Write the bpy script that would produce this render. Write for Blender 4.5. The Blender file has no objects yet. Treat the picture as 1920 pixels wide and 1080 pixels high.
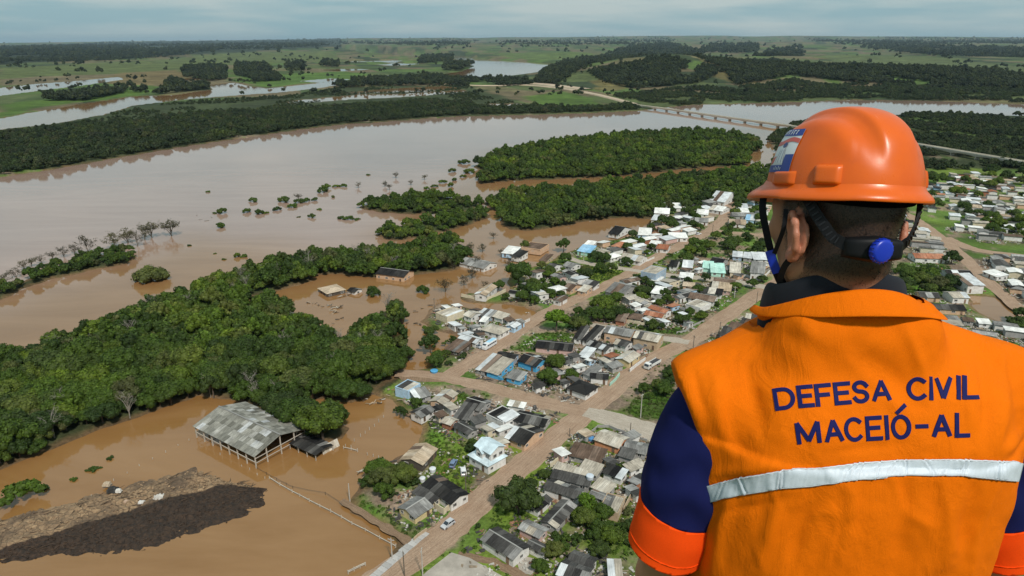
import bpy, bmesh, math, random
import numpy as np
from mathutils import Vector, Matrix, Euler
from mathutils.bvhtree import BVHTree

# ------------------------------------------------------------------ camera, sky, sun, exposure
SC = bpy.context.scene
COL = SC.collection
CAM_H, FPX, HOR = 120.0, 1300.0, 82.0            # metres above the flood, focal length and horizon row for a 1920x1080 frame
PITCH = math.atan((540.0 - HOR) / FPX)
CP, SP = math.cos(PITCH), math.sin(PITCH)
cam_data = bpy.data.cameras.new('camera')
cam_data.sensor_width = 36.0
cam_data.lens = 36.0 * FPX / 1920.0
cam_data.clip_start = 0.05
cam_data.clip_end = 120000.0
cam = bpy.data.objects.new('camera', cam_data)
COL.objects.link(cam)
cam.location = (0, 0, CAM_H)
cam.rotation_euler = (math.pi / 2 - PITCH, 0, 0)
SC.camera = cam
SC.render.resolution_x, SC.render.resolution_y = 1024, 576

SUN_EL, SUN_AZ = math.radians(50), math.radians(158)     # azimuth clockwise from +Y (the way the camera looks)
world = bpy.data.worlds.new('World')
SC.world = world
world.use_nodes = True
wt = world.node_tree
wt.nodes.clear()
def wn(t): return wt.nodes.new(t)
w_out, w_bg, w_sky = wn('ShaderNodeOutputWorld'), wn('ShaderNodeBackground'), wn('ShaderNodeTexSky')
w_sky.sky_type = 'NISHITA'
w_sky.sun_disc = False
w_sky.sun_elevation = SUN_EL
w_sky.sun_rotation = SUN_AZ
w_sky.altitude = 100
w_sky.air_density, w_sky.dust_density, w_sky.ozone_density = 1.0, 1.5, 2.0
w_tc, w_map = wn('ShaderNodeTexCoord'), wn('ShaderNodeMapping')
w_map.inputs['Scale'].default_value = (1.0, 1.0, 11.0)
w_n1 = wn('ShaderNodeTexNoise')
w_n1.inputs['Scale'].default_value = 4.4
w_n1.inputs['Detail'].default_value = 9
w_n1.inputs['Roughness'].default_value = 0.55
w_r = wn('ShaderNodeValToRGB')
w_r.color_ramp.elements[0].position = 0.40
w_r.color_ramp.elements[1].position = 0.66
w_r.color_ramp.elements[0].color = (3.9, 6.1, 6.7, 1)
w_r.color_ramp.elements[1].color = (6.7, 7.8, 7.7, 1)
w_mix = wn('ShaderNodeMix')
w_mix.data_type = 'RGBA'
w_mix.inputs['Factor'].default_value = 0.90
wt.links.new(w_tc.outputs['Generated'], w_map.inputs['Vector'])
wt.links.new(w_map.outputs['Vector'], w_n1.inputs['Vector'])
wt.links.new(w_n1.outputs['Fac'], w_r.inputs['Fac'])
wt.links.new(w_sky.outputs['Color'], w_mix.inputs['A'])
wt.links.new(w_r.outputs['Color'], w_mix.inputs['B'])
wt.links.new(w_mix.outputs['Result'], w_bg.inputs['Color'])
w_bg.inputs['Strength'].default_value = 0.078
wt.links.new(w_bg.outputs['Background'], w_out.inputs['Surface'])

sun_data = bpy.data.lights.new('sun', 'SUN')
sun_data.energy = 3.5
sun_data.angle = math.radians(5.0)
sun_data.color = (1.0, 0.95, 0.87)
sun = bpy.data.objects.new('sun', sun_data)
COL.objects.link(sun)
_sd = Vector((math.sin(SUN_AZ) * math.cos(SUN_EL), math.cos(SUN_AZ) * math.cos(SUN_EL), math.sin(SUN_EL)))
sun.rotation_euler = (-_sd).to_track_quat('-Z', 'Y').to_euler()
sun.location = (60, -150, 300)

SC.view_settings.view_transform = 'Standard'
SC.view_settings.look = 'None'
SC.view_settings.exposure = 0.0
SC.view_settings.gamma = 1.0
SC.view_settings.use_curve_mapping = False
SC.render.engine = 'CYCLES'
SC.cycles.use_denoising = True
SC.cycles.max_bounces = 5
SC.cycles.diffuse_bounces = 2
SC.cycles.glossy_bounces = 2
SC.cycles.transmission_bounces = 3
SC.cycles.volume_bounces = 0
SC.cycles.caustics_reflective = False
SC.cycles.caustics_refractive = False

# ------------------------------------------------------------------ helpers
RNG = random.Random(11)
NR = np.random.default_rng(5)
LAND_Z = 0.9

def P(px, py, z=0.0):
    """photo pixel -> world point on the plane at height z"""
    u, v = (px - 960.0) / FPX, (540.0 - py) / FPX
    dy, dz = CP + v * SP, -SP + v * CP
    t = (z - CAM_H) / dz
    return Vector((u * t, dy * t, z))

def proj(x, y, z):
    """world -> photo pixel, numpy friendly"""
    zz = z - CAM_H
    f = y * CP - zz * SP
    upc = y * SP + zz * CP
    return 960 + FPX * x / f, 540 - FPX * upc / f

def polyP(pts, z=0.0):
    return np.array([P(a, b, z)[:2] for a, b in pts])

def inside(poly, x, y):
    r = np.zeros(x.shape, bool)
    n = len(poly)
    for i in range(n):
        x1, y1 = poly[i]; x2, y2 = poly[(i + 1) % n]
        c = (y1 > y) != (y2 > y)
        if y1 == y2: continue
        r ^= c & (x < (x2 - x1) * (y - y1) / (y2 - y1) + x1)
    return r

def sdist(poly, x, y):
    """signed distance, positive inside"""
    d = np.full(x.shape, 1e18)
    n = len(poly)
    for i in range(n):
        x1, y1 = poly[i]; x2, y2 = poly[(i + 1) % n]
        ex, ey = x2 - x1, y2 - y1
        t = np.clip(((x - x1) * ex + (y - y1) * ey) / (ex * ex + ey * ey + 1e-9), 0, 1)
        d = np.minimum(d, (x - x1 - t * ex) ** 2 + (y - y1 - t * ey) ** 2)
    d = np.sqrt(d)
    return np.where(inside(poly, x, y), d, -d)

def _hash(ix, iy, s):
    h = (ix.astype(np.int64) * 374761393 + iy.astype(np.int64) * 668265263 + s * 974711) & 0x7fffffff
    h = ((h ^ (h >> 13)) * 1274126177) & 0x7fffffff
    return ((h ^ (h >> 16)) & 0xffff) / 65535.0

def vnoise(x, y, s=0):
    ix, iy = np.floor(x), np.floor(y)
    fx, fy = x - ix, y - iy
    fx = fx * fx * (3 - 2 * fx); fy = fy * fy * (3 - 2 * fy)
    a, b = _hash(ix, iy, s), _hash(ix + 1, iy, s)
    c, d = _hash(ix, iy + 1, s), _hash(ix + 1, iy + 1, s)
    return (a * (1 - fx) + b * fx) * (1 - fy) + (c * (1 - fx) + d * fx) * fy

def fbm(x, y, s=0, o=4):
    r, a, t = 0, 1.0, 0
    for k in range(o):
        r = r + a * vnoise(x * 2 ** k, y * 2 ** k, s + k * 17); t += a; a *= 0.5
    return r / t

def sstep(a, b, x):
    t = np.clip((x - a) / (b - a), 0, 1)
    return t * t * (3 - 2 * t)

# ---- objects
def mesh(name, V, F, mat=None, smooth=False):
    me = bpy.data.meshes.new(name)
    V = np.asarray(V, dtype=np.float32).reshape(-1, 3)
    if isinstance(F, np.ndarray):
        n, k = F.shape
        me.vertices.add(len(V)); me.vertices.foreach_set('co', V.ravel())
        me.loops.add(n * k); me.loops.foreach_set('vertex_index', F.astype(np.int32).ravel())
        me.polygons.add(n); me.polygons.foreach_set('loop_start', np.arange(0, n * k, k, dtype=np.int32))
        me.update(calc_edges=True)
    else:
        me.from_pydata([tuple(map(float, v)) for v in V], [], F); me.update()
    if smooth: me.polygons.foreach_set('use_smooth', [True] * len(me.polygons))
    if mat:
        for m in (mat if isinstance(mat, (list, tuple)) else [mat]): me.materials.append(m)
    return me

def obj(name, data, parent=None, loc=None, rot=None, scale=None):
    o = bpy.data.objects.new(name, data)
    COL.objects.link(o)
    if parent is not None: o.parent = parent
    if loc is not None: o.location = loc
    if rot is not None: o.rotation_euler = rot
    if scale is not None: o.scale = scale
    return o

def tag(o, label=None, cat=None, group=None, kind=None):
    if label: o['label'] = label
    if cat: o['category'] = cat
    if group: o['group'] = group
    if kind: o['kind'] = kind
    return o

def thing(name, label, cat, loc=(0, 0, 0), rz=0.0, group=None):
    return tag(obj(name, None, loc=loc, rot=(0, 0, rz)), label, cat, group)

class MB:
    """collects simple solids into one mesh"""
    def __init__(s): s.V, s.F = [], []
    def add(s, V, F):
        k = len(s.V); s.V += [tuple(v) for v in V]; s.F += [tuple(i + k for i in f) for f in F]
        return s
    def box(s, c, d, M=None):
        x, y, z = d[0] / 2, d[1] / 2, d[2] / 2
        V = [Vector((a * x, b * y, e * z)) for a in (-1, 1) for b in (-1, 1) for e in (-1, 1)]
        if M is not None: V = [M @ v for v in V]
        V = [v + Vector(c) for v in V]
        return s.add(V, [(0, 1, 3, 2), (4, 6, 7, 5), (0, 4, 5, 1), (2, 3, 7, 6), (0, 2, 6, 4), (1, 5, 7, 3)])
    def tube(s, pts, rad, n=6, cap=True):
        pts = [Vector(p) for p in pts]
        if not isinstance(rad, (list, tuple)): rad = [rad] * len(pts)
        k = len(s.V)
        for i, p in enumerate(pts):
            t = (pts[min(i + 1, len(pts) - 1)] - pts[max(i - 1, 0)]).normalized()
            a = t.orthogonal().normalized(); b = t.cross(a)
            for j in range(n):
                g = 2 * math.pi * j / n
                s.V.append(tuple(p + (a * math.cos(g) + b * math.sin(g)) * rad[i]))
        for i in range(len(pts) - 1):
            for j in range(n):
                s.F.append((k + i * n + j, k + i * n + (j + 1) % n, k + (i + 1) * n + (j + 1) % n, k + (i + 1) * n + j))
        if cap:
            s.F.append(tuple(k + j for j in range(n))[::-1]); s.F.append(tuple(k + (len(pts) - 1) * n + j for j in range(n)))
        return s
    def build(s, name, mat, parent=None, smooth=False, **kw):
        return obj(name, mesh(name, s.V, s.F, mat, smooth), parent, **kw)

# ------------------------------------------------------------------ materials
def new_mat(name):
    m = bpy.data.materials.new(name); m.use_nodes = True
    nt = m.node_tree
    return m, nt, nt.nodes['Principled BSDF']

def nd(nt, t, **kw):
    n = nt.nodes.new(t)
    for k, v in kw.items(): setattr(n, k, v)
    return n

def mixc(nt, fac, a, b, mode='MIX'):
    n = nt.nodes.new('ShaderNodeMix'); n.data_type = 'RGBA'; n.blend_type = mode
    for s, v in (('Factor', fac), ('A', a), ('B', b)):
        if hasattr(v, 'is_output'): nt.links.new(v, n.inputs[s])
        else: n.inputs[s].default_value = v if s == 'Factor' else (*v[:3], 1)
    return n.outputs['Result']

def ramp(nt, src, stops):
    n = nt.nodes.new('ShaderNodeValToRGB')
    e = n.color_ramp.elements
    while len(e) < len(stops): e.new(0.5)
    for i, (p, c) in enumerate(stops):
        e[i].position = p; e[i].color = (*((c,) * 3 if isinstance(c, (int, float)) else c[:3]), 1)
    nt.links.new(src, n.inputs['Fac'])
    return n.outputs['Color']

def noise(nt, scale, detail=5, rough=0.6, coord='Object', dist=0.0, vec=None):
    n = nt.nodes.new('ShaderNodeTexNoise')
    n.inputs['Scale'].default_value = scale; n.inputs['Detail'].default_value = detail
    n.inputs['Roughness'].default_value = rough; n.inputs['Distortion'].default_value = dist
    if vec is None:
        tc = nt.nodes.new('ShaderNodeTexCoord'); vec = tc.outputs[coord]
    nt.links.new(vec, n.inputs['Vector'])
    return n.outputs['Fac']

def bump(nt, bs, h, strength=0.3, dist=0.1):
    b = nt.nodes.new('ShaderNodeBump')
    b.inputs['Strength'].default_value = strength; b.inputs['Distance'].default_value = dist
    nt.links.new(h, b.inputs['Height']); nt.links.new(b.outputs['Normal'], bs.inputs['Normal'])

def simple(name, col, rough=0.6, var=0.25, scale=2.0, bmp=0.0, metal=0.0, spec=0.3, objvar=0.0):
    """painted / plastered / metal surface: colour with blotches of grime and an optional per-object tint"""
    m, nt, bs = new_mat(name)
    n = noise(nt, scale)
    c = mixc(nt, ramp(nt, n, [(0.35, 0.0), (0.7, 1.0)]), [v * (1 - var) for v in col], [min(1, v * (1 + var * 0.5)) for v in col])
    if objvar:
        oi = nt.nodes.new('ShaderNodeObjectInfo')
        c = mixc(nt, 1.0, c, ramp(nt, oi.outputs['Random'], [(0.0, 1 - objvar), (1.0, 1.0 + objvar)]), 'MULTIPLY')
    nt.links.new(c, bs.inputs['Base Color'])
    bs.inputs['Roughness'].default_value = rough; bs.inputs['Metallic'].default_value = metal
    bs.inputs['Specular IOR Level'].default_value = spec
    if bmp: bump(nt, bs, n, bmp, 0.05)
    return m

MATS = {}
def M(key, *a, **k):
    if key not in MATS: MATS[key] = simple(key, *a, **k)
    return MATS[key]
# ------------------------------------------------------------------ land and water map (photo pixels at ground level -> metres)
LAND = {
 'far_bank': [(-500,365),(-150,350),(0,333),(100,318),(200,300),(330,278),(430,263),(560,244),(640,234),(720,229),(800,223),(880,218),(1000,216),(1100,213),(1200,208),(1235,203),(1300,197),(1380,195),(1500,191),(1600,188),(1700,189),(1800,191),(1920,196),(2200,206),(2600,215),(2600,83.2),(-600,83.2)],
 'river_island': [(885,312),(935,292),(990,279),(1060,268),(1140,259),(1230,252),(1320,250),(1380,256),(1420,268),(1428,285),(1400,312),(1340,313),(1280,318),(1200,327),(1130,333),(1040,336),(960,339),(905,345),(893,336),(925,319),(900,318)],
 'channel_wood': [(905,380),(960,366),(1040,357),(1130,350),(1230,342),(1330,331),(1420,318),(1440,345),(1400,380),(1300,385),(1245,398),(1222,412),(1170,408),(1100,415),(1050,426),(985,433),(958,430),(935,416),(945,398),(920,392)],
 'spit': [(-120,600),(-40,585),(0,562),(50,540),(100,522),(180,506),(245,494),(252,480),(240,472),(180,480),(100,500),(40,530),(-40,560),(-120,575)],
 'islet_1': [(668,388),(720,378),(800,366),(850,371),(905,383),(895,396),(850,402),(780,402),(700,397)],
 'islet_2': [(700,442),(750,424),(830,410),(900,398),(925,405),(860,428),(800,444),(740,452)],
 'islet_3': [(760,470),(800,452),(850,448),(868,462),(880,485),(850,500),(800,490)],
 'near_wood': [(-250,760),(-100,722),(0,690),(100,655),(200,620),(320,572),(430,533),(500,508),(560,493),(640,481),(760,480),(870,480),(880,492),(850,507),(760,517),(700,522),(640,514),(592,516),(588,527),(540,540),(480,557),(450,564),(455,572),(500,577),(530,583),(560,602),(600,625),(616,652),(632,660),(650,640),(690,612),(745,583),(757,606),(722,622),(768,650),(775,668),(755,692),(735,712),(700,738),(660,757),(610,747),(580,752),(568,765),(600,778),(640,792),(655,803),(640,822),(600,828),(560,802),(540,792),(530,772),(470,762),(430,752),(370,744),(330,757),(260,782),(180,807),(100,842),(0,882),(-100,910),(-250,955)],
 'town': [(1300,378),(1247,396),(1244,425),(1205,438),(1140,452),(1090,464),(1052,478),(1040,486),(1015,492),(985,505),(955,512),(952,545),(920,554),(880,550),(862,557),(872,564),(905,570),(942,570),(985,577),(1002,584),(1018,600),(1000,608),(975,603),(945,596),(895,582),(850,571),(820,569),(806,580),(790,603),(812,618),(842,626),(872,634),(852,650),(836,664),(800,690),(768,694),(742,706),(712,722),(690,735),(735,750),(750,772),(782,792),(792,800),(786,832),(772,848),(742,858),(704,882),(682,892),(668,920),(655,937),(655,962),(705,985),(748,1018),(728,1046),(706,1078),(660,1150),(500,1400),(2900,1400),(2900,225),(2300,228),(1920,217),(1800,216),(1700,216),(1560,226),(1480,236),(1440,262),(1452,285),(1440,320),(1425,350),(1390,370)],
 'shed_bank': [(520,755),(560,775),(600,790),(648,805),(640,820),(600,826),(560,806),(535,795)],
}
PONDS = [
 [(-200,268),(-100,256),(0,243),(100,232),(190,216),(250,198),(340,187),(440,179),(530,173),(600,165),(655,155),(630,152),(560,160),(500,166),(470,162),(440,155),(390,160),(400,168),(330,178),(250,181),(150,196),(60,211),(0,223),(-100,234),(-200,240)],
 [(-80,188),(0,180),(80,169),(150,161),(232,149),(225,144),(140,152),(60,158),(0,165),(-80,170)],
 [(822,140),(865,134),(890,124),(862,115),(850,107),(920,112),(1000,117),(1045,119),(1020,131),(990,141),(900,146),(850,145)],
 [(605,93),(700,97.5),(800,102),(880,105),(880,109.5),(780,108),(690,103),(615,97)],
 [(535,194),(560,188),(620,183),(680,177),(760,176),(868,169),(875,173),(800,179),(720,184),(650,187),(600,191)],
 [(640,176),(690,170),(760,165),(830,162),(862,166),(800,172),(700,175)],
 [(905,196),(960,194),(1003,197),(940,203)],
 [(240,121),(290,117),(296,119),(262,122)],
 [(640,114),(760,112),(740,118),(660,118)],
 [(690,121),(770,117),(815,119),(740,124)], [(590,131),(650,128),(700,130),(640,134)], [(690,143),(750,140),(800,143),(740,147)], [(400,176),(450,171),(470,173),(430,178)], [(1010,110),(1080,108),(1110,110),(1050,113)], [(560,152),(620,147),(660,149),(600,155)], [(300,149),(360,146),(390,148),(330,152)],
 [(1398,305),(1408,288),(1440,278),(1470,290),(1450,312),(1420,318)],
 [(1818,556),(1850,556),(1900,566),(1914,592),(1880,604),(1835,584)],
 [(1240,436),(1225,418),(1170,424),(1180,440),(1215,450)],
]
CH = {k: polyP(v) for k, v in LAND.items()}
PW = [polyP(v) for v in PONDS]

def land_sd(x, y):
    d = np.full(x.shape, -1e9)
    for q in CH.values():
        d = np.maximum(d, sdist(q, x, y))
    for q in PW:
        b0, b1 = q.min(0) - 30, q.max(0) + 30
        m = (x > b0[0]) & (x < b1[0]) & (y > b0[1]) & (y < b1[1])
        if m.any():
            d[m] = np.minimum(d[m], -sdist(q, x[m], y[m]))
    return d

HILLS = [  # pixel of foot centre, height, half-width across, half-depth (m)
 (1200,142,44,330,300),(1290,140,26,420,360),(1110,150,22,200,200),(1420,150,16,420,420),(1560,152,13,500,420),(1700,150,12,520,420),(1880,150,12,560,420),
 (1330,122,26,900,800),(1560,118,24,900,700),(1800,116,20,1000,700),(1060,108,24,900,900),
]
_HC = [(*P(a, b)[:2], h, w, d) for a, b, h, w, d in HILLS]

def hill_z(x, y):
    r = np.hypot(x, y)
    h = np.zeros(x.shape)
    for cx, cy, hh, w, d in _HC:
        h += hh * np.exp(-((x - cx) / w) ** 2 - ((y - cy) / d) ** 2)
    h *= 0.75 + 0.5 * fbm(x / 220, y / 220, 3, 3)
    az = np.degrees(np.arctan2(x, y))
    swell = np.interp(az, [-60, -36, -25, -12, 0, 12, 22, 36, 60], [0.35, 0.35, 0.6, 0.95, 1.05, 1.15, 1.2, 0.85, 0.7])
    far = sstep(5200, 15000, r) * (90 + 55 * fbm(x / 2600 + 7, y / 1500, 9, 3)) * swell
    far += sstep(15000, 30000, r) * (150 + 110 * fbm(x / 5000, y / 5000, 21, 3)) * swell
    mid = sstep(2300, 5000, r) * 12 * fbm(x / 500, y / 500, 33, 3)
    return h + far + mid

# grass plots inside the town (photo pixels)
GRASS = [
 [(800,806),(835,808),(890,838),(900,862),(888,905),(862,928),(830,905),(812,880),(800,850)],
 [(668,918),(760,985),(795,1000),(772,1020),(716,985),(664,958)],
 [(812,760),(862,735),(885,742),(842,780),(822,800),(800,795)],
 [(955,655),(1005,625),(1052,622),(1078,628),(1060,650),(1010,662)],
 [(1100,505),(1120,497),(1178,505),(1168,522),(1120,535),(1098,525)],
 [(1168,770),(1200,745),(1242,708),(1262,700),(1262,790),(1200,786)],
 [(1230,662),(1258,638),(1275,645),(1240,667)],
 [(1180,603),(1225,612),(1282,622),(1280,628),(1220,624),(1176,612)],
 [(1046,795),(1066,780),(1076,786),(1060,804),(1040,808)],
 [(930,935),(975,960),(1010,975),(990,1000),(920,985)],
 [(1080,985),(1170,960),(1190,1040),(1110,1040)],
 [(1352,424),(1390,430),(1392,440),(1345,438)],
 [(1175,494),(1225,500),(1255,482),(1260,470),(1225,490)],
 [(1720,490),(1780,500),(1800,540),(1760,560),(1680,560),(1660,540)],
 [(1835,415),(1920,420),(1920,450),(1840,440)],
 [(890,610),(935,590),(948,600),(905,640),(880,660)],
 [(870,915),(900,925),(840,975),(800,1000),(790,990)],
 [(655,955),(720,990),(760,1008),(735,1030),(700,1010),(655,980)],
]
GP = [polyP(g, LAND_Z) for g in GRASS]
# far land cover: (polygon, colour)
FIELDS = [
 ([(0,130),(250,118),(420,104),(620,103),(640,112),(560,118),(420,125),(330,140),(230,145),(80,150),(0,160)], (0.13,0.16,0.05)),
 ([(150,148),(230,138),(330,134),(360,142),(300,160),(230,160)], (0.21,0.16,0.07)),
 ([(0,150),(70,145),(230,140),(150,152),(60,158),(0,162)], (0.20,0.16,0.09)),
 ([(0,200),(120,180),(260,160),(330,165),(250,180),(150,193),(50,208),(0,218)], (0.10,0.17,0.03)),
 ([(420,150),(520,140),(640,135),(700,140),(640,150),(560,158),(500,164)], (0.11,0.19,0.035)),
 ([(980,182),(1050,172),(1120,185),(1130,200),(1060,202),(1000,195)], (0.11,0.18,0.035)),
 ([(1110,158),(1170,152),(1190,158),(1160,172),(1125,172)], (0.19,0.16,0.06)),
 ([(1090,137),(1190,130),(1280,134),(1180,142),(1100,146)], (0.12,0.17,0.045)),
 ([(1315,145),(1370,148),(1430,160),(1400,165),(1330,155)], (0.18,0.15,0.06)),
 ([(1410,143),(1460,150),(1470,158),(1420,152)], (0.13,0.18,0.05)),
 ([(1500,126),(1600,136),(1660,142),(1650,147),(1560,138)], (0.12,0.17,0.045)),
 ([(1530,154),(1580,160),(1575,166),(1540,162)], (0.12,0.18,0.04)),
 ([(1660,150),(1760,158),(1920,168),(1920,174),(1760,166)], (0.12,0.16,0.045)),
 ([(1480,110),(1620,112),(1920,128),(1920,142),(1700,132),(1560,124)], (0.13,0.16,0.06)),
 ([(900,106),(1100,104),(1130,118),(1000,116)], (0.13,0.18,0.05)),
 ([(1750,228),(1920,238),(1920,262),(1780,254)], (0.085,0.125,0.03)),
]
FIELDS.append(([(-300,300),(0,258),(250,232),(540,205),(880,196),(1000,203),(960,190),(880,160),(640,164),(540,180),(330,192),(100,236),(0,248),(-300,275)], (0.062,0.080,0.032)))
FIELDS.append(([(-200,128),(0,124),(300,108),(640,98),(640,86),(0,92),(-200,98)], (0.045,0.060,0.032)))
FP = [(polyP(p, 0), c) for p, c in FIELDS]

def cover(x, y, sd):
    r = np.hypot(x, y)
    n1, n2 = fbm(x / 9, y / 9, 1), fbm(x / 60, y / 60, 2)
    n3 = fbm(x / 2.2, y / 2.2, 5, 3)
    C = np.zeros((len(x), 3))
    dirt = np.array([0.27, 0.195, 0.14])[None] * (0.75 + 0.6 * n3[:, None])
    dirt = dirt * (1 - 0.25 * n2[:, None]) + np.array([0.06, 0.055, 0.05])[None] * 0.25 * n2[:, None]
    grass = np.array([0.068, 0.135, 0.018])[None] * (0.65 + 0.75 * n1[:, None]) + np.array([0.05, 0.03, 0.0])[None] * sstep(0.5, 0.8, n2)[:, None]
    w = sstep(0.47, 0.60, n1 * 0.55 + n2 * 0.45 + 0.06 * (n3 - 0.5) + 0.085 * sstep(250, 340, r))[:, None] * 0.92
    for g in GP:
        b0, b1 = g.min(0) - 6, g.max(0) + 6
        m = (x > b0[0]) & (x < b1[0]) & (y > b0[1]) & (y < b1[1])
        if m.any():
            s = sstep(-1.5, 1.5, sdist(g, x[m], y[m]) + 3.0 * (n3[m] - 0.5))
            w[m, 0] = np.maximum(w[m, 0], s * (0.82 + 0.18 * sstep(0.3, 0.6, n3[m])))
    C[:] = dirt * (1 - w) + grass * w
    # wooded ground
    fl = np.array([0.045, 0.055, 0.022])[None] * (0.7 + 0.6 * n3[:, None])
    wood = np.zeros(len(x))
    for k in ('river_island', 'channel_wood', 'spit', 'islet_1', 'islet_2', 'islet_3', 'near_wood', 'shed_bank'):
        wood = np.maximum(wood, (sdist(CH[k], x, y) > -3))
    wood = np.maximum(wood, ((y > 700) & (r < 1600)) * sstep(0.25, 0.4, n2))
    C = C * (1 - wood[:, None]) + fl * wood[:, None]
    # far fields: a patchwork of strips
    rot = 0.35
    u, v = x * math.cos(rot) + y * math.sin(rot), -x * math.sin(rot) + y * math.cos(rot)
    wu, wv = u / 150 + 0.6 * fbm(x / 300, y / 300, 8), v / 270 + 0.6 * fbm(x / 300, y / 300, 12)
    k = _hash(np.floor(wu), np.floor(wv), 4)
    pal = np.array([[0.055, 0.080, 0.026], [0.080, 0.100, 0.036], [0.125, 0.112, 0.052], [0.036, 0.050, 0.022], [0.078, 0.122, 0.030], [0.13, 0.105, 0.058]])
    pf = pal[np.minimum((k * 6).astype(int), 5)] * (0.75 + 0.5 * n2[:, None])
    far = sstep(1100, 1500, r)[:, None]
    C = C * (1 - far) + pf * far
    for q, c in FP:
        b0, b1 = q.min(0) - 60, q.max(0) + 60
        m = (x > b0[0]) & (x < b1[0]) & (y > b0[1]) & (y < b1[1])
        if m.any():
            s = sstep(-12, 12, sdist(q, x[m], y[m]) + 60 * (fbm(x[m] / 70, y[m] / 70, 6) - 0.5))[:, None]
            C[m] = C[m] * (1 - s) + np.array(c)[None] * 0.66 * (0.6 + 0.8 * n2[m][:, None]) * s
    # wet mud along the water's edge
    e = sstep(4.5, 0.3, sd + 2.5 * (n3 - 0.5))[:, None] * (r < 2500)[:, None]
    C = C * (1 - 0.85 * e) + np.array([0.16, 0.095, 0.05])[None] * 0.85 * e
    return C

def build_ground():
    az = list(np.arange(-40, 40.001, 0.15))
    a, s = 40.0, 0.3
    while a < 180:
        s *= 1.12; a = min(180.0, a + s); az = [-a] + az + [a]
    az = np.radians(np.array(az))
    rows = [40, 60, 80, 95, 108, 118]
    py = 1130.0
    while True:
        q = P(960, py)[1]
        if q > 1000: break
        rows.append(q); py -= 3.0
    while rows[-1] < 70000: rows.append(rows[-1] * (1.013 if rows[-1] < 6000 else 1.05))
    rows = np.array(rows)
    A, R = np.meshgrid(az, rows)
    x, y = (R * np.sin(A)).ravel(), (R * np.cos(A)).ravel()
    sd = np.full(x.shape, 50.0)
    m = np.abs(A.ravel()) < math.radians(52)
    sd[m] = land_sd(x[m], y[m])
    rr = np.hypot(x, y)
    sdn = sd + (fbm(x / 7, y / 7, 40, 3) - 0.5) * np.clip(rr / 90, 2.0, 14.0)
    z = np.clip(sdn / 5.0, -1.6, 1.0) * LAND_Z
    z = np.where(sd > 7, LAND_Z, z)
    z += hill_z(x, y) * sstep(0, 60, sd)
    V = np.stack([x, y, z], 1)
    nr, na = A.shape
    i = np.arange(nr * na).reshape(nr, na)
    F = np.stack([i[:-1, :-1], i[:-1, 1:], i[1:, 1:], i[1:, :-1]], -1).reshape(-1, 4)[:, ::-1]
    me = mesh('ground', V, F, None, True)
    C = cover(x, y, sdn)
    at = me.color_attributes.new('cover', 'FLOAT_COLOR', 'POINT')
    at.data.foreach_set('color', np.concatenate([C, np.ones((len(C), 1))], 1).astype(np.float32).ravel())
    m, nt, bs = new_mat('ground_cover')
    ca = nd(nt, 'ShaderNodeVertexColor', layer_name='cover')
    n1 = noise(nt, 0.9, 8, 0.7)
    n2 = noise(nt, 0.05, 6, 0.65)
    c = mixc(nt, 1.0, ca.outputs['Color'], ramp(nt, n1, [(0.25, 0.45), (0.75, 1.55)]), 'MULTIPLY')
    c = mixc(nt, 1.0, c, ramp(nt, n2, [(0.3, 0.65), (0.7, 1.35)]), 'MULTIPLY')
    n5 = noise(nt, 0.009, 7, 0.72)
    c = mixc(nt, 1.0, c, ramp(nt, n5, [(0.3, 0.6), (0.7, 1.4)]), 'MULTIPLY')
    nt.links.new(c, bs.inputs['Base Color'])
    bs.inputs['Roughness'].default_value = 0.95; bs.inputs['Specular IOR Level'].default_value = 0.15
    bump(nt, bs, n1, 0.7, 0.35)
    me.materials.append(m)
    tag(obj('ground', me), kind='structure')

build_ground()

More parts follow.
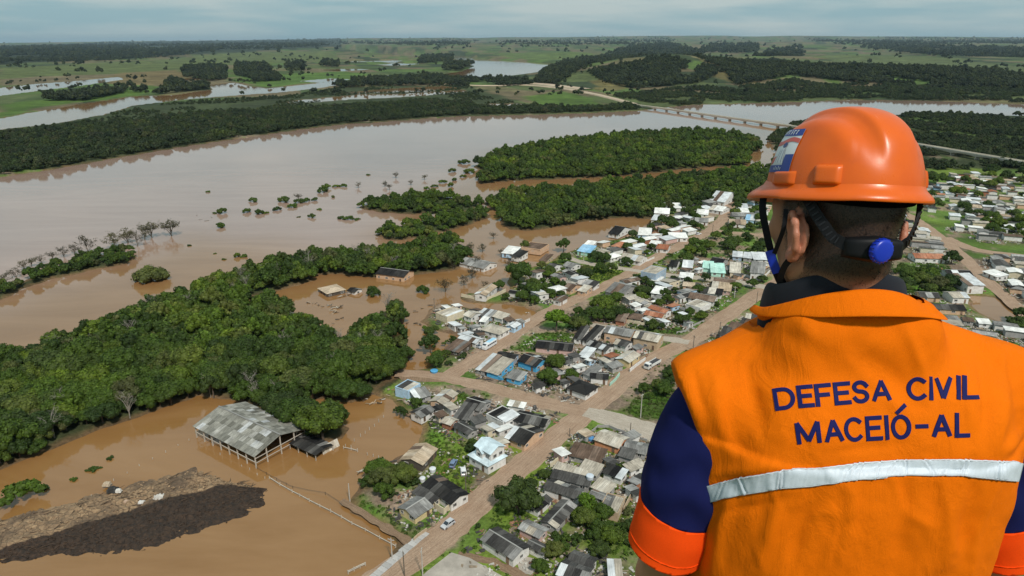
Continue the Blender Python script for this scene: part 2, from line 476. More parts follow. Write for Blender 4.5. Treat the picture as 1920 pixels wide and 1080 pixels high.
# ------------------------------------------------------------------ flood water
def build_water():
    m, nt, bs = new_mat('muddy_water')
    tc = nd(nt, 'ShaderNodeTexCoord')
    ms = nd(nt, 'ShaderNodeMapping'); ms.inputs['Scale'].default_value = (0.007, 0.028, 0.01); ms.inputs['Rotation'].default_value = (0, 0, -0.45)
    nt.links.new(tc.outputs['Object'], ms.inputs['Vector'])
    n2 = noise(nt, 1.0, 8, 0.68, vec=ms.outputs['Vector'], dist=1.6)          # silt drawn out along the current
    c = mixc(nt, ramp(nt, n2, [(0.35, 0.0), (0.7, 1.0)]), (0.235, 0.116, 0.036), (0.295, 0.158, 0.062))
    sky_sheen = nd(nt, 'ShaderNodeVertexColor', layer_name='sky_sheen')
    c = mixc(nt, sky_sheen.outputs['Color'], c, mixc(nt, ramp(nt, n2, [(0.3, 0.0), (0.7, 1.0)]), (0.300, 0.195, 0.150), (0.365, 0.252, 0.200)))  # pale sky sheen of the open river blended into the base colour
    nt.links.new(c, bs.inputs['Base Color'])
    bs.inputs['IOR'].default_value = 1.58
    bs.inputs['Roughness'].default_value = 0.04
    mp = nd(nt, 'ShaderNodeMapping')
    mp.inputs['Scale'].default_value = (0.10, 0.35, 0.3); mp.inputs['Rotation'].default_value = (0, 0, -0.5)
    nt.links.new(tc.outputs['Object'], mp.inputs['Vector'])
    w1 = noise(nt, 1.0, 5, 0.6, vec=mp.outputs['Vector'], dist=0.6)
    # the current ruffles the open river, the flooded yards lie still
    nb = noise(nt, 0.006, 3, 0.5, vec=tc.outputs['Object'])
    k = nd(nt, 'ShaderNodeMath', operation='MULTIPLY')
    nt.links.new(w1, k.inputs[0]); nt.links.new(ramp(nt, nb, [(0.35, 0.12), (0.66, 1.0)]), k.inputs[1])
    bump(nt, bs, k.outputs[0], 0.16, 0.30)
    # sky reflection painted in: main channel gets a paler base colour than the yards
    az = np.r_[np.linspace(-180, -48, 12)[:-1], np.linspace(-48, 48, 130), np.linspace(48, 180, 12)[1:]]
    rr = np.r_[1.0, 100, np.geomspace(130, 2600, 110), np.geomspace(3500, 70000, 8)]
    A, R_ = np.meshgrid(np.radians(az), rr)
    x, y = (R_ * np.sin(A)).ravel(), (R_ * np.cos(A)).ravel()
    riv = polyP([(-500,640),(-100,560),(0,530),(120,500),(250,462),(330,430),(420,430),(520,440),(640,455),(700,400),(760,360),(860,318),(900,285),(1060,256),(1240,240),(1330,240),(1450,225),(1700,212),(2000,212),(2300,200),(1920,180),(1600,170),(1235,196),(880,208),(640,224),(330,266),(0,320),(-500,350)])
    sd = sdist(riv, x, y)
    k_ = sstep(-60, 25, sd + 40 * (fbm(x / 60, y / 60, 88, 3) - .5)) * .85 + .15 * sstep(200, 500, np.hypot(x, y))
    i = np.arange(len(x)).reshape(A.shape)
    F = np.stack([i[:-1, :-1], i[:-1, 1:], i[1:, 1:], i[1:, :-1]], -1).reshape(-1, 4)[:, ::-1]
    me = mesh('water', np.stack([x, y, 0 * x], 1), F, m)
    at = me.color_attributes.new('sky_sheen', 'FLOAT_COLOR', 'POINT')
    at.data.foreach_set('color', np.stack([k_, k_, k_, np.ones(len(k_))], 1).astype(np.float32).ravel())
    V = None
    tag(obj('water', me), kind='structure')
build_water()

# ------------------------------------------------------------------ the bluff the viewer stands on (below the frame)
def build_bluff():
    na, V, F = 72, [], []
    prof = [(0.0, 0.0), (0.5, 0.0), (0.85, -0.3), (1.0, -1.5), (2.0, -6), (5, -16), (10, -32), (20, -60), (32, -90), (44, -114), (50, -120.5)]
    for i, (r, dz) in enumerate(prof):
        for j in range(na):
            a = 2 * math.pi * j / na
            cx, cy = math.sin(a), math.cos(a)
            k = 1.0 + (5.0 if cy < 0 else 5.0 * (1 - cy) * 0.2)
            rr = (r if i > 3 else r * 1.0) * k * (1 + 0.10 * math.sin(5 * a + i) * (i > 3))
            V.append((rr * cx, 1.02 + rr * cy, CAM_H - 1.83 + dz + (0.7 * math.sin(3 * a + i * 1.7) if i > 4 else 0)))
    for i in range(len(prof) - 1):
        for j in range(na):
            a, b = i * na + j, i * na + (j + 1) % na
            F.append((a, a + na, b + na, b))
    m = simple('hillside_turf', (0.075, 0.10, 0.03), 0.95, 0.5, 0.8, 0.6)
    tag(obj('hillside', mesh('hillside', V, F, m)), kind='structure')
build_bluff()
# ------------------------------------------------------------------ trees
def foliage_mat(name, stops, light=1.0):
    m, nt, bs = new_mat(name)
    oi = nd(nt, 'ShaderNodeObjectInfo')
    tint = nd(nt, 'ShaderNodeVertexColor', layer_name='tint')
    c = ramp(nt, oi.outputs['Random'], stops)
    c = mixc(nt, 1.0, c, tint.outputs['Color'], 'MULTIPLY')
    pn = noise(nt, 0.022, 5, 0.65, vec=nd(nt, 'ShaderNodeNewGeometry').outputs['Position'])     # stands of different species
    c = mixc(nt, 1.0, c, ramp(nt, pn, [(0.32, (0.44, 0.46, 0.60)), (0.5, (0.74, 0.72, 0.74)), (0.68, (1.15, 1.05, 0.80))]), 'MULTIPLY')
    nt.links.new(c, bs.inputs['Base Color'])
    bs.inputs['Roughness'].default_value = 0.65; bs.inputs['Specular IOR Level'].default_value = 0.25
    tr = nd(nt, 'ShaderNodeBsdfTranslucent')
    nt.links.new(mixc(nt, 1.0, c, (1.0, 1.25, 0.5), 'MULTIPLY'), tr.inputs['Color'])
    mx = nd(nt, 'ShaderNodeMixShader'); mx.inputs[0].default_value = 0.22
    out = [n for n in nt.nodes if n.type == 'OUTPUT_MATERIAL'][0]
    nt.links.new(bs.outputs[0], mx.inputs[1]); nt.links.new(tr.outputs[0], mx.inputs[2]); nt.links.new(mx.outputs[0], out.inputs['Surface'])
    return m
LEAF = foliage_mat('broadleaf', [(0.0, (0.040, 0.074, 0.014)), (0.2, (0.062, 0.112, 0.016)), (0.45, (0.090, 0.155, 0.016)), (0.66, (0.066, 0.104, 0.022)), (0.86, (0.125, 0.190, 0.018)), (1.0, (0.125, 0.138, 0.045))])
LEAF_DARK = foliage_mat('dark_broadleaf', [(0.0, (0.030, 0.052, 0.018)), (0.4, (0.042, 0.068, 0.022)), (0.75, (0.058, 0.084, 0.024)), (1.0, (0.070, 0.080, 0.038))])
LEAF_BRIGHT = foliage_mat('bright_leaf', [(0.0, (0.115, 0.21, 0.015)), (1.0, (0.13, 0.24, 0.02))])
LEAF_FAR = foliage_mat('far_foliage', [(0.0, (0.028, 0.042, 0.020)), (0.5, (0.038, 0.056, 0.024)), (0.8, (0.052, 0.072, 0.026)), (1.0, (0.07, 0.085, 0.03))])
BARK = simple('bark', (0.13, 0.10, 0.075), 0.9, 0.35, 3.0, 0.4)
BARE = simple('bare_twigs', (0.15, 0.12, 0.085), 0.9, 0.3, 3.0)

def sphere_pts(n, rng):
    v = rng.normal(size=(n, 3)); return v / np.linalg.norm(v, axis=1, keepdims=True)

def crown_geo(seed, R=4.0, H=3.2, lobes=14, per=110, leaf=0.55, base=2.5, core=True, spread=0.62):
    """leaf quads in uneven clumps round a crown of radius R; returns V, F, tint"""
    rng = np.random.default_rng(seed)
    V, F, T = [], [], []
    k = 0
    cs = []
    for i in range(lobes):
        a = 2 * math.pi * (i * 0.618 + rng.random() * 0.15)
        rad = R * spread * math.sqrt((i + 0.5) / lobes) * (0.8 + 0.5 * rng.random())
        zc = base + H * (0.35 + 0.65 * (1 - (rad / R) ** 2)) * (0.75 + 0.45 * rng.random())
        cs.append((rad * math.cos(a), rad * math.sin(a), zc, R * (0.19 + 0.22 * rng.random())))
    for (cx, cy, cz, r) in cs:
        lobe_t = 0.78 + 0.44 * rng.random()
        n = int(per * (r / (R * 0.36)) ** 2)
        d = sphere_pts(n, rng)
        d[:, 2] = np.where(d[:, 2] < -0.35, -d[:, 2], d[:, 2])
        pos = np.array([cx, cy, cz]) + d * r * (0.82 + 0.30 * rng.random((n, 1)))
        nrm = d + 0.75 * rng.normal(size=(n, 3)) * 0.6; nrm /= np.linalg.norm(nrm, axis=1, keepdims=True)
        up = rng.normal(size=(n, 3))
        a1 = np.cross(nrm, up); a1 /= np.linalg.norm(a1, axis=1, keepdims=True)
        a2 = np.cross(nrm, a1)
        s = leaf * (0.55 + 0.7 * rng.random((n, 1)))
        q = np.stack([pos + a1 * s * 0.5, pos + a2 * s * 0.42, pos - a1 * s * 0.5, pos - a2 * s * 0.42], 1).reshape(-1, 3)
        V.append(q); F.append(np.arange(4 * n).reshape(n, 4) + k); k += 4 * n
        t = lobe_t * (0.70 + 0.6 * rng.random(n))
        T.append(np.repeat(t, 4))
        if core:
            m1, m2 = 8, 5
            th = np.linspace(0, 2 * math.pi, m1, endpoint=False); ph = np.linspace(-1.2, 1.45, m2)
            g = np.array([(math.cos(p) * math.cos(t_), math.cos(p) * math.sin(t_), math.sin(p)) for p in ph for t_ in th])
            V.append(np.array([cx, cy, cz]) + g * r * (0.80 + 0.12 * rng.random((len(g), 1))))
            f = [(i * m1 + j, i * m1 + (j + 1) % m1, (i + 1) * m1 + (j + 1) % m1, (i + 1) * m1 + j) for i in range(m2 - 1) for j in range(m1)]
            f.append((m1 * 4, m1 * 4 + 2, m1 * 4 + 4, m1 * 4 + 6))
            F.append(np.array(f) + k); k += len(g)
            T.append(np.full(len(g), lobe_t * 0.75))
    return np.concatenate(V), np.concatenate(F), np.concatenate(T)

def tinted(name, V, F, T, mat):
    me = mesh(name, V, F, mat)
    a = me.color_attributes.new('tint', 'FLOAT_COLOR', 'POINT')
    a.data.foreach_set('color', np.stack([T, T, T, np.ones(len(T))], 1).astype(np.float32).ravel())
    return me

def trunk_geo(seed, h, r=0.22, limbs=5, R=2.4):
    rg = random.Random(seed)
    b = MB()
    b.tube([(0, 0, -0.8), (0.05, 0.04, h * 0.5), (0.1 * rg.uniform(-1, 1), 0.1, h)], [r * 1.3, r, r * 0.7], 6)
    for i in range(limbs):
        a = 2 * math.pi * i / limbs + rg.random()
        z0 = h * rg.uniform(0.6, 1.0)
        e = (R * math.cos(a) * rg.uniform(.5, .8), R * math.sin(a) * rg.uniform(.5, .8), z0 + R * rg.uniform(0.4, 0.9))
        b.tube([(0, 0, z0), (e[0] * .45, e[1] * .45, z0 + (e[2] - z0) * .6), e], [r * .6, r * .4, r * .15], 5)
    return b

TREES = []      # (crown mesh, trunk mesh), unit: about 8 m across, 8 m tall
for i in range(7):
    rr = 3.6 + 0.25 * i
    V, F, T = crown_geo(100 + i, R=rr, H=3.2 + 0.35 * (i % 3), lobes=19 + i, per=95, leaf=0.58, spread=0.78, base=2.0 + 0.3 * (i % 2))
    tb = trunk_geo(i, 4.2)
    TREES.append((tinted('crown', V, F, T, LEAF), mesh('trunk', tb.V, tb.F, BARK)))
BRIGHT_TREE = tinted('crown', *crown_geo(140, R=3.6, H=3.4, lobes=13, per=100, leaf=0.6, base=2.2), LEAF_BRIGHT)
SHRUBS = []
for i in range(4):
    V, F, T = crown_geo(160 + i, R=1.9, H=1.3, lobes=8, per=70, leaf=0.42, base=0.3, spread=0.7)
    SHRUBS.append(tinted('foliage', V, F, T, LEAF))

def bare_geo(seed, h=6.0, spread=3.0, n=9, leaves=True):
    rg = random.Random(seed)
    b = MB()
    b.tube([(0, 0, -1), (0.1, 0, h * .3), (0.2 * rg.uniform(-1, 1), 0.1, h * .55)], [0.16, 0.13, 0.09], 5)
    tips = []
    for i in range(n):
        a = 2 * math.pi * i / n + rg.uniform(-.4, .4)
        z0 = h * rg.uniform(0.12, 0.55)
        l = spread * rg.uniform(0.45, 1.0)
        z1 = min(h, z0 + h * rg.uniform(0.25, 0.5))
        e = Vector((l * math.cos(a), l * math.sin(a), z1))
        mid = Vector((e.x * .45, e.y * .45, z0 + (z1 - z0) * .65))
        b.tube([(0, 0, z0), mid, e], [0.075, 0.05, 0.025], 4)
        for k in range(5):
            p = mid.lerp(e, rg.uniform(0.0, 1.0))
            q = p + Vector((rg.uniform(-1, 1), rg.uniform(-1, 1), rg.uniform(0.0, 0.9))) * spread * 0.32
            b.tube([p, q], [0.035, 0.014], 3); tips.append(q)
            for _ in range(2):
                q2 = q + Vector((rg.uniform(-1, 1), rg.uniform(-1, 1), rg.uniform(-.2, .8))) * spread * 0.18
                b.tube([q, q2], [0.02, 0.012], 3); tips.append(q2)
    V, F = [], []
    for t in tips:
        for _ in range(3):
            p = np.array(t) + np.array([rg.gauss(0, .25) for _ in range(3)])
            u = np.array([rg.gauss(0, 1) for _ in range(3)]); u /= np.linalg.norm(u); w = np.cross(u, [0.3, 0.4, 0.8]); 
            k = len(V); s = 0.2
            V += [p + u * s, p + w * s, p - u * s, p - w * s]; F.append((k, k + 1, k + 2, k + 3))
    return b, np.array(V), np.array(F)
LEAF_DRY = foliage_mat('sparse_leaf', [(0.0, (0.09, 0.088, 0.042)), (1.0, (0.11, 0.10, 0.055))])
BARES = []
for i in range(4):
    b, V, F = bare_geo(300 + i, 5.5 + i * .5, 2.8, 8 + i)
    BARES.append((mesh('trunk', b.V, b.F, BARE), tinted('crown', V, F, np.full(len(V), 1.0), LEAF_DRY)))

# prototypes for the woods nobody could count
def proto_collection(name, items):
    c = bpy.data.collections.new(name)
    for i, me in enumerate(items):
        o = bpy.data.objects.new('%s_%d' % (name, i), me); c.objects.link(o)
    return c
MID = [tinted('mid_tree', *crown_geo(400 + i, R=3.8, H=3.4 + .3 * i, lobes=15, per=44, leaf=0.85, base=1.2, spread=0.78), LEAF) for i in range(5)]
MID_DARK = [tinted('mid_tree', *crown_geo(420 + i, R=3.8, H=3.4 + .3 * i, lobes=12, per=36, leaf=1.0, base=1.0, spread=0.76), LEAF_DARK) for i in range(4)]
FAR = [tinted('far_tree', *crown_geo(440 + i, R=4.5, H=4.5 + .5 * i, lobes=6, per=16, leaf=1.9, base=0.5), LEAF_FAR) for i in range(4)]
C_MID, C_DARK, C_FAR = proto_collection('mid_tree', MID), proto_collection('dark_tree', MID_DARK), proto_collection('far_tree', FAR)
GRASSL = foliage_mat('grass_blade', [(0.0, (0.085, 0.16, 0.018)), (0.6, (0.115, 0.20, 0.022)), (0.85, (0.09, 0.13, 0.03)), (1.0, (0.16, 0.16, 0.06))])
TUFT = []
for i in range(3):
    V, F, T = crown_geo(460 + i, R=0.75, H=0.30, lobes=5, per=16, leaf=0.34, base=0.0, core=False, spread=0.8)
    TUFT.append(tinted('tuft', V, F, T, GRASSL))
C_TUFT = proto_collection('tuft', TUFT)

def gn_group(coll):
    g = bpy.data.node_groups.new('scatter_' + coll.name, 'GeometryNodeTree')
    g.interface.new_socket('Geometry', in_out='INPUT', socket_type='NodeSocketGeometry')
    g.interface.new_socket('Geometry', in_out='OUTPUT', socket_type='NodeSocketGeometry')
    gi, go = g.nodes.new('NodeGroupInput'), g.nodes.new('NodeGroupOutput')
    ci = g.nodes.new('GeometryNodeCollectionInfo')
    ci.inputs['Collection'].default_value = coll
    ci.inputs['Separate Children'].default_value = True; ci.inputs['Reset Children'].default_value = True
    ip = g.nodes.new('GeometryNodeInstanceOnPoints')
    ip.inputs['Pick Instance'].default_value = True
    def attr(n, t):
        a = g.nodes.new('GeometryNodeInputNamedAttribute'); a.data_type = t; a.inputs['Name'].default_value = n
        return a.outputs['Attribute']
    cx = g.nodes.new('ShaderNodeCombineXYZ')
    g.links.new(attr('rot', 'FLOAT'), cx.inputs['Z'])
    g.links.new(gi.outputs[0], ip.inputs['Points']); g.links.new(ci.outputs[0], ip.inputs['Instance'])
    g.links.new(attr('idx', 'INT'), ip.inputs['Instance Index'])
    g.links.new(cx.outputs[0], ip.inputs['Rotation'])
    g.links.new(attr('scl', 'FLOAT_VECTOR'), ip.inputs['Scale'])
    g.links.new(ip.outputs[0], go.inputs[0])
    return g
_GN = {}
def scatter(name, pts, coll, smin, smax, label, seed=1, cat='woodland'):
    rng = np.random.default_rng(seed)
    n = len(pts)
    me = bpy.data.meshes.new(name)
    me.vertices.add(n); me.vertices.foreach_set('co', np.asarray(pts, np.float32).ravel())
    s = smin + (smax - smin) * rng.random(n)
    sc = np.stack([s, s, s * (0.8 + 0.45 * rng.random(n))], 1)
    me.attributes.new('rot', 'FLOAT', 'POINT').data.foreach_set('value', (rng.random(n) * 6.283).astype(np.float32))
    me.attributes.new('idx', 'INT', 'POINT').data.foreach_set('value', rng.integers(0, len(coll.objects), n).astype(np.int32))
    me.attributes.new('scl', 'FLOAT_VECTOR', 'POINT').data.foreach_set('vector', sc.astype(np.float32).ravel())
    o = obj(name, me)
    if coll.name not in _GN: _GN[coll.name] = gn_group(coll)
    o.modifiers.new('scatter', 'NODES').node_group = _GN[coll.name]
    return tag(o, label, cat, kind='stuff')

def jitter_grid(poly, d, rng, j=0.56):
    b0, b1 = poly.min(0), poly.max(0)
    gx, gy = np.meshgrid(np.arange(b0[0], b1[0], d), np.arange(b0[1], b1[1], d * 0.9))
    gx = gx + (np.arange(gx.shape[0])[:, None] % 2) * d * 0.5
    x = (gx + d * j * (rng.random(gx.shape) * 2 - 1)).ravel(); y = (gy + d * j * (rng.random(gx.shape) * 2 - 1)).ravel()
    m = inside(poly, x, y)
    return x[m], y[m]

_bm = []
for i in range(4):
    b, V, F = bare_geo(330 + i, 7.5, 2.6, 11)
    _bm.append(mesh('snag', b.V, b.F, simple('grey_snag', (0.26, 0.235, 0.20), .9, .3, 3.0)))
C_SNAG = proto_collection('snag', _bm)
# ---- the near wood: the 280 nearest trees one by one, the rest as one mass
_px = None
def place_tree(name, x, y, z, s, protos, label, cat, group, rng, zs=1.0):
    crown, trunk = protos
    t = thing(name, label, cat, (x, y, z), rng.random() * 6.28, group)
    t.scale = (s, s, s * zs)
    obj('crown', crown, t); obj('trunk', trunk, t)
    return t

def near_wood():
    rng = np.random.default_rng(8)
    x, y = jitter_grid(CH['near_wood'], 5.2, rng)
    px, py = proj(x, y, np.zeros(len(x)))
    keep = (px > -160) & (px < 1000)
    x, y, px, py = x[keep], y[keep], px[keep], py[keep]
    sd = sdist(CH['near_wood'], x, y)
    o = np.argsort(-py - 0.0 * sd)
    vis = (px[o] > -10)
    near = o[vis][:280]
    rest = np.setdiff1d(o, near)
    for i in near:
        s = (0.82 + 0.62 * rng.random() ** 1.5) * (0.8 if sd[i] < 4 else 1.0)
        place_tree('forest_tree', x[i], y[i], LAND_Z * 0.3, s, TREES[int(rng.integers(0, 7))],
                   'broadleaf tree in the wood’s near edge ' + ('above the mud bank’s left end' if px[i] < 210 else 'left of the flooded open shed' if px[i] < 430 else 'behind the flooded open shed' if px[i] < 640 else 'on the point by the light blue house'), 'tree', 'trees at the near edge of the riverside wood', rng, 0.85 + 0.35 * rng.random())
    pts = np.stack([x[rest], y[rest], np.full(len(rest), 0.2)], 1)
    scatter('woodland', pts, C_MID, 0.78, 1.45, 'dense green wood filling the point between river and flooded yards', 3)
near_wood()
_rs = np.random.default_rng(19)
_sx, _sy = jitter_grid(CH['near_wood'], 15, _rs); _k = fbm(_sx / 40, _sy / 40, 17, 3) > .5
scatter('dead_trees', np.stack([_sx[_k], _sy[_k], np.full(_k.sum(), .5)], 1), C_SNAG, 1.0, 1.5, 'pale dead trees scattered through the riverside wood', 6)

def wood(polys, d, coll, smin, smax, label, seed, z0=0.2, thin=None):
    rng = np.random.default_rng(seed)
    X, Y = [], []
    for q in polys:
        x, y = jitter_grid(q, d, rng)
        X.append(x); Y.append(y)
    x, y = np.concatenate(X), np.concatenate(Y)
    px, py = proj(x, y, np.zeros(len(x)))
    m = (px > -250) & (px < 2200)
    sd = np.full(len(x), 1.0); sd[m] = land_sd(x[m], y[m])
    m &= sd > -1.0
    if thin is not None: m &= thin(x, y)
    x, y = x[m], y[m]
    z = hill_z(x, y) + z0
    return scatter('woodland', np.stack([x, y, z], 1), coll, smin, smax, label, seed)

wood([CH['river_island']], 6.0, C_MID, 0.6, 1.5, 'wooded river island with rounded green canopy beyond the flooded channel', 21)
wood([CH['channel_wood']], 5.8, C_MID, 0.55, 1.45, 'belt of woodland between the brown channel and the town', 22)
wood([CH['islet_1'], CH['islet_2'], CH['islet_3']], 5.6, C_MID, 0.65, 1.05, 'drowned thickets standing in the flooded shallows', 23, 0.0,
     lambda x, y: fbm(x / 14, y / 14, 61, 3) > 0.40)
wood([CH['spit']], 5.2, C_MID, 0.6, 0.95, 'narrow strip of trees left above water along the river', 24)
_fb = polyP([(-300,352),(0,330),(100,316),(200,298),(330,276),(430,261),(560,242),(640,232),(720,227),(800,221),(880,216),(1000,214),(1100,211),(1200,206),(1180,199),(1130,203),(1060,204),(1000,200),(950,204),(900,204),(905,206),(880,194),(800,193),(720,197),(640,203),(560,206),(530,204),(480,210),(400,213),(300,223),(250,230),(180,233),(100,243),(0,255),(-300,285)])
wood([_fb], 7.2, C_DARK, 0.6, 1.5, 'dark riverside forest along the far bank', 25)
_rt = [polyP([(1240,202),(1380,194),(1600,187),(1800,190),(1920,195),(2200,204),(2200,180),(1920,172),(1760,168),(1640,164),(1560,168),(1480,160),(1380,168),(1280,166),(1200,176),(1150,180),(1180,192)])]
wood(_rt, 9.0, C_DARK, 0.9, 1.4, 'bushy woodland on the far bank beyond the bridge', 26, 0.2, lambda x, y: fbm(x / 60, y / 60, 71, 3) > 0.42)
_rn = [polyP([(1480,236),(1560,226),(1700,216),(1800,216),(1920,217),(2100,225),(2100,330),(1920,318),(1850,335),(1780,322),(1740,318),(1690,330),(1660,300),(1430,300),(1440,262)])]
wood(_rn, 6.6, C_DARK, 0.7, 1.2, 'green scrub and trees between river and town right of the bridge', 27, 0.2, lambda x, y: fbm(x / 45, y / 45, 72, 3) > 0.45)
_tr = [polyP([(1425,300),(1450,285),(1470,300),(1460,340),(1440,360),(1400,350),(1290,385),(1300,350),(1400,330)])]
wood(_tr, 6.0, C_MID, 0.7, 1.1, 'trees along the flooded edge of the town', 28, 0.2, lambda x, y: fbm(x / 20, y / 20, 73, 3) > 0.42)

_sc = polyP([(-300,300),(0,258),(250,232),(540,206),(720,197),(880,194),(1000,203),(960,192),(900,180),(880,160),(640,164),(540,180),(330,192),(100,236),(0,248),(-300,275)])
wood([_sc], 11.0, C_DARK, 0.45, 0.85, 'low scrub between the far lagoons and the riverside forest', 29, 0.0, lambda x, y: fbm(x / 90, y / 130, 75, 3) > 0.47)
# far woods, hedges and belts
def far_woods():
    rng = np.random.default_rng(77)
    belts = [
     ([(-100,100),(0,97),(200,90),(420,85),(620,84),(660,96),(560,101),(420,102),(260,114),(100,121),(0,125),(-100,128)], 0.62),
     ([(345,148),(345,135),(385,130),(425,133),(425,150),(390,153)], 1.0), ([(442,143),(445,128),(500,127),(508,140),(480,150)], 1.0),
     ([(475,155),(470,142),(520,140),(528,152)], 1.0), ([(535,137),(540,124),(570,122),(572,136)], 0.8), ([(600,127),(610,119),(638,122),(635,129)], 0.7),
     ([(310,160),(320,152),(345,155),(340,164)], 0.9), ([(240,172),(300,165),(390,160),(390,168),(300,178)], 0.6), ([(80,190),(180,175),(240,168),(230,176),(160,190)], 0.6),
     ([(785,122),(790,110),(850,108),(848,118)], 1.0), ([(830,134),(840,126),(880,123),(930,126),(925,134)], 1.0),
     ([(1000,158),(1020,140),(1050,128),(1110,115),(1180,100),(1250,96),(1320,106),(1310,122),(1220,128),(1130,135),(1080,150),(1040,160)], 0.95),
     ([(1100,152),(1200,146),(1300,135),(1400,138),(1380,150),(1300,162),(1190,168)], 0.8), ([(1330,138),(1440,126),(1600,136),(1800,150),(1920,158),(1920,174),(1760,168),(1600,164),(1480,158),(1380,165)], 0.78),
     ([(1410,118),(1440,105),(1500,100),(1510,110),(1460,118)], 0.8), ([(1300,105),(1340,96),(1420,98),(1420,106)], 0.7),
     ([(700,150),(780,140),(860,150),(980,152),(1000,160),(900,165),(820,160),(740,162),(640,165),(600,158)], 0.55),
     ([(1500,90),(1640,92),(1920,104),(1920,116),(1740,110),(1560,98)], 0.6), ([(900,96),(1040,90),(1200,88),(1280,92),(1180,98),(1040,98)], 0.5), ([(640,92),(760,88),(900,90),(880,98),(760,98)], 0.5),
     ([(1560,84),(1920,90),(1920,98),(1700,94)], 0.6),
    ]
    X, Y, D = [], [], []
    for q, dens in belts:
        a = np.array(q, float); b0, b1 = a.min(0), a.max(0)
        n = int((b1[0] - b0[0]) * (b1[1] - b0[1]) * 0.95 * dens)
        x = b0[0] + (b1[0] - b0[0]) * rng.random(n); y = b0[1] + (b1[1] - b0[1]) * rng.random(n)
        m = inside(a, x, y)
        w = np.array([P(u, v)[:2] for u, v in zip(x[m], y[m])])
        if dens < 0.9:
            s = float(np.median(np.hypot(w[:, 0], w[:, 1]))) / 26
            w = w[fbm(w[:, 0] / s, w[:, 1] / (s * 2.5), 91, 3) > 0.60 - 0.28 * dens]
        X.append(w)
    # hedgerow trees spread over the fields
    w = []
    for _ in range(9000):
        u, v = rng.uniform(-150, 2050), 86 + 95 * rng.random() ** 1.6
        q = P(u, v)
        w.append(q[:2])
    w = np.array(w)
    for lo, hi in ((0, 2200), (2200, 4500), (4500, 9000), (9000, 30000)):
        r = np.hypot(w[:, 0], w[:, 1]); k = w[(r >= lo) & (r < hi)]; s = (lo + hi) / 2 / 14
        rid = np.abs(fbm(k[:, 0] / s, k[:, 1] / (s * 2.2), 55, 3) - 0.5)
        X.append(k[rid < 0.034])
    w = np.concatenate(X)
    r = np.hypot(w[:, 0], w[:, 1])
    m = (r < 26000) & (w[:, 1] > 800)
    w = w[m]
    sd = land_sd(w[:, 0], w[:, 1]); w = w[sd > 4]
    r = np.hypot(w[:, 0], w[:, 1])
    z = hill_z(w[:, 0], w[:, 1]) + 0.3
    pts = np.stack([w[:, 0], w[:, 1], z], 1)
    # farther off a point stands for a small grove, so it spreads a little wider
    for lo, hi, s0, s1, lab in ((0, 3200, 1.1, 2.2, 'groves and hedgerow trees on the flooded plain beyond the river'),
                                (3200, 7000, 1.8, 3.6, 'dark tree belts between the distant fields'),
                                (7000, 30000, 3.0, 6.5, 'woods on the hills along the horizon')):
        m = (r >= lo) & (r < hi)
        scatter('distant_woods', pts[m], C_FAR, s0, s1, lab, int(lo) + 5)
far_woods()
# ------------------------------------------------------------------ roads, pavements, plots
def road_mat(name, c0, c1, c2):
    m, nt, bs = new_mat(name)
    uv = nd(nt, 'ShaderNodeUVMap'); sep = nd(nt, 'ShaderNodeSeparateXYZ')
    nt.links.new(uv.outputs[0], sep.inputs[0])
    tc = nd(nt, 'ShaderNodeTexCoord')
    n1 = noise(nt, 0.16, 7, 0.65, vec=tc.outputs['Object'])
    mp = nd(nt, 'ShaderNodeMapping'); mp.inputs['Scale'].default_value = (3.2, 0.05, 1)
    nt.links.new(uv.outputs[0], mp.inputs['Vector'])
    n2 = noise(nt, 2.0, 5, 0.6, vec=mp.outputs['Vector'], dist=0.8)          # wheel tracks drawn out along the road
    n3 = noise(nt, 2.5, 6, 0.7, vec=tc.outputs['Object'])
    c = mixc(nt, ramp(nt, n1, [(0.3, 0.0), (0.7, 1.0)]), c0, c1)
    c = mixc(nt, ramp(nt, n2, [(0.45, 0.0), (0.62, 0.75)]), c, c2)
    c = mixc(nt, 1.0, c, ramp(nt, n3, [(0.25, 0.7), (0.75, 1.25)]), 'MULTIPLY')
    nt.links.new(c, bs.inputs['Base Color'])
    bs.inputs['Roughness'].default_value = 0.9; bs.inputs['Specular IOR Level'].default_value = 0.2
    k = nd(nt, 'ShaderNodeMath', operation='ADD'); nt.links.new(n2, k.inputs[0]); nt.links.new(n3, k.inputs[1])
    bump(nt, bs, k.outputs[0], 0.6, 0.18)
    return m
DIRT_ROAD = road_mat('dirt_road', (0.33, 0.222, 0.150), (0.44, 0.315, 0.225), (0.23, 0.145, 0.094))
PALE_ROAD = road_mat('pale_gravel', (0.40, 0.34, 0.275), (0.47, 0.41, 0.34), (0.31, 0.255, 0.20))
MUD_ROAD = road_mat('mud_track', (0.22, 0.145, 0.09), (0.30, 0.20, 0.13), (0.15, 0.095, 0.06))

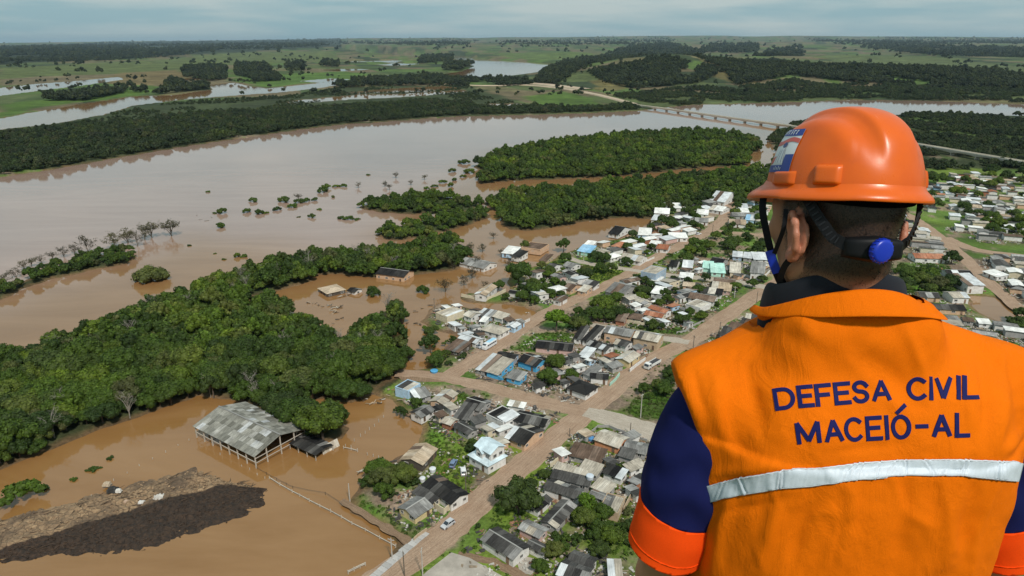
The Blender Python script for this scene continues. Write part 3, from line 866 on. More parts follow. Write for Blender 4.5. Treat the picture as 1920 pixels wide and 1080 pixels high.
def catmull(pts, n=10):
    pts = [Vector(p) for p in pts]
    out = []
    q = [pts[0] * 2 - pts[1]] + pts + [pts[-1] * 2 - pts[-2]]
    for i in range(1, len(q) - 2):
        for k in range(n):
            t = k / n
            a, b, c, d = q[i - 1], q[i], q[i + 1], q[i + 2]
            out.append(0.5 * ((2 * b) + (c - a) * t + (2 * a - 5 * b + 4 * c - d) * t * t + (3 * b - a - 3 * c + d) * t ** 3))
    out.append(pts[-1])
    return out
ROADS = []
def road(name, px, width, mat, z=0.03, edge=0.5, seed=1):
    c = catmull([P(a, b, LAND_Z) for a, b in px], 14)
    ws = width if isinstance(width, (list, tuple)) else [width, width]
    V, UV, F = [], [], []
    d, m = 0.0, 7
    for i, p in enumerate(c):
        t = (c[min(i + 1, len(c) - 1)] - c[max(i - 1, 0)]).normalized()
        n = Vector((t.y, -t.x, 0))
        if i: d += (p - c[i - 1]).length
        w = ws[0] + (ws[1] - ws[0]) * i / (len(c) - 1)
        for k in range(m):
            s = (k / (m - 1) - 0.5)
            j = edge * (float(vnoise(np.array([d / 2.3]), np.array([k * 9.7 + seed]))[0]) - 0.5) * (2 if k in (0, m - 1) else 0)
            q = p + n * (s * w + (1 if s > 0 else -1) * j)
            V.append((q.x, q.y, LAND_Z + z + (0.0 if 0 < k < m - 1 else -0.028))); UV.append((s * w, d))
        if i:
            a = (i - 1) * m
            F += [(a + k, a + k + 1, a + m + k + 1, a + m + k) for k in range(m - 1)]
        ROADS.append((p.x, p.y, w))
    me = mesh(name, V, F, mat)
    ul = me.uv_layers.new(name='UVMap')
    for l in me.loops: ul.data[l.index].uv = UV[l.vertex_index]
    return tag(obj(name, me), kind='structure')
YARDS = []
def plot(name, px, mat, z, kind='structure'):
    YARDS.append(polyP(px, LAND_Z))
    c = [P(a, b, LAND_Z) for a, b in px]
    me = mesh(name, [(p.x, p.y, LAND_Z + z) for p in c], [tuple(range(len(c)))], mat)
    ul = me.uv_layers.new(name='UVMap')
    for l in me.loops: ul.data[l.index].uv = (c[l.vertex_index].x, c[l.vertex_index].y)
    o = obj(name, me)
    return tag(o, kind=kind)
road('dirt_road', [(600,1190),(690,1108),(745,1065),(838,996),(900,940),(965,884),(1040,820),(1100,772),(1180,704),(1240,665),(1292,640),(1345,603),(1400,565),(1448,535),(1500,505)], [9.0, 8.6], DIRT_ROAD, 0.030)
road('dirt_road', [(838,706),(880,682),(930,652),(985,611),(1040,579),(1120,543),(1190,508),(1222,487),(1290,453),(1335,430),(1360,403),(1372,372)], [7.5, 8.5], DIRT_ROAD, 0.034, seed=5)
road('dirt_road', [(742,700),(800,702),(845,710),(900,722),(980,743),(1050,763),(1098,772)], [6.0, 8.0], DIRT_ROAD, 0.038, seed=8)
road('gravel_road', [(1098,772),(1150,786),(1200,802),(1262,826)], [8.5, 11], PALE_ROAD, 0.042, seed=12)
road('dirt_road', [(1055,480),(1090,491),(1140,500),(1190,507),(1250,516),(1330,523),(1400,532),(1446,541)], [5.5, 8.0], PALE_ROAD, 0.042, seed=15)
road('dirt_road', [(1335,432),(1390,438),(1450,442)], 7.5, DIRT_ROAD, 0.038, seed=19)
road('dirt_lane', [(1100,607),(1150,616),(1230,632),(1292,642)], [4.0, 6.0], PALE_ROAD, 0.046, seed=22)
road('dirt_road', [(1660,385),(1705,405),(1745,432),(1790,468),(1830,505),(1872,545),(1960,620)], [9.0, 7.5], DIRT_ROAD, 0.030, seed=25)
road('dirt_road', [(1770,445),(1830,468),(1920,480),(2000,490)], [9, 8], DIRT_ROAD, 0.034, seed=28)
road('mud_track', [(640,938),(690,968),(770,1018)], 2.4, MUD_ROAD, 0.03, seed=31)
road('mud_track', [(858,1040),(920,1052),(1000,1090)], 2.2, MUD_ROAD, 0.05, seed=33)
GRAVEL = simple('fine_gravel', (0.40, 0.355, 0.305), .95, .22, .35, .25)
plot('gravel_yard', [(846,1036),(880,1046),(945,1082),(960,1110),(760,1110),(800,1072)], GRAVEL, 0.058)
plot('dirt_yard', [(968,1050),(985,1043),(1004,1048),(1008,1066),(996,1078),(975,1074)], GRAVEL, 0.03)
plot('mud_flat', [(742,702),(790,694),(845,700),(838,716),(795,716),(752,712)], MUD_ROAD, 0.02)

# whitish pavement beside the road, slab by slab
def pavement():
    m = simple('worn_concrete', (0.46, 0.44, 0.42), 0.85, 0.25, 0.6, 0.3, objvar=0.12)
    a0, a1 = P(799, 998, LAND_Z), P(696, 1086, LAND_Z)
    b = MB(); root = None
    n = 13
    t = (a1 - a0); L = t.length; t.normalize(); nn = Vector((t.y, -t.x, 0))
    rz = math.atan2(t.y, t.x)
    unit = mesh('paving_slab', *(lambda q: (q.V, q.F))(MB().box((0, 0, 0), (1, 1, 1))), m)
    base = MB().box((L / 2, 0, 0.035), (L, 2.1, 0.07)).build('pavement', m, loc=a0, rot=(0, 0, rz))
    tag(base, kind='structure')
    for i in range(n):
        s = L / n
        obj('paving_slab', unit, base, ((i + .5) * s, RNG.uniform(-.12, .12), 0.10 + 0.012 * (i % 2)), (0, 0, RNG.uniform(-.006, .006)), (s - 0.06, 2.2 + RNG.uniform(-.2, .2), 0.09))
pavement()

# ------------------------------------------------------------------ houses
def roof_mat(name, stops, rough=0.9, streak=0.6, spec=0.05):
    m, nt, bs = new_mat(name)
    oi = nd(nt, 'ShaderNodeObjectInfo'); tc = nd(nt, 'ShaderNodeTexCoord')
    sc = nd(nt, 'ShaderNodeVectorMath', operation='MULTIPLY_ADD')
    sc.inputs[1].default_value = (5.0, 1.0, 1.0)
    cmb = nd(nt, 'ShaderNodeCombineXYZ')
    k = nd(nt, 'ShaderNodeMath', operation='MULTIPLY'); k.inputs[1].default_value = 57.0
    nt.links.new(oi.outputs['Random'], k.inputs[0])
    for s in 'XYZ': nt.links.new(k.outputs[0], cmb.inputs[s])
    nt.links.new(tc.outputs['Object'], sc.inputs[0]); nt.links.new(cmb.outputs[0], sc.inputs[2])
    n1 = noise(nt, 1.4, 7, 0.7, vec=sc.outputs[0])
    c = ramp(nt, oi.outputs['Random'], stops)
    c = mixc(nt, 1.0, c, ramp(nt, n1, [(0.25, 1 - streak), (0.5, 1.0), (0.78, 1 + streak)]), 'MULTIPLY')
    n2 = noise(nt, 0.35, 5, 0.6, vec=nd(nt, 'ShaderNodeNewGeometry').outputs['Position'])
    c = mixc(nt, 1.0, c, ramp(nt, n2, [(0.3, 0.72), (0.7, 1.25)]), 'MULTIPLY')
    nt.links.new(c, bs.inputs['Base Color'])
    bs.inputs['Roughness'].default_value = rough; bs.inputs['Specular IOR Level'].default_value = spec
    bump(nt, bs, n1, 0.4, 0.05)
    return m
ROOF = {
 'black': roof_mat('black_roof', [(0.0, (0.016, 0.016, 0.017)), (0.55, (0.028, 0.027, 0.026)), (0.8, (0.05, 0.048, 0.045)), (0.93, (0.10, 0.096, 0.09)), (1.0, (0.26, 0.255, 0.245))]),
 'dark grey': roof_mat('dark_grey_roof', [(0.0, (0.040, 0.038, 0.037)), (0.6, (0.075, 0.072, 0.068)), (0.9, (0.13, 0.125, 0.118)), (1.0, (0.34, 0.33, 0.32))]),
 'grey': roof_mat('grey_roof', [(0.0, (0.15, 0.146, 0.14)), (0.6, (0.215, 0.21, 0.20)), (1.0, (0.34, 0.335, 0.32))]),
 'beige': roof_mat('beige_roof', [(0.0, (0.33, 0.29, 0.235)), (0.6, (0.42, 0.375, 0.31)), (1.0, (0.53, 0.49, 0.42))]),
 'pale': roof_mat('pale_roof', [(0.0, (0.46, 0.48, 0.49)), (0.6, (0.55, 0.57, 0.58)), (1.0, (0.66, 0.67, 0.67))], streak=0.2),
 'white': roof_mat('white_roof', [(0.0, (0.62, 0.61, 0.58)), (1.0, (0.76, 0.75, 0.72))], streak=0.18),
 'brown': roof_mat('brown_roof', [(0.0, (0.10, 0.068, 0.05)), (0.6, (0.145, 0.10, 0.075)), (1.0, (0.22, 0.165, 0.13))]),
 'tan': roof_mat('tan_roof', [(0.0, (0.34, 0.255, 0.175)), (0.6, (0.43, 0.335, 0.24)), (1.0, (0.52, 0.43, 0.33))]),
 'red': roof_mat('red_tile_roof', [(0.0, (0.27, 0.105, 0.06)), (0.6, (0.345, 0.145, 0.085)), (1.0, (0.42, 0.20, 0.125))]),
 'ice blue': roof_mat('ice_blue_roof', [(0.0, (0.52, 0.63, 0.68)), (1.0, (0.62, 0.71, 0.75))], streak=0.12),
 'mint': roof_mat('mint_roof', [(0.0, (0.36, 0.60, 0.52)), (1.0, (0.45, 0.66, 0.58))], streak=0.15),
 'blue': roof_mat('blue_roof', [(0.0, (0.20, 0.42, 0.62)), (1.0, (0.32, 0.50, 0.66))], streak=0.2),
}
def wall_mat(name, col):
    m, nt, bs = new_mat(name)
    tc = nd(nt, 'ShaderNodeTexCoord'); geo = nd(nt, 'ShaderNodeNewGeometry')
    n1 = noise(nt, 0.9, 6, 0.65, vec=geo.outputs['Position'])
    c = mixc(nt, ramp(nt, n1, [(0.40, 0.0), (0.72, 0.65)]), col, [v * 0.62 * f for v, f in zip(col, (1.0, 0.93, 0.84))])
    nt.links.new(c, bs.inputs['Base Color']); bs.inputs['Roughness'].default_value = 0.9; bs.inputs['Specular IOR Level'].default_value = 0.2
    return m
WALL = {k: wall_mat(k.replace(' ', '_') + '_plaster', c) for k, c in {
 'white': (0.72, 0.71, 0.69), 'cream': (0.66, 0.58, 0.43), 'yellow': (0.66, 0.53, 0.30), 'peach': (0.62, 0.42, 0.28), 'orange': (0.66, 0.30, 0.16),
 'brick': (0.34, 0.15, 0.09), 'light blue': (0.45, 0.64, 0.82), 'bright blue': (0.10, 0.42, 0.72), 'grey': (0.36, 0.35, 0.34), 'pink': (0.58, 0.40, 0.36),
 'mint': (0.42, 0.68, 0.58), 'blue grey': (0.36, 0.45, 0.55), 'tan': (0.50, 0.38, 0.26), 'dark': (0.10, 0.085, 0.07)}.items()}
GLASS = simple('window_glass', (0.035, 0.04, 0.045), 0.15, 0.2, 2.0, spec=0.5)
FRAME = simple('window_frame', (0.55, 0.53, 0.50), 0.6, 0.2)
DOOR = simple('door_paint', (0.20, 0.13, 0.09), 0.6, 0.3, objvar=0.5)
RIDGE = simple('ridge_cap', (0.36, 0.35, 0.33), 0.85, 0.3, 1.5, objvar=0.35)
def unit_box(name, mat): 
    b = MB().box((0, 0, 0), (1, 1, 1)); return mesh(name, b.V, b.F, mat)
_sheet = {}
def sheet_mesh(r):
    """a roofing sheet of one metre square with three shallow ribs"""
    if r not in _sheet:
        V, F, n = [], [], 8
        for i in range(n + 1):
            x = i / n - 0.5; z = 0.45 if i % 2 else 0.0
            for y in (-.5, .5): V += [(x, y, z + 0.5), (x, y, z - 0.5)]
        for i in range(n):
            a, b = 4 * i, 4 * (i + 1)
            F += [(a, b, b + 2, a + 2), (a + 1, a + 3, b + 3, b + 1), (a, a + 1, b + 1, b), (a + 2, b + 2, b + 3, a + 3)]
        F += [(0, 2, 3, 1), (4 * n, 4 * n + 1, 4 * n + 3, 4 * n + 2)]
        _sheet[r] = mesh('roof_sheet', V, F, ROOF[r])
    return _sheet[r]
def _window():
    b = MB()
    for x in (-.5, .5): b.box((x, 0, 0), (.12, .16, 1.12))
    for z in (-.5, .5): b.box((0, 0, z), (.88, .16, .12))
    b.box((0, 0, 0), (.05, .12, .88))
    k = len(b.F)
    b.box((-.235, 0, 0), (.42, .06, .88)); b.box((.235, 0, 0), (.42, .06, .88))
    me = mesh('window', b.V, b.F, [FRAME, GLASS])
    me.polygons.foreach_set('material_index', [0] * k + [1] * (len(b.F) - k))
    return me
WIN = _window()
_doors = unit_box('door', DOOR)
_ridge = unit_box('ridge_cap', RIDGE)
HOUSES = []       # footprints (centre, half length, half width, angle) for keeping trees and clutter off the roofs
CROP = {1: (640,880,5.4), 2: (880,880,5.3333), 3: (920,720,6), 4: (640,690,5.684), 5: (860,600,6), 6: (1100,560,6), 7: (760,520,6), 8: (940,440,6),
        9: (1160,420,6), 10: (1140,340,6.4), 11: (1660,300,6), 12: (1640,460,5.4), 13: (560,460,5.647), 14: (340,740,5.647), 0: (0, 0, 1)}
def cp(c, p):
    x0, y0, s = CROP[c]; return (x0 + p[0] / s, y0 + p[1] / s)

def house_at(cx, cy, L, W, rz, h, kind, wall, roof, label, detail=2, pitch=17, group='houses of the flooded town', name='house', z0=None, parapet=False):
    """a house with its ridge along local x; front eave at -y"""
    rg = random.Random(int(cx * 13 + cy * 7))
    z0 = LAND_Z if z0 is None else z0
    t = thing(name, label, 'house', (cx, cy, z0), rz, group)
    HOUSES.append((cx, cy, L / 2 + .5, W / 2 + .5, rz))
    l, w = L / 2 - 0.25, W / 2 - 0.25
    rise = math.tan(math.radians(pitch)) * W / 2
    ov = 0.22
    b = MB()
    low = -0.5
    if kind in ('gable', 'hip'):
        g = rise * 0.93 if kind == 'gable' else 0.0
        b.add([(-l, -w, low), (l, -w, low), (l, w, low), (-l, w, low), (-l, -w, h), (l, -w, h), (l, w, h), (-l, w, h), (-l, 0, h + g), (l, 0, h + g)],
              [(0, 1, 5, 4), (2, 3, 7, 6), (1, 2, 6, 9, 5), (3, 0, 4, 8, 7)])
    elif kind == 'mono':
        mr = rise * 0.9
        b.add([(-l, -w, low), (l, -w, low), (l, w, low), (-l, w, low), (-l, -w, h), (l, -w, h), (l, w, h + mr), (-l, w, h + mr)],
              [(0, 1, 5, 4), (2, 3, 7, 6), (1, 2, 6, 5), (3, 0, 4, 7)])
    else:
        pw = 0.18; ph = 0.45
        b.box((0, -w, (h + ph + low) / 2), (2 * l + pw, pw, h + ph - low)); b.box((0, w, (h + ph + low) / 2), (2 * l + pw, pw, h + ph - low))
        b.box((-l, 0, (h + ph + low) / 2 - .01), (pw, 2 * w - pw, h + ph - low)); b.box((l, 0, (h + ph + low) / 2 - .01), (pw, 2 * w - pw, h + ph - low))
    b.build('wall', WALL[wall], t)
    # roof sheets
    def slab(cxs, y0, z0_, y1, z1, cols, lenx, x0):
        sl = math.hypot(y1 - y0, z1 - z0_); ang = math.atan2(z1 - z0_, y1 - y0)
        for i in range(cols):
            wx = lenx / cols
            alt = rg.choice(('grey', 'pale', 'brown', 'dark grey', 'beige')) if detail >= 1 and roof not in ('red', 'ice blue', 'mint') and rg.random() < .13 else roof
            o = obj('roof_sheet', sheet_mesh(alt), t, (x0 + (i + .5) * wx, (y0 + y1) / 2, (z0_ + z1) / 2 + 0.05 + 0.035 * (i % 2)),
                    (ang + rg.gauss(0, .008), rg.gauss(0, .010), rg.gauss(0, .006)), (wx * 1.03, sl * rg.uniform(0.985, 1.02), 0.07))
    step = 1.9 if detail >= 2 else 3.2 if detail == 1 else 99
    cols = max(1 if detail < 1 else 2, min(9, round(L / step)))
    if kind == 'gable':
        e = math.tan(math.radians(pitch)) * ov
        slab(0, -W / 2 - ov, h - e, 0.04, h + rise, cols, L + .3, -L / 2 - .15)
        slab(0, W / 2 + ov, h - e, -0.04, h + rise, cols, L + .3, -L / 2 - .15)
        if detail >= 1 and rg.random() < 0.7: obj('ridge_cap', _ridge, t, (0, 0, h + rise + 0.13), None, (L + .32, 0.34, 0.09))
    elif kind == 'hip':
        hl = max(0.3, L / 2 - W / 2)
        e, l2, w2 = -0.05, L / 2 + ov, W / 2 + ov
        V = [(-l2, -w2, h + e), (l2, -w2, h + e), (l2, w2, h + e), (-l2, w2, h + e), (-hl, 0, h + rise * 1.1), (hl, 0, h + rise * 1.1)]
        for f in ((0, 1, 5, 4), (2, 3, 4, 5), (1, 2, 5), (3, 0, 4)):
            vs = [Vector(V[i]) for i in f]; n = (vs[1] - vs[0]).cross(vs[2] - vs[0]).normalized() * 0.08
            k = len(f); q = MB().add(vs + [v + n for v in vs], [tuple(range(k))[::-1], tuple(range(k, 2 * k))] + [(i, (i + 1) % k, k + (i + 1) % k, k + i) for i in range(k)])
            q.build('roof_slope', ROOF[roof], t)
    elif kind == 'mono':
        slab(0, -W / 2 - ov, h - 0.05, W / 2 + ov, h + rise * 0.9 + 0.05, cols, L + .3, -L / 2 - .15)
    else:
        slab(0, -W / 2 + .12, h - 0.02, W / 2 - .12, h + 0.12, max(1, cols - 1), L - .72, -L / 2 + .36)
    # windows and doors
    if detail >= 1:
        sides = [((0, -w - .03), 0.0, L, 1), ((0, w + .03), math.pi, L, 1), ((-l - .03, 0), -math.pi / 2, W, 0), ((l + .03, 0), math.pi / 2, W, 0)]
        wz = min(1.55, h - 0.75)
        for (sx, sy), a, ln, fr in sides:
            k = max(1, min(4, int(ln / 3.2)))
            door = rg.randrange(k) if fr and k > 1 else -1
            for i in range(k):
                off = (i - (k - 1) / 2) * ln / k + rg.uniform(-.3, .3)
                x, y = sx + off * math.cos(a), sy + off * math.sin(a)
                if i == door: obj('door', _doors, t, (x, y, 1.03), (0, 0, a), (0.9, 0.10, 2.06))
                elif rg.random() < 0.8: obj('window', WIN, t, (x, y, wz), (0, 0, a), (rg.choice((1.0, 1.25, 1.5)), 1.0, rg.choice((0.85, 1.0))))
            if h > 4.5:
                for i in range(k):
                    off = (i - (k - 1) / 2) * ln / k
                    obj('window', WIN, t, (sx + off * math.cos(a), sy + off * math.sin(a), 4.1), (0, 0, a), (1.2, 1.0, 0.95))
    return t

def house(c, A, B, C, h, kind, wall, roof, place, detail=2, pitch=17, name='house', z0=None, smin=3.0):
    z = (LAND_Z if z0 is None else z0) + h
    a, b_, d = (P(*cp(c, q), z) for q in (A, B, C))
    u = b_ - a; L = max(smin, u.length); u.normalize()
    v = Vector((-u.y, u.x, 0))
    W = (d - b_).dot(v)
    if W < 0: W = -W; v = -v
    W = max(smin, W)
    ctr = (a + b_) / 2 + v * W / 2
    if Vector((-u.y, u.x, 0)).dot(v) < 0: u = -u
    n = 'dark' if wall == 'dark' else wall
    label = '%s-walled house with %s roof %s' % (n.replace(' ', '-'), roof, place)
    return house_at(ctr.x, ctr.y, L, W, math.atan2(u.y, u.x), h, kind, wall, roof, label, detail, pitch, name=name, z0=z0)

G, Mo, Fl, Hp = 'gable', 'mono', 'flat', 'hip'
HL = [
 (1,(745,495),(930,375),(770,265),2.6,G,'yellow','grey','beside the silver car parked on the road'),
 (1,(815,155),(1110,355),(1250,220),3.0,G,'white','black','long and windowless behind the yellow house'),
 (1,(715,235),(930,345),(1000,295),2.4,Mo,'cream','dark grey','joining the yellow house to the long dark one'),
 (2,(115,700),(440,905),(560,740),3.0,G,'white','dark grey','streaked with white, nearest the bottom edge'),
 (2,(565,760),(745,850),(785,770),2.6,G,'white','dark grey','annex facing the round dirt yard'),
 (2,(490,590),(700,690),(815,610),2.4,G,'pink','grey','small, behind the white-streaked roof'),
 (2,(870,590),(1075,365),(880,345),2.6,G,'grey','dark grey','with pale stripes beside the bright green tree'),
 (2,(690,420),(830,300),(720,215),2.5,G,'white','black','right behind the big leafy tree'),
 (2,(740,185),(1075,300),(1190,215),2.8,G,'white','dark grey','long, along the row behind the big tree'),
 (2,(810,80),(1195,172),(1215,100),2.8,Mo,'grey','dark grey','narrow, at the back of the long white house'),
 (2,(1195,255),(1390,330),(1400,265),2.6,G,'white','grey','between the bright tree and the orange cuff'),
 (2,(1290,405),(1490,458),(1610,300),2.7,Fl,'tan','beige','terrace beside the orange cuff'),
 (2,(1215,175),(1380,250),(1480,180),2.4,Mo,'grey','beige','low, in the middle of the packed block'),
 (2,(870,1050),(1150,1150),(1320,1010),2.6,G,'grey','dark grey','cut by the bottom edge of the picture'),
 (2,(985,905),(1220,995),(1310,905),2.8,G,'white','dark grey','with white ridge lines below the thicket'),
 (2,(1395,1065),(1530,1070),(1560,930),2.6,Mo,'white','pale','beside the worker’s bare forearm'),
 (3,(1160,625),(1440,722),(1560,605),2.8,G,'orange','beige','on the corner by the gravel cross street'),
 (3,(1490,745),(1740,795),(1795,680),2.6,G,'grey','grey','right of the orange corner house'),
 (3,(870,800),(1240,890),(1330,770),2.3,Mo,'grey','brown','sunken and rubble covered, below the orange house'),
 (3,(980,965),(1190,1035),(1245,930),2.5,Mo,'grey','beige','small, in the yard below the rubble roof'),
 (3,(700,955),(1060,1065),(1110,1000),2.5,Mo,'cream','beige','long and narrow against the roadside wall'),
 (3,(1260,995),(1470,1072),(1530,985),2.6,Mo,'white','black','with open doorway under the garden trees'),
 (3,(1430,805),(1590,850),(1610,760),2.4,Mo,'grey','dark grey','shed right of the rubble roof'),
 (3,(160,600),(380,690),(560,505),2.8,G,'peach','black','collapsed at the corner behind the two-storey house'),
 (3,(240,405),(600,485),(680,370),2.6,G,'grey','black','with white streaks near the road junction'),
 (3,(-60,345),(140,445),(250,305),2.8,Fl,'white','black','with open top and white parapet'),
 (3,(80,370),(165,430),(240,315),3.2,Mo,'white','pale','on the corner of the open white block'),
 (3,(185,240),(370,272),(385,230),2.6,Mo,'white','white','long bar along the cross street'),
 (5,(1210,765),(1430,845),(1550,740),2.7,Hp,'white','black','standing alone at the road junction'),
 (4,(565,210),(710,258),(828,165),3.4,Fl,'light blue','beige','at the edge of the flooded yard'),
 (4,(850,530),(1000,450),(890,390),2.6,G,'white','dark grey','with red brick side at the water'),
 (4,(1090,392),(1245,270),(1140,200),2.6,G,'peach','beige','below the cross street, bright roofed'),
 (4,(865,1035),(1025,862),(815,785),2.9,G,'dark','tan','straw-coloured barn at the meadow edge'),
 (4,(800,335),(960,292),(900,215),2.4,Mo,'grey','grey','slumped next to the light blue house'),
 (4,(1060,575),(1165,612),(1290,565),2.5,G,'brick','beige','hut above the green meadow'),
 (4,(1190,625),(1350,712),(1425,640),2.4,G,'grey','dark grey','shed above the two-storey house'),
 (4,(1190,525),(1330,555),(1460,425),2.2,Mo,'grey','dark grey','beside the white boat'),
 (4,(1280,405),(1470,462),(1545,340),2.4,G,'grey','black','along the cross street below the bend'),
 (5,(415,410),(625,448),(665,385),2.7,G,'blue grey','black','first of the blue compound by the street'),
 (5,(660,460),(870,528),(990,430),3.0,G,'bright blue','black','tallest of the blue compound'),
 (5,(305,578),(440,618),(615,490),2.5,Mo,'bright blue','beige','corrugated, front of the blue compound'),
 (5,(530,645),(690,685),(720,600),2.3,Mo,'bright blue','grey','small, at the foot of the blue compound'),
 (5,(190,555),(290,582),(470,440),2.2,Mo,'grey','brown','lean-to at the side of the blue compound'),
 (5,(860,308),(1275,348),(1365,265),2.7,G,'pink','black','long, along the small meadow'),
 (5,(1290,205),(1380,220),(1460,105),2.8,Mo,'white','black','narrow, end on behind the long pink house'),
 (5,(1385,222),(1480,245),(1595,112),2.8,Mo,'white','black','with blue tarpaulin, below the grey warehouse'),
 (5,(1435,275),(1660,348),(1735,290),2.8,G,'white','black','low, with three dark doors'),
 (5,(1390,600),(1480,635),(1570,540),2.6,Mo,'white','grey','left half of the pair by the main road'),
 (5,(1480,650),(1680,668),(1745,600),2.8,G,'white','black','right half of the pair by the main road'),
 (5,(1340,405),(1450,432),(1515,345),2.3,Mo,'grey','pale','tin lean-to beside the long pink house'),
 (6,(192,375),(495,432),(560,355),4.0,G,'peach','grey','warehouse left of its paler twin'),
 (6,(520,435),(800,492),(862,405),4.0,G,'tan','beige','warehouse nearest the gravel junction'),
 (6,(480,722),(605,632),(490,560),2.8,G,'yellow','beige','behind the parked truck'),
 (6,(300,505),(440,545),(530,490),2.8,G,'white','dark grey','below the grey warehouse'),
 (6,(642,178),(845,218),(890,165),3.0,G,'cream','red','nearer of the two red-tiled ones'),
 (6,(690,105),(880,165),(960,130),3.2,G,'white','red','farther of the two red-tiled ones'),
 (6,(460,215),(600,238),(640,180),2.6,Hp,'cream','brown','left of the red-tiled pair'),
 (6,(320,245),(420,262),(440,190),2.4,Mo,'brick','brown','brick shed in the rubble plot'),
 (6,(1490,415),(1580,432),(1650,360),2.6,Mo,'white','dark grey','beside the orange vest at the junction'),
 (6,(1570,345),(1700,372),(1760,310),2.6,Mo,'grey','brown','second up the road from the vest'),
 (6,(1700,302),(1830,330),(1900,270),2.6,Mo,'pink','brown','third up the road from the vest'),
 (6,(1780,245),(1900,262),(1950,210),2.6,Mo,'white','dark grey','fourth up the road from the vest'),
 (7,(335,405),(470,455),(625,365),3.2,Fl,'cream','beige','at the corner of the flooded street'),
 (7,(650,425),(740,455),(845,400),3.0,G,'white','beige','second in the row by the flooded street'),
 (7,(830,495),(900,506),(975,470),2.5,Mo,'white','white','in the middle of the pale row'),
 (7,(800,425),(950,455),(990,390),2.5,Mo,'blue grey','pale','tin roofed, along the flooded street'),
 (7,(960,435),(1090,475),(1130,420),2.5,Mo,'white','beige','with dark gap, along the flooded street'),
 (7,(840,585),(1060,645),(1150,570),3.0,Hp,'white','beige','largest of the pale row by the road'),
 (7,(590,685),(790,745),(838,680),2.6,G,'white','pale','tin roofed, beside the blue and white boat'),
 (7,(1225,570),(1350,495),(1310,440),3.0,G,'light blue','pale','end of the pale row at the street'),
 (7,(440,805),(600,850),(730,760),2.2,Mo,'dark','brown','half swallowed by bushes near the boat'),
 (7,(905,205),(1035,100),(930,70),3.4,G,'white','tan','inside the walled yard in the flood'),
 (7,(1160,168),(1290,188),(1325,160),2.8,G,'white','black','right of the walled yard'),
 (7,(1745,275),(1830,228),(1760,200),2.8,G,'white','brown','on the street above the flooded lane'),
 (8,(690,605),(780,628),(880,560),2.8,G,'peach','brown','in the gardens by the upper street'),
 (8,(695,540),(810,570),(885,550),2.8,G,'pink','beige','behind the peach house in the gardens'),
 (8,(850,630),(940,650),(965,590),2.6,Mo,'peach','beige','at the kerb of the upper street'),
 (8,(900,560),(1040,590),(1080,545),2.6,Mo,'white','dark grey','by the kerb above the peach house'),
 (8,(220,145),(440,175),(520,110),3.2,Fl,'peach','brown','roofless and standing in the flood'),
 (8,(0,205),(140,222),(230,170),2.6,Mo,'light blue','white','in the flood left of the roofless house'),
 (8,(105,240),(205,258),(240,200),2.8,Mo,'white','black','at the tip of the flooded cluster'),
 (8,(480,375),(560,395),(640,330),2.8,G,'white','black','small, by the flooded end of the lane'),
 (8,(690,345),(790,372),(842,320),2.8,G,'white','grey','on the lane above the green plot'),
 (8,(420,292),(500,304),(580,250),2.0,Mo,'tan','brown','half sunk at the end of the lane'),
 (8,(920,118),(1020,132),(1060,95),3.0,Mo,'white','white','above the teal shed'),
 (8,(850,185),(1000,205),(1035,150),2.6,Mo,'mint','blue','long teal shed above the lane'),
 (8,(1235,128),(1330,148),(1385,85),3.0,Hp,'pink','red','hipped, in the trees above the lane'),
 (8,(1140,245),(1230,272),(1300,215),2.8,Hp,'white','white','bright, near the lane corner'),
 (8,(1330,265),(1560,305),(1650,250),3.0,G,'white','beige','bungalow below the swimming pool'),
 (8,(1665,100),(1775,115),(1795,75),2.8,G,'white','white','above the swimming pool'),
 (8,(1740,155),(1870,170),(1895,120),2.8,G,'white','red','half red, above the upper street'),
 (8,(1565,420),(1740,455),(1795,370),5.4,Fl,'blue grey','beige','two storeys tall at the upper crossing'),
 (8,(1650,515),(1790,535),(1830,480),2.8,Fl,'white','white','beside the two-storey blue-grey house'),
 (8,(1165,635),(1350,685),(1490,570),2.6,G,'grey','grey','broad ruin below the upper crossing'),
 (8,(1680,655),(1800,675),(1870,620),2.6,Mo,'white','white','alone among the garden trees'),
 (9,(565,475),(650,485),(730,420),2.8,G,'white','black','first along the row past the crossing'),
 (9,(715,485),(830,495),(925,420),2.8,G,'white','pale','second along the row past the crossing'),
 (9,(945,495),(1060,505),(1080,450),2.8,Mo,'mint','mint','left of the two mint ones'),
 (9,(1040,545),(1200,555),(1205,480),2.8,Mo,'mint','mint','right of the two mint ones'),
 (9,(1010,440),(1150,465),(1220,400),3.0,G,'grey','black','behind the two mint ones'),
 (9,(1160,500),(1225,520),(1300,440),2.6,Mo,'grey','grey','right behind the mint ones'),
 (9,(1250,545),(1370,555),(1425,440),3.0,G,'cream','beige','end on to the pale street'),
 (9,(1480,545),(1640,562),(1695,440),4.0,G,'white','grey','big, at the corner below the ear'),
 (9,(1280,365),(1390,375),(1400,335),2.8,Mo,'blue grey','pale','first of the tin row behind the trees'),
 (9,(1400,378),(1500,388),(1505,345),2.8,Mo,'grey','pale','second of the tin row behind the trees'),
 (9,(1520,398),(1680,405),(1690,350),2.8,Mo,'white','pale','third of the tin row behind the trees'),
 (9,(680,600),(830,615),(850,575),2.8,Mo,'white','white','facing the mint ones across the street'),
 (9,(720,695),(920,715),(960,670),2.8,G,'peach','tan','long, in the middle of the block'),
 (9,(1060,660),(1300,690),(1390,640),3.0,G,'white','brown','at the corner of the pale street'),
 (9,(1040,735),(1260,760),(1275,695),2.6,Mo,'pink','tan','behind the corner house with brown roof'),
 (9,(920,770),(1160,800),(1195,755),2.6,Mo,'white','black','long and thin across the block'),
 (9,(780,830),(1070,880),(1125,815),2.8,G,'white','brown','long, with white gable walls'),
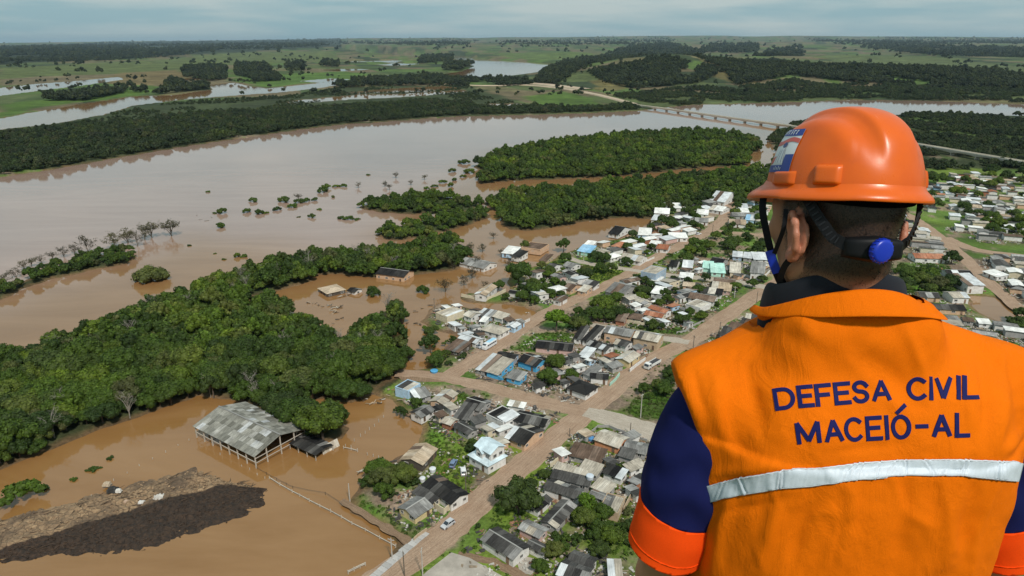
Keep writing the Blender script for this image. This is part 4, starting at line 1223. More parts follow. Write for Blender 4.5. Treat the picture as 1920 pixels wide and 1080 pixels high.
 (9,(750,905),(920,955),(1000,885),2.8,Fl,'white','beige','by the road above the red-tiled pair'),
 (12,(415,130),(722,140),(700,88),3.2,G,'white','red','long, right of the worker’s neck'),
 (12,(945,405),(1120,405),(1060,318),4.2,Mo,'white','pale','with teal base beside the right-hand pond'),
 (12,(745,302),(1000,312),(1022,258),2.8,G,'white','black','above the teal-based white block'),
 (12,(795,532),(965,532),(900,468),3.4,G,'white','beige','bright cream topped, beside the pond'),
 (12,(470,525),(670,535),(672,480),2.8,G,'peach','grey','left of the cream-topped one by the pond'),
 (12,(615,645),(930,662),(942,605),2.8,G,'peach','black','below the cream-topped one by the pond'),
 (12,(1090,262),(1240,322),(1292,292),2.8,Mo,'white','white','beyond the right-hand dirt road'),
 (12,(760,768),(880,775),(890,735),2.6,Mo,'white','grey','just above the right shoulder'),
 (12,(900,765),(1010,775),(1015,735),2.6,G,'grey','brown','above the slope of the right shoulder'),
 (12,(1060,790),(1190,800),(1200,765),2.6,Mo,'white','white','low, at the pond’s lower shore'),
]
def small(cr, A, B, C, h, k, w, r, pl): HL.append((cr, A, B, C, h, k, w, r, pl))
for a in [
 ((1210,228),(1400,252),(1500,160),3.6,G,'white','pale','biggest, at the far end of the upper street'),
 ((1330,128),(1480,152),(1512,108),3.4,G,'white','red','behind the biggest pale roof'),
 ((1210,338),(1370,362),(1400,310),3.0,G,'white','white','left of the upper street’s far end'),
 ((1060,392),(1200,402),(1212,350),3.0,G,'white','white','in trees left of the upper street'),
 ((555,382),(735,392),(745,335),3.2,G,'white','white','largest on the flooded wood edge'),
 ((520,312),(600,314),(610,280),3.0,Mo,'white','white','left one of three at the wood'),
 ((615,312),(710,314),(715,280),3.0,Mo,'white','pale','middle one of three at the wood'),
 ((795,322),(885,324),(890,285),3.0,Mo,'white','white','right one of three at the wood'),
 ((515,462),(600,472),(612,410),3.0,G,'white','pale','with its feet in the flood pocket'),
 ((1040,482),(1200,492),(1212,450),2.8,G,'white','grey','left of the upper dirt crossing'),
 ((690,178),(790,192),(795,165),3.0,Mo,'light blue','pale','pale blue, deep in the wood'),
 ((945,198),(1130,182),(1120,160),2.8,G,'pink','tan','pinkish, deep in the wood'),
 ((1460,512),(1660,522),(1682,470),2.8,G,'white','tan','right of the upper dirt crossing'),
 ((1575,342),(1690,347),(1697,300),3.0,Mo,'white','pale','upper one right of the upper street'),
 ((1565,378),(1700,383),(1710,350),3.0,Mo,'white','white','lower one right of the upper street'),
 ((1500,418),(1760,423),(1770,385),3.0,G,'grey','grey','long grey one by the helmet strap'),
 ((1645,462),(1755,472),(1760,430),3.0,Mo,'light blue','blue','blue topped by the helmet strap'),
 ((750,682),(960,684),(970,640),2.8,Mo,'white','white','thin bright one below the flood pocket'),
 ((0,625),(120,645),(235,560),2.4,G,'white','black','wrecked in the flood pocket'),
 ((360,642),(510,652),(515,570),2.6,G,'light blue','white','at the shore of the flood pocket'),
]: small(10, *a)
seen_labels = set()
for q in HL:
    det = 2 if cp(q[0], q[2])[1] > 590 else 1
    q = list(q); q[4] = q[4] * .86 if q[4] < 3.9 else q[4]
    house(*q, detail=det)

# houses of the far quarters, too small to show more than walls, roof and a window or two
def free(x, y, m=5.0):
    for a, b, c, d, _ in HOUSES:
        if (x - a) ** 2 + (y - b) ** 2 < (max(c, d) * 0.8 + m) ** 2: return False
    for a, b, w in ROADS:
        if (x - a) ** 2 + (y - b) ** 2 < (w / 2 + m) ** 2: return False
    return True
ORD = ['first','second','third','fourth','fifth','sixth','seventh','eighth','ninth','tenth','eleventh','twelfth','thirteenth','fourteenth','fifteenth','sixteenth','seventeenth','eighteenth','nineteenth','twentieth']
def ordinal(i):
    if i < 20: return ORD[i]
    t = {2: 'twenty', 3: 'thirty', 4: 'forty', 5: 'fifty', 6: 'sixty'}
    n = i + 1
    return t[n // 10] + ('-' + ORD[n % 10 - 1] if n % 10 else 'th') if n % 10 else {20: 'twentieth', 30: 'thirtieth', 40: 'fortieth', 50: 'fiftieth', 60: 'sixtieth'}[n]
ZONES = [
 ('behind the two-storey house', [(770,765),(850,742),(930,765),(1040,790),(1010,830),(960,850),(880,820),(815,790)], 5.6, 16),
 ('by the blue compound', [(885,690),(960,655),(1050,650),(1120,690),(1100,735),(1000,735),(930,725)], 6.2, 9),
 ('near the peach warehouses', [(1110,640),(1170,605),(1220,620),(1245,655),(1190,700),(1140,720),(1100,690)], 6.0, 12),
 ('in the tight lower block', [(1010,850),(1100,815),(1210,830),(1205,950),(1150,945),(1060,960),(1020,920)], 5.6, 20),
 ('along the pale row', [(810,590),(850,578),(950,602),(1000,612),(940,650),(880,640)], 5.8, 9),
 ('around the red-tiled pair', [(1170,575),(1260,560),(1330,580),(1290,615),(1210,610)], 6.0, 12),
 ('past the mint pair', [(1250,500),(1300,490),(1440,500),(1435,528),(1330,518),(1260,510)], 6.0, 10),
 ('right of the helmet', [(1735,345),(1800,325),(1920,335),(1990,345),(1990,455),(1900,455),(1835,448),(1790,440),(1760,420),(1735,395)], 9.0, 130),
 ('below the helmet rim', [(1670,400),(1700,408),(1760,450),(1790,475),(1810,500),(1770,490),(1720,465),(1680,440)], 8.8, 30),
 ('past the right-hand road', [(1850,478),(1990,500),(1990,600),(1920,580),(1890,545),(1850,505)], 10.5, 26),
 ('above the right shoulder', [(1720,585),(1800,600),(1860,612),(1920,625),(1990,640),(1990,700),(1900,655),(1800,630)], 9.5, 26),
 ('around the upper street', [(1225,405),(1290,392),(1345,372),(1400,372),(1440,395),(1440,425),(1350,425),(1300,440),(1260,462),(1200,455)], 10.5, 26),
 ('above the pool', [(1100,470),(1140,458),(1200,462),(1240,470),(1180,492),(1110,488)], 9.5, 8),
 ('in the mid-town block', [(1180,520),(1260,528),(1380,540),(1330,580),(1290,600),(1220,590),(1160,560)], 9.0, 10),
 ('in the green gardens', [(985,520),(1060,510),(1110,540),(1050,565),(1000,570)], 9.0, 7),
 ('in the packed block', [(1110,810),(1200,830),(1215,930),(1180,1000),(1120,920),(1060,880)], 7.5, 10),
]
def fill_houses():
    rng = random.Random(44); ng = np.random.default_rng(44)
    W = [('white', 10), ('grey', 3), ('peach', 2), ('cream', 2), ('light blue', 1), ('pink', 1), ('brick', 1)]
    Rf = [('grey', 5), ('dark grey', 5), ('pale', 4), ('white', 4), ('beige', 4), ('tan', 2), ('red', 1), ('brown', 2), ('black', 3)]
    pick = lambda t: rng.choices([a for a, _ in t], [b for _, b in t])[0]
    for zn, px, d, mx in ZONES:
        q = polyP(px, LAND_Z)
        x, y = jitter_grid(q, d, ng, 0.3)
        o = list(range(len(x))); rng.shuffle(o)
        got = []
        for i in o:
            if len(got) >= mx: break
            if free(x[i], y[i], 3.6 if d > 7 else 2.0):
                L, Wd = rng.uniform(6.5, 10.5), rng.uniform(5.0, 7.0)
                w, r = pick(W), pick(Rf)
                if d < 7: L, Wd = rng.uniform(3.4, 6.0), rng.uniform(2.8, 4.2)
                HOUSES.append((x[i], y[i], L / 2, Wd / 2, 0))
                got.append((x[i], y[i], L, Wd, w, r))
        cls = {}
        for g in sorted(got, key=lambda g: proj(g[0], g[1], 0.0)[0]): cls.setdefault((g[4], g[5]), []).append(g)
        near = d < 7 or 'packed' in zn or 'mid-town' in zn or 'gardens' in zn
        for (w, r), gs in cls.items():
            for k, g in enumerate(gs):
                kind = rng.choice([G, G, Mo, Mo, Hp])
                rz = rng.choice([0.62, 0.62 + math.pi / 2, 0.62 + math.pi]) + rng.uniform(-.08, .08)
                if 'right' in zn or 'helmet' in zn: rz -= 1.0
                lab = ('%s from left of the %s %s with %s roofs %s' % (ordinal(k), w.replace(' ', '-'), 'sheds' if d < 7 else 'houses', r, zn)) if len(gs) > 1 else 'only %s %s with %s roof %s' % (w.replace(' ', '-'), 'shed' if d < 7 else 'house', r, zn)
                t_ = house_at(g[0], g[1], g[2], g[3], rz, rng.uniform(1.9, 2.3) if d < 7 else rng.uniform(2.5, 3.2), 'mono' if d < 7 else kind, w, r, lab, 1 if near else 0, 12, 'small sheds in the yards' if d < 7 else 'small houses of the far quarters', 'yard_shed' if d < 7 else 'house')
                if d < 7: t_['category'] = 'shed'
fill_houses()
# ------------------------------------------------------------------ the two-storey white house
def two_storey():
    a, b, c = (P(*cp(4, q), LAND_Z + 3.0) for q in ((1350, 925), (1565, 1050), (1745, 925)))
    u = (b - a); L = u.length; u.normalize(); v = Vector((-u.y, u.x, 0)); W = (c - b).dot(v); ctr = (a + b) / 2 + v * W / 2
    t = house_at(ctr.x, ctr.y, L, W, math.atan2(u.y, u.x), 3.0, 'hip', 'white', 'ice blue', 'two-storey white house with ice blue stepped roofs beside the meadow', 2, 20)
    t['group'] = 'houses of the flooded town'
    w, l, z = W * .36, L * .36, 6.0
    ox, oy = L * 0.04, W * 0.10
    MB().box((ox, oy, 4.3), (2 * l, 2 * w, 3.4)).build('upper_wall', WALL['white'], t)
    def slope(vs, n):
        vs = [Vector(q) for q in vs]; k = len(vs); nn = (vs[1] - vs[0]).cross(vs[2] - vs[0]).normalized() * 0.1
        MB().add(vs + [q + nn for q in vs], [tuple(range(k))[::-1], tuple(range(k, 2 * k))] + [(i, (i + 1) % k, k + (i + 1) % k, k + i) for i in range(k)]).build(n, ROOF['ice blue'], t)
    e = .5; r = 1.5
    slope([(ox - l - e, oy - w - e, z), (ox + l + e, oy - w - e, z), (ox + l + e, oy, z + r), (ox - l - e, oy, z + r)], 'roof_slope')
    slope([(ox + l + e, oy + w + e, z), (ox - l - e, oy + w + e, z), (ox - l - e, oy, z + r), (ox + l + e, oy, z + r)], 'roof_slope')
    for s in (-1, 1):
        x = ox + s * l
        MB().add([(x, oy - w, z), (x, oy + w, z), (x, oy, z + r * .93)], [(0, 1, 2)]).build('gable_wall', WALL['white'], t)
    # cross gable at the front
    gx, gw = ox - l * .25, l * .42
    MB().add([(gx - gw, oy - w - .9, 3.0), (gx + gw, oy - w - .9, 3.0), (gx + gw, oy - w + .2, 3.0), (gx - gw, oy - w + .2, 3.0),
              (gx - gw, oy - w - .9, 5.4), (gx + gw, oy - w - .9, 5.4), (gx + gw, oy - w + .2, 5.4), (gx - gw, oy - w + .2, 5.4), (gx, oy - w - .9, 6.5)],
             [(0, 1, 5, 8, 4), (1, 2, 6, 5), (3, 0, 4, 7)]).build('porch_wall', WALL['white'], t)
    slope([(gx - gw - .3, oy - w - 1.2, 5.3), (gx, oy - w - 1.2, 6.75), (gx, oy - w + 2.0, 6.75), (gx - gw - .3, oy - w + 2.0, 5.3)][::-1], 'roof_slope')
    slope([(gx + gw + .3, oy - w - 1.2, 5.3), (gx + gw + .3, oy - w + 2.0, 5.3), (gx, oy - w + 2.0, 6.75), (gx, oy - w - 1.2, 6.75)][::-1], 'roof_slope')
    for x, y, a_ in ((gx, oy - w - .95, 0), (ox + l * .6, oy - w - .05, 0), (ox + l + .05, oy - w * .4, math.pi / 2), (ox + l + .05, oy + w * .45, math.pi / 2), (ox - l - .05, oy, -math.pi / 2)):
        obj('window', WIN, t, (x, y, 4.55), (0, 0, a_), (1.3, 1.0, 1.1))
two_storey()

# ------------------------------------------------------------------ the flooded open shed
WHITE_POST = simple('weathered_white_post', (0.52, 0.47, 0.40), 0.85, 0.35, 1.2, 0.2)
SHED_ROOF = roof_mat('lichen_sheet', [(0.0, (0.13, 0.125, 0.105)), (0.35, (0.19, 0.185, 0.16)), (0.7, (0.26, 0.25, 0.215)), (0.93, (0.34, 0.33, 0.30)), (1.0, (0.46, 0.47, 0.48))], streak=0.6)
def open_shed():
    z = 4.3
    a, b, c = (P(*cp(14, q), z) for q in ((140, 330), (775, 650), (1245, 335)))
    u = b - a; L = u.length; u.normalize(); v = Vector((-u.y, u.x, 0)); W = (c - b).dot(v)
    ctr = (a + b) / 2 + v * W / 2
    t = thing('open_shed', 'large open-sided shed with weathered grey sheet roof standing in floodwater', 'shed', (ctr.x, ctr.y, 0), math.atan2(u.y, u.x))
    HOUSES.append((ctr.x, ctr.y, L / 2, W / 2, math.atan2(u.y, u.x)))
    rise = 2.6
    cols, rows = 17, 4
    V, F, n = [], [], 6
    for i in range(n + 1):
        x = i / n - .5; zz = .4 if i % 2 else 0
        for y in (-.5, .5): V += [(x, y, zz + .5), (x, y, zz - .5)]
    for i in range(n):
        p, q = 4 * i, 4 * (i + 1)
        F += [(p, q, q + 2, p + 2), (p + 1, p + 3, q + 3, q + 1), (p, p + 1, q + 1, q), (p + 2, q + 2, q + 3, p + 3)]
    F += [(0, 2, 3, 1), (4 * n, 4 * n + 1, 4 * n + 3, 4 * n + 2)]
    sm = mesh('roof_sheet', V, F, SHED_ROOF)
    rg = random.Random(3)
    sl = math.hypot(W / 2 + .4, rise + .1); ang = math.atan2(rise + .1, W / 2 + .4)
    for side in (-1, 1):
        for r in range(rows):
            for k in range(cols):
                f = (r + .5) / rows
                y = side * (W / 2 + .4) * (1 - f); zz = z - .1 + (rise + .1) * f
                obj('roof_sheet', sm, t, ((k + .5) / cols * (L + .8) - L / 2 - .4, y, zz + .07 * (rows - r) / rows + .03 * (k % 2)),
                    (-side * ang + rg.gauss(0, .012), rg.gauss(0, .012), rg.gauss(0, .006)), ((L + .8) / cols * 1.04, sl / rows * 1.07, .06))
    obj('ridge_cap', _ridge, t, (0, 0, z + rise + .2), None, (L + .8, .5, .12))
    post = mesh('post', *(lambda q: (q.V, q.F))(MB().box((0, 0, 0), (1, 1, 1))), WHITE_POST)
    def bar(name, p, q, w=.26):
        p, q = Vector(p), Vector(q); d = q - p
        o = obj(name, post, t, (p + q) / 2, d.to_track_quat('X', 'Z').to_euler(), (d.length, w, w)); return o
    for side in (-1, 1):
        for k in range(8):
            x = -L / 2 + .1 + k * (L - .2) / 7
            bar('post', (x, side * (W / 2 - .1), -1.2), (x, side * (W / 2 - .1), z - .1), .3)
        bar('rail', (-L / 2, side * (W / 2 - .1), z * .46), (L / 2, side * (W / 2 - .1), z * .46), .2)
        bar('beam', (-L / 2, side * (W / 2 - .1), z - .05), (L / 2, side * (W / 2 - .1), z - .05), .24)
    for x in (-L / 2 + .1, L / 2 - .1):
        for f in (-.55, 0, .55):
            y = f * W / 2
            bar('post', (x, y, -1.2), (x, y, z - .2 + rise * (1 - abs(f))), .3)
        for zz in (z * .42, z * .78): bar('rail', (x + .17, -W / 2, zz), (x + .17, W / 2, zz), .18)
        for s in (-1, 1): bar('rafter', (x, s * W / 2, z - .12), (x, 0, z + rise - .12), .24)
    for k in range(1, 7):
        x = -L / 2 + .1 + k * (L - .2) / 7
        for s in (-1, 1): bar('rafter', (x, s * W / 2, z - .14), (x, 0, z + rise - .14), .18)
    return t
open_shed()
def lean_shed():
    a, b, c = (P(*cp(14, q), 2.0) for q in ((1135, 515), (1420, 645), (1590, 520)))
    u = b - a; L = u.length; u.normalize(); v = Vector((-u.y, u.x, 0)); W = (c - b).dot(v); ctr = (a + b) / 2 + v * W / 2
    t = thing('low_shed', 'low shed with sagging black roof beside the big flooded open shed', 'shed', (ctr.x, ctr.y, 0), math.atan2(u.y, u.x))
    HOUSES.append((ctr.x, ctr.y, L / 2, W / 2, math.atan2(u.y, u.x)))
    rg = random.Random(5)
    for s in (-1, 1):
        for k in range(7):
            obj('roof_sheet', sheet_mesh('black'), t, (-L / 2 + (k + .5) * L / 7, s * W / 4, 2.25 + .04 * (k % 2)), (-s * .16 + rg.gauss(0, .02), rg.gauss(0, .02), rg.gauss(0, .01)), (L / 7 * 1.04, W / 2 * 1.05, .07))
    for x in (-.48, -.16, .16, .48):
        for s in (-1, 1): MB().box((x * L, s * (W / 2 - .2), .4), (.22, .22, 3.2)).build('post', WHITE_POST, t)
    p0, p1 = P(*cp(14, (1490, 620)), .3), P(*cp(14, (1665, 520)), .5)
    w = thing('fallen_panel', 'pale sheet-metal panel leaning at the end of the low black shed', 'panel', (p0 + p1) / 2, math.atan2(p1.y - p0.y, p1.x - p0.x))
    ln = (p1 - p0).length
    for k in range(5): obj('panel_board', sheet_mesh('beige'), w, ((k - 2) * ln / 5, .02 * (k % 2), .7), (1.15, 0, 0), (ln / 5, 2.6, .06))
lean_shed()

# more buildings standing in the flood
CROP[20] = (640, 360, 3)
house(13, (812,300), (1112,340), (1130,262), 3.2, 'gable', 'peach', 'black', 'long, standing in water below the wood', 1, z0=-0.6)
house(20, (660,400), (800,432), (850,395), 2.6, 'gable', 'white', 'grey', 'long and low, in water by the wood', 1, z0=-0.5)
house(13, (200,455), (300,515), (465,450), 2.6, 'hip', 'dark', 'tan', 'wrecked and standing in open floodwater', 1, z0=-0.7)
house(13, (510,480), (590,500), (660,462), 2.0, 'gable', 'white', 'black', 'small hut in open floodwater', 1, z0=-0.6)

# ------------------------------------------------------------------ mud bank rising from the flood
def mud_bank():
    C7 = lambda q: P(q[0] / 3, 720 + q[1] / 3, 0)
    top = [(-260,800),(0,752),(150,715),(300,690),(560,600),(700,580),(850,545),(1000,500),(1090,470),(1200,520),(1340,568),(1400,580)]
    mid = [(-260,1010),(0,950),(200,895),(400,832),(600,765),(800,705),(950,660),(1100,625),(1250,590),(1340,577),(1400,584),(1440,588)]
    bot = [(-260,1040),(0,1010),(200,980),(350,970),(600,965),(800,950),(1000,880),(1250,800),(1400,735),(1490,690),(1500,640),(1500,595)]
    n = 150
    def rs(p):
        q = np.array([C7(a)[:2] for a in p]); d = np.r_[0, np.cumsum(np.hypot(*np.diff(q, axis=0).T))]
        s = np.linspace(0, d[-1], n); return np.stack([np.interp(s, d, q[:, 0]), np.interp(s, d, q[:, 1])], 1)
    T, Md, B = rs(top), rs(mid), rs(bot)
    def rag(c, amp, sd_):
        s_ = np.arange(n) / 6.0; c[:, 0] += amp * (fbm(s_, s_ * 0 + sd_, sd_, 4) - .5) * 2; c[:, 1] += amp * (fbm(s_ * 1.3, s_ * 0 + sd_ + 9, sd_ + 5, 4) - .5) * 2
    rag(T, 2.4, 3); rag(Md, .5, 14); rag(B, 1.2, 27)
    m1, m2 = 26, 26
    V, S = [], []
    for i in range(n):
        taper = min(1.0, (n - 1 - i) / 22)
        for k in range(m1 + m2):
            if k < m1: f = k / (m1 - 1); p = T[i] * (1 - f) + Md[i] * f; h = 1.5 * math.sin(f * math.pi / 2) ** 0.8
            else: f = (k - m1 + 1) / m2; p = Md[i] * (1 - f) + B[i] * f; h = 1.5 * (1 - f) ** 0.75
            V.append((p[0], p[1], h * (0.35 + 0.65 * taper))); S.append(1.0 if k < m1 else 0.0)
    V = np.array(V); S = np.array(S)
    x, y = V[:, 0], V[:, 1]
    ridg = 1 - np.abs(2 * fbm(x / 1.6, y / 1.1, 201, 3) - 1)
    V[:, 2] += (1.5 * (fbm(x / 4.5, y / 2.6, 200, 4) - .5) + 0.8 * (ridg - .75) + .5 * (fbm(x / .7, y / .6, 207, 3) - .5)) * np.clip(V[:, 2] * 1.2, 0.08, 1)
    V[:, 2] -= 0.18
    i = np.arange(n * (m1 + m2)).reshape(n, m1 + m2)
    F = np.stack([i[:-1, :-1], i[1:, :-1], i[1:, 1:], i[:-1, 1:]], -1).reshape(-1, 4)
    me = mesh('mud_bank', V, F)
    me.update()
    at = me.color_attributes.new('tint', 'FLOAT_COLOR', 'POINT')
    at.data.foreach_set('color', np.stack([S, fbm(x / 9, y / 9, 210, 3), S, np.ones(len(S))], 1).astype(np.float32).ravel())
    m, nt, bs = new_mat('cracked_mud')
    vc = nd(nt, 'ShaderNodeVertexColor', layer_name='tint'); sp = nd(nt, 'ShaderNodeSeparateColor'); nt.links.new(vc.outputs[0], sp.inputs[0])
    n1 = noise(nt, 0.9, 8, 0.7); vo = nd(nt, 'ShaderNodeTexVoronoi', feature='DISTANCE_TO_EDGE'); vo.inputs['Scale'].default_value = 0.55
    tc = nd(nt, 'ShaderNodeTexCoord')
    mp = nd(nt, 'ShaderNodeVectorMath', operation='ADD'); n0 = nd(nt, 'ShaderNodeTexNoise'); n0.inputs['Scale'].default_value = 0.5; n0.inputs['Detail'].default_value = 6
    nt.links.new(tc.outputs['Object'], n0.inputs['Vector']); nt.links.new(tc.outputs['Object'], mp.inputs[0]); nt.links.new(n0.outputs['Color'], mp.inputs[1]); nt.links.new(mp.outputs[0], vo.inputs['Vector'])
    crack = ramp(nt, vo.outputs['Distance'], [(0.0, 0.25), (0.08, 1.0)])
    dry = mixc(nt, ramp(nt, n1, [(0.3, 0.0), (0.7, 1.0)]), (0.17, 0.098, 0.050), (0.40, 0.27, 0.155))
    n4 = noise(nt, 0.12, 5, 0.6)
    dry = mixc(nt, ramp(nt, n4, [(.42, 0.15), (.62, .75)]), dry, mixc(nt, 1.0, dry, crack, 'MULTIPLY'))
    dry = mixc(nt, ramp(nt, n4, [(.38, .75), (.55, 0)]), dry, (0.075, 0.048, 0.031))
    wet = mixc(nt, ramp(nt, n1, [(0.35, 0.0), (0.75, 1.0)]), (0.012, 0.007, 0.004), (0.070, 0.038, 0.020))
    c = mixc(nt, sp.outputs[0], wet, dry)  # mud colour set by side: pale behind the crest, dark in front
    nt.links.new(c, bs.inputs['Base Color']); bs.inputs['Roughness'].default_value = 0.85
    k = nd(nt, 'ShaderNodeMath', operation='ADD'); nt.links.new(n1, k.inputs[0]); nt.links.new(crack, k.inputs[1])
    bump(nt, bs, k.outputs[0], 0.8, 0.3)
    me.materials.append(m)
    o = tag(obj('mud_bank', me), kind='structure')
    # clods, stones and torn sheeting lying on it
    rg = random.Random(9); b = MB(); b2 = MB(); b3 = MB()
    def clod(bb, p, s):
        q = [Vector((rg.uniform(.5, 1) * math.cos(a) * s, rg.uniform(.5, 1) * math.sin(a) * s * .7, zz * s * .5)) for zz in (0, .8) for a in [i * 1.05 for i in range(6)]]
        R_ = Euler((rg.uniform(-.3, .3), rg.uniform(-.3, .3), rg.random() * 6)).to_matrix()
        bb.add([R_ @ v + p for v in q], [(0, 1, 2, 3, 4, 5)[::-1], (6, 7, 8, 9, 10, 11)] + [(i, (i + 1) % 6, 6 + (i + 1) % 6, 6 + i) for i in range(6)])
    for _ in range(520):
        i, k = rg.randrange(20, n - 2), rg.randrange(3, m1)
        if rg.random() < (i / n) ** 1.2: clod(b, Vector(V[i * (m1 + m2) + k]) + Vector((rg.uniform(-.4, .4), rg.uniform(-.4, .4), 0)), rg.uniform(.18, .55))
    for _ in range(420):
        i, k = rg.randrange(0, n - 2), rg.randrange(m1 + 3, m1 + m2 - 1)
        clod(b2, Vector(V[i * (m1 + m2) + k]), rg.uniform(.15, .45))
    tag(b.build('rubble', simple('dry_clod', (0.33, 0.22, 0.13), .95, .5, 1.5)), 'pale clods and stones strewn over the mud bank', 'rubble', kind='stuff')
    tag(b2.build('rubble', simple('wet_clod', (0.04, 0.024, 0.015), .8, .5, 1.5)), 'dark clods on the steep side of the mud bank', 'rubble', kind='stuff')
    b4 = MB()
    for _ in range(170):
        i, k = rg.randrange(4, n - 3), rg.randrange(2, m1 + m2 - 6)
        p = Vector(V[i * (m1 + m2) + k]); a = rg.gauss(.35, .6); l = rg.uniform(.8, 3.2)
        b4.tube([p + Vector((0, 0, .12)), p + Vector((l * .5 * math.cos(a), l * .5 * math.sin(a), rg.uniform(.1, .4))), p + Vector((l * math.cos(a), l * math.sin(a), rg.uniform(-.1, .5)))], [.10, .08, .03], 5)
    tag(b4.build('debris', simple('wet_branch', (0.085, 0.055, 0.036), .9, .5, 1.5)), 'dead branches tangled all over the mud bank', 'debris', kind='stuff')
    for (px, py, s, colr, nm) in ((640, 612, 1.6, (0.03, 0.028, 0.026), 'black plastic sheeting crumpled on top of the mud bank'), (670, 618, .8, (0.6, 0.57, 0.52), 'white sack lying on the black sheeting of the mud bank'), (800, 685, .9, (0.6, 0.58, 0.55), 'white sack in the dark hollow of the mud bank'), (900, 655, 1.7, (0.5, 0.47, 0.43), 'pale sheet half buried near the crest of the mud bank'), (605, 580, 1.1, (0.45, 0.36, 0.26), 'pale splintered stump at the edge of the mud bank'), (715, 680, .7, (0.42, 0.30, 0.22), 'tan sack beside the sheeting on the mud bank')):
        p = C7((px, py)); V2 = []
        for i in range(9):
            for j in range(7):
                g = (i / 8 - .5, j / 6 - .5); hh = 1.35 + s * .35 * math.cos(g[0] * 3) * math.cos(g[1] * 3) + rg.uniform(-.14, .14) * s
                V2.append((p.x + g[0] * s * 2.0 * rg.uniform(.85, 1.15), p.y + g[1] * s * 1.6 * rg.uniform(.85, 1.15), hh if 0 < i < 8 and 0 < j < 6 else .75))
        F2 = [(i * 7 + j, (i + 1) * 7 + j, (i + 1) * 7 + j + 1, i * 7 + j + 1) for i in range(8) for j in range(6)]
        tag(obj('sheeting' if 'sheet' in nm else 'stump' if 'stump' in nm else 'sack', mesh('sheeting', V2, F2, simple('sheeting', colr, .6, .2, 2.0))), nm, 'debris')
mud_bank()

# ------------------------------------------------------------------ fences in the water
POST = mesh('post', *(lambda q: (q.V, q.F))(MB().tube([(0, 0, -1.2), (0, 0, 0), (0.02, 0, 1.0)], [.11, .10, .09], 6)), WHITE_POST)
WIRE = simple('rusty_wire', (0.07, 0.055, 0.045), .8, .2)
def posts(pix, hgt, place, z=0.0, cat='fence post', group='fence posts in the flood'):
    for i, q in enumerate(pix):
        p = P(*q, z)
        o = obj('fence_post', POST, None, p, (RNG.gauss(0, .05), RNG.gauss(0, .05), RNG.random() * 6), (1.1, 1.1, hgt * RNG.uniform(.85, 1.15)))
        tag(o, '%s pale fence post from the left %s' % (ordinal(i), place), cat, group)
posts([(x / 3, 720 + y / 3) for x, y in ((515,632),(640,545),(716,503),(785,462),(860,424),(933,386),(1002,348),(1063,318))], .6, 'in the line from shed to mud bank')
posts([cp(4, q) for q in ((45,838),(105,850),(140,782),(205,735),(255,698),(300,660),(355,625),(400,578),(450,530))], 1.1, 'of the line behind the flooded paddock')
posts([cp(4, q) for q in ((280,930),(340,948),(400,972),(455,990))], 1.2, 'of the line before the flooded paddock')
posts([cp(14, q) for q in ((412,636),(640,760),(725,795),(803,850),(885,888))], .7, 'just below the open shed')
def rail_fence(name, pix, label, z, hgt, rails=1, every=None):
    pts = [P(*q, z) for q in pix]
    t = thing(name, label, 'fence', pts[0])
    b0 = pts[0]
    for i in range(len(pts)):
        obj('post', POST, t, pts[i] - b0 + Vector((0, 0, .0)), (RNG.gauss(0, .03), RNG.gauss(0, .03), 0), (1.25, 1.25, hgt * RNG.uniform(.9, 1.25)))
        if i:
            for r in range(rails):
                zz = hgt * (.55 + .35 * r)
                MB().tube([pts[i - 1] - b0 + Vector((0, 0, zz)), pts[i] - b0 + Vector((0, 0, zz))], .11, 6).build('rail', WHITE_POST, t)
    return t
rail_fence('rail_fence', [(505,897),(525,910),(548,923),(562,930),(580,940),(600,950),(620,960),(640,971),(660,983),(685,995),(712,1010),(742,1026)], 'long whitewashed rail fence crossing the floodwater below the open shed', 0.1, .8)
rail_fence('rail_fence', [cp(4, q) for q in ((25,860),(105,875),(175,895))], 'short white rail at the corner of the flooded paddock', 0.0, 1.0)
rail_fence('rail_fence', [cp(1, q) for q in ((70,1060),(130,1030),(190,1000),(245,975))], 'broken white cattle gate half sunk beside the road', 0.0, 1.0, 2)
t_ = thing('wire_fence', 'sagging wire strand on dark stakes beside the whitewashed rail fence', 'fence', P(*cp(14, (800, 775)), .5))
_w = [P(*cp(14, q), .5) for q in ((800,775),(900,835),(1010,895),(1110,945),(1180,980))] + [P(610, 925, .5), P(660, 955, .5)]
for i, p in enumerate(_w):
    MB().tube([p - _w[0] + Vector((0, 0, -1.2)), p - _w[0] + Vector((0, 0, .5))], .06, 5).build('stake', WIRE, t_)
    if i: MB().tube([_w[i - 1] - _w[0] + Vector((0, 0, .3)), (_w[i - 1] + p) / 2 - _w[0] + Vector((0, 0, .1)), p - _w[0] + Vector((0, 0, .3))], .05, 5).build('wire', WIRE, t_)

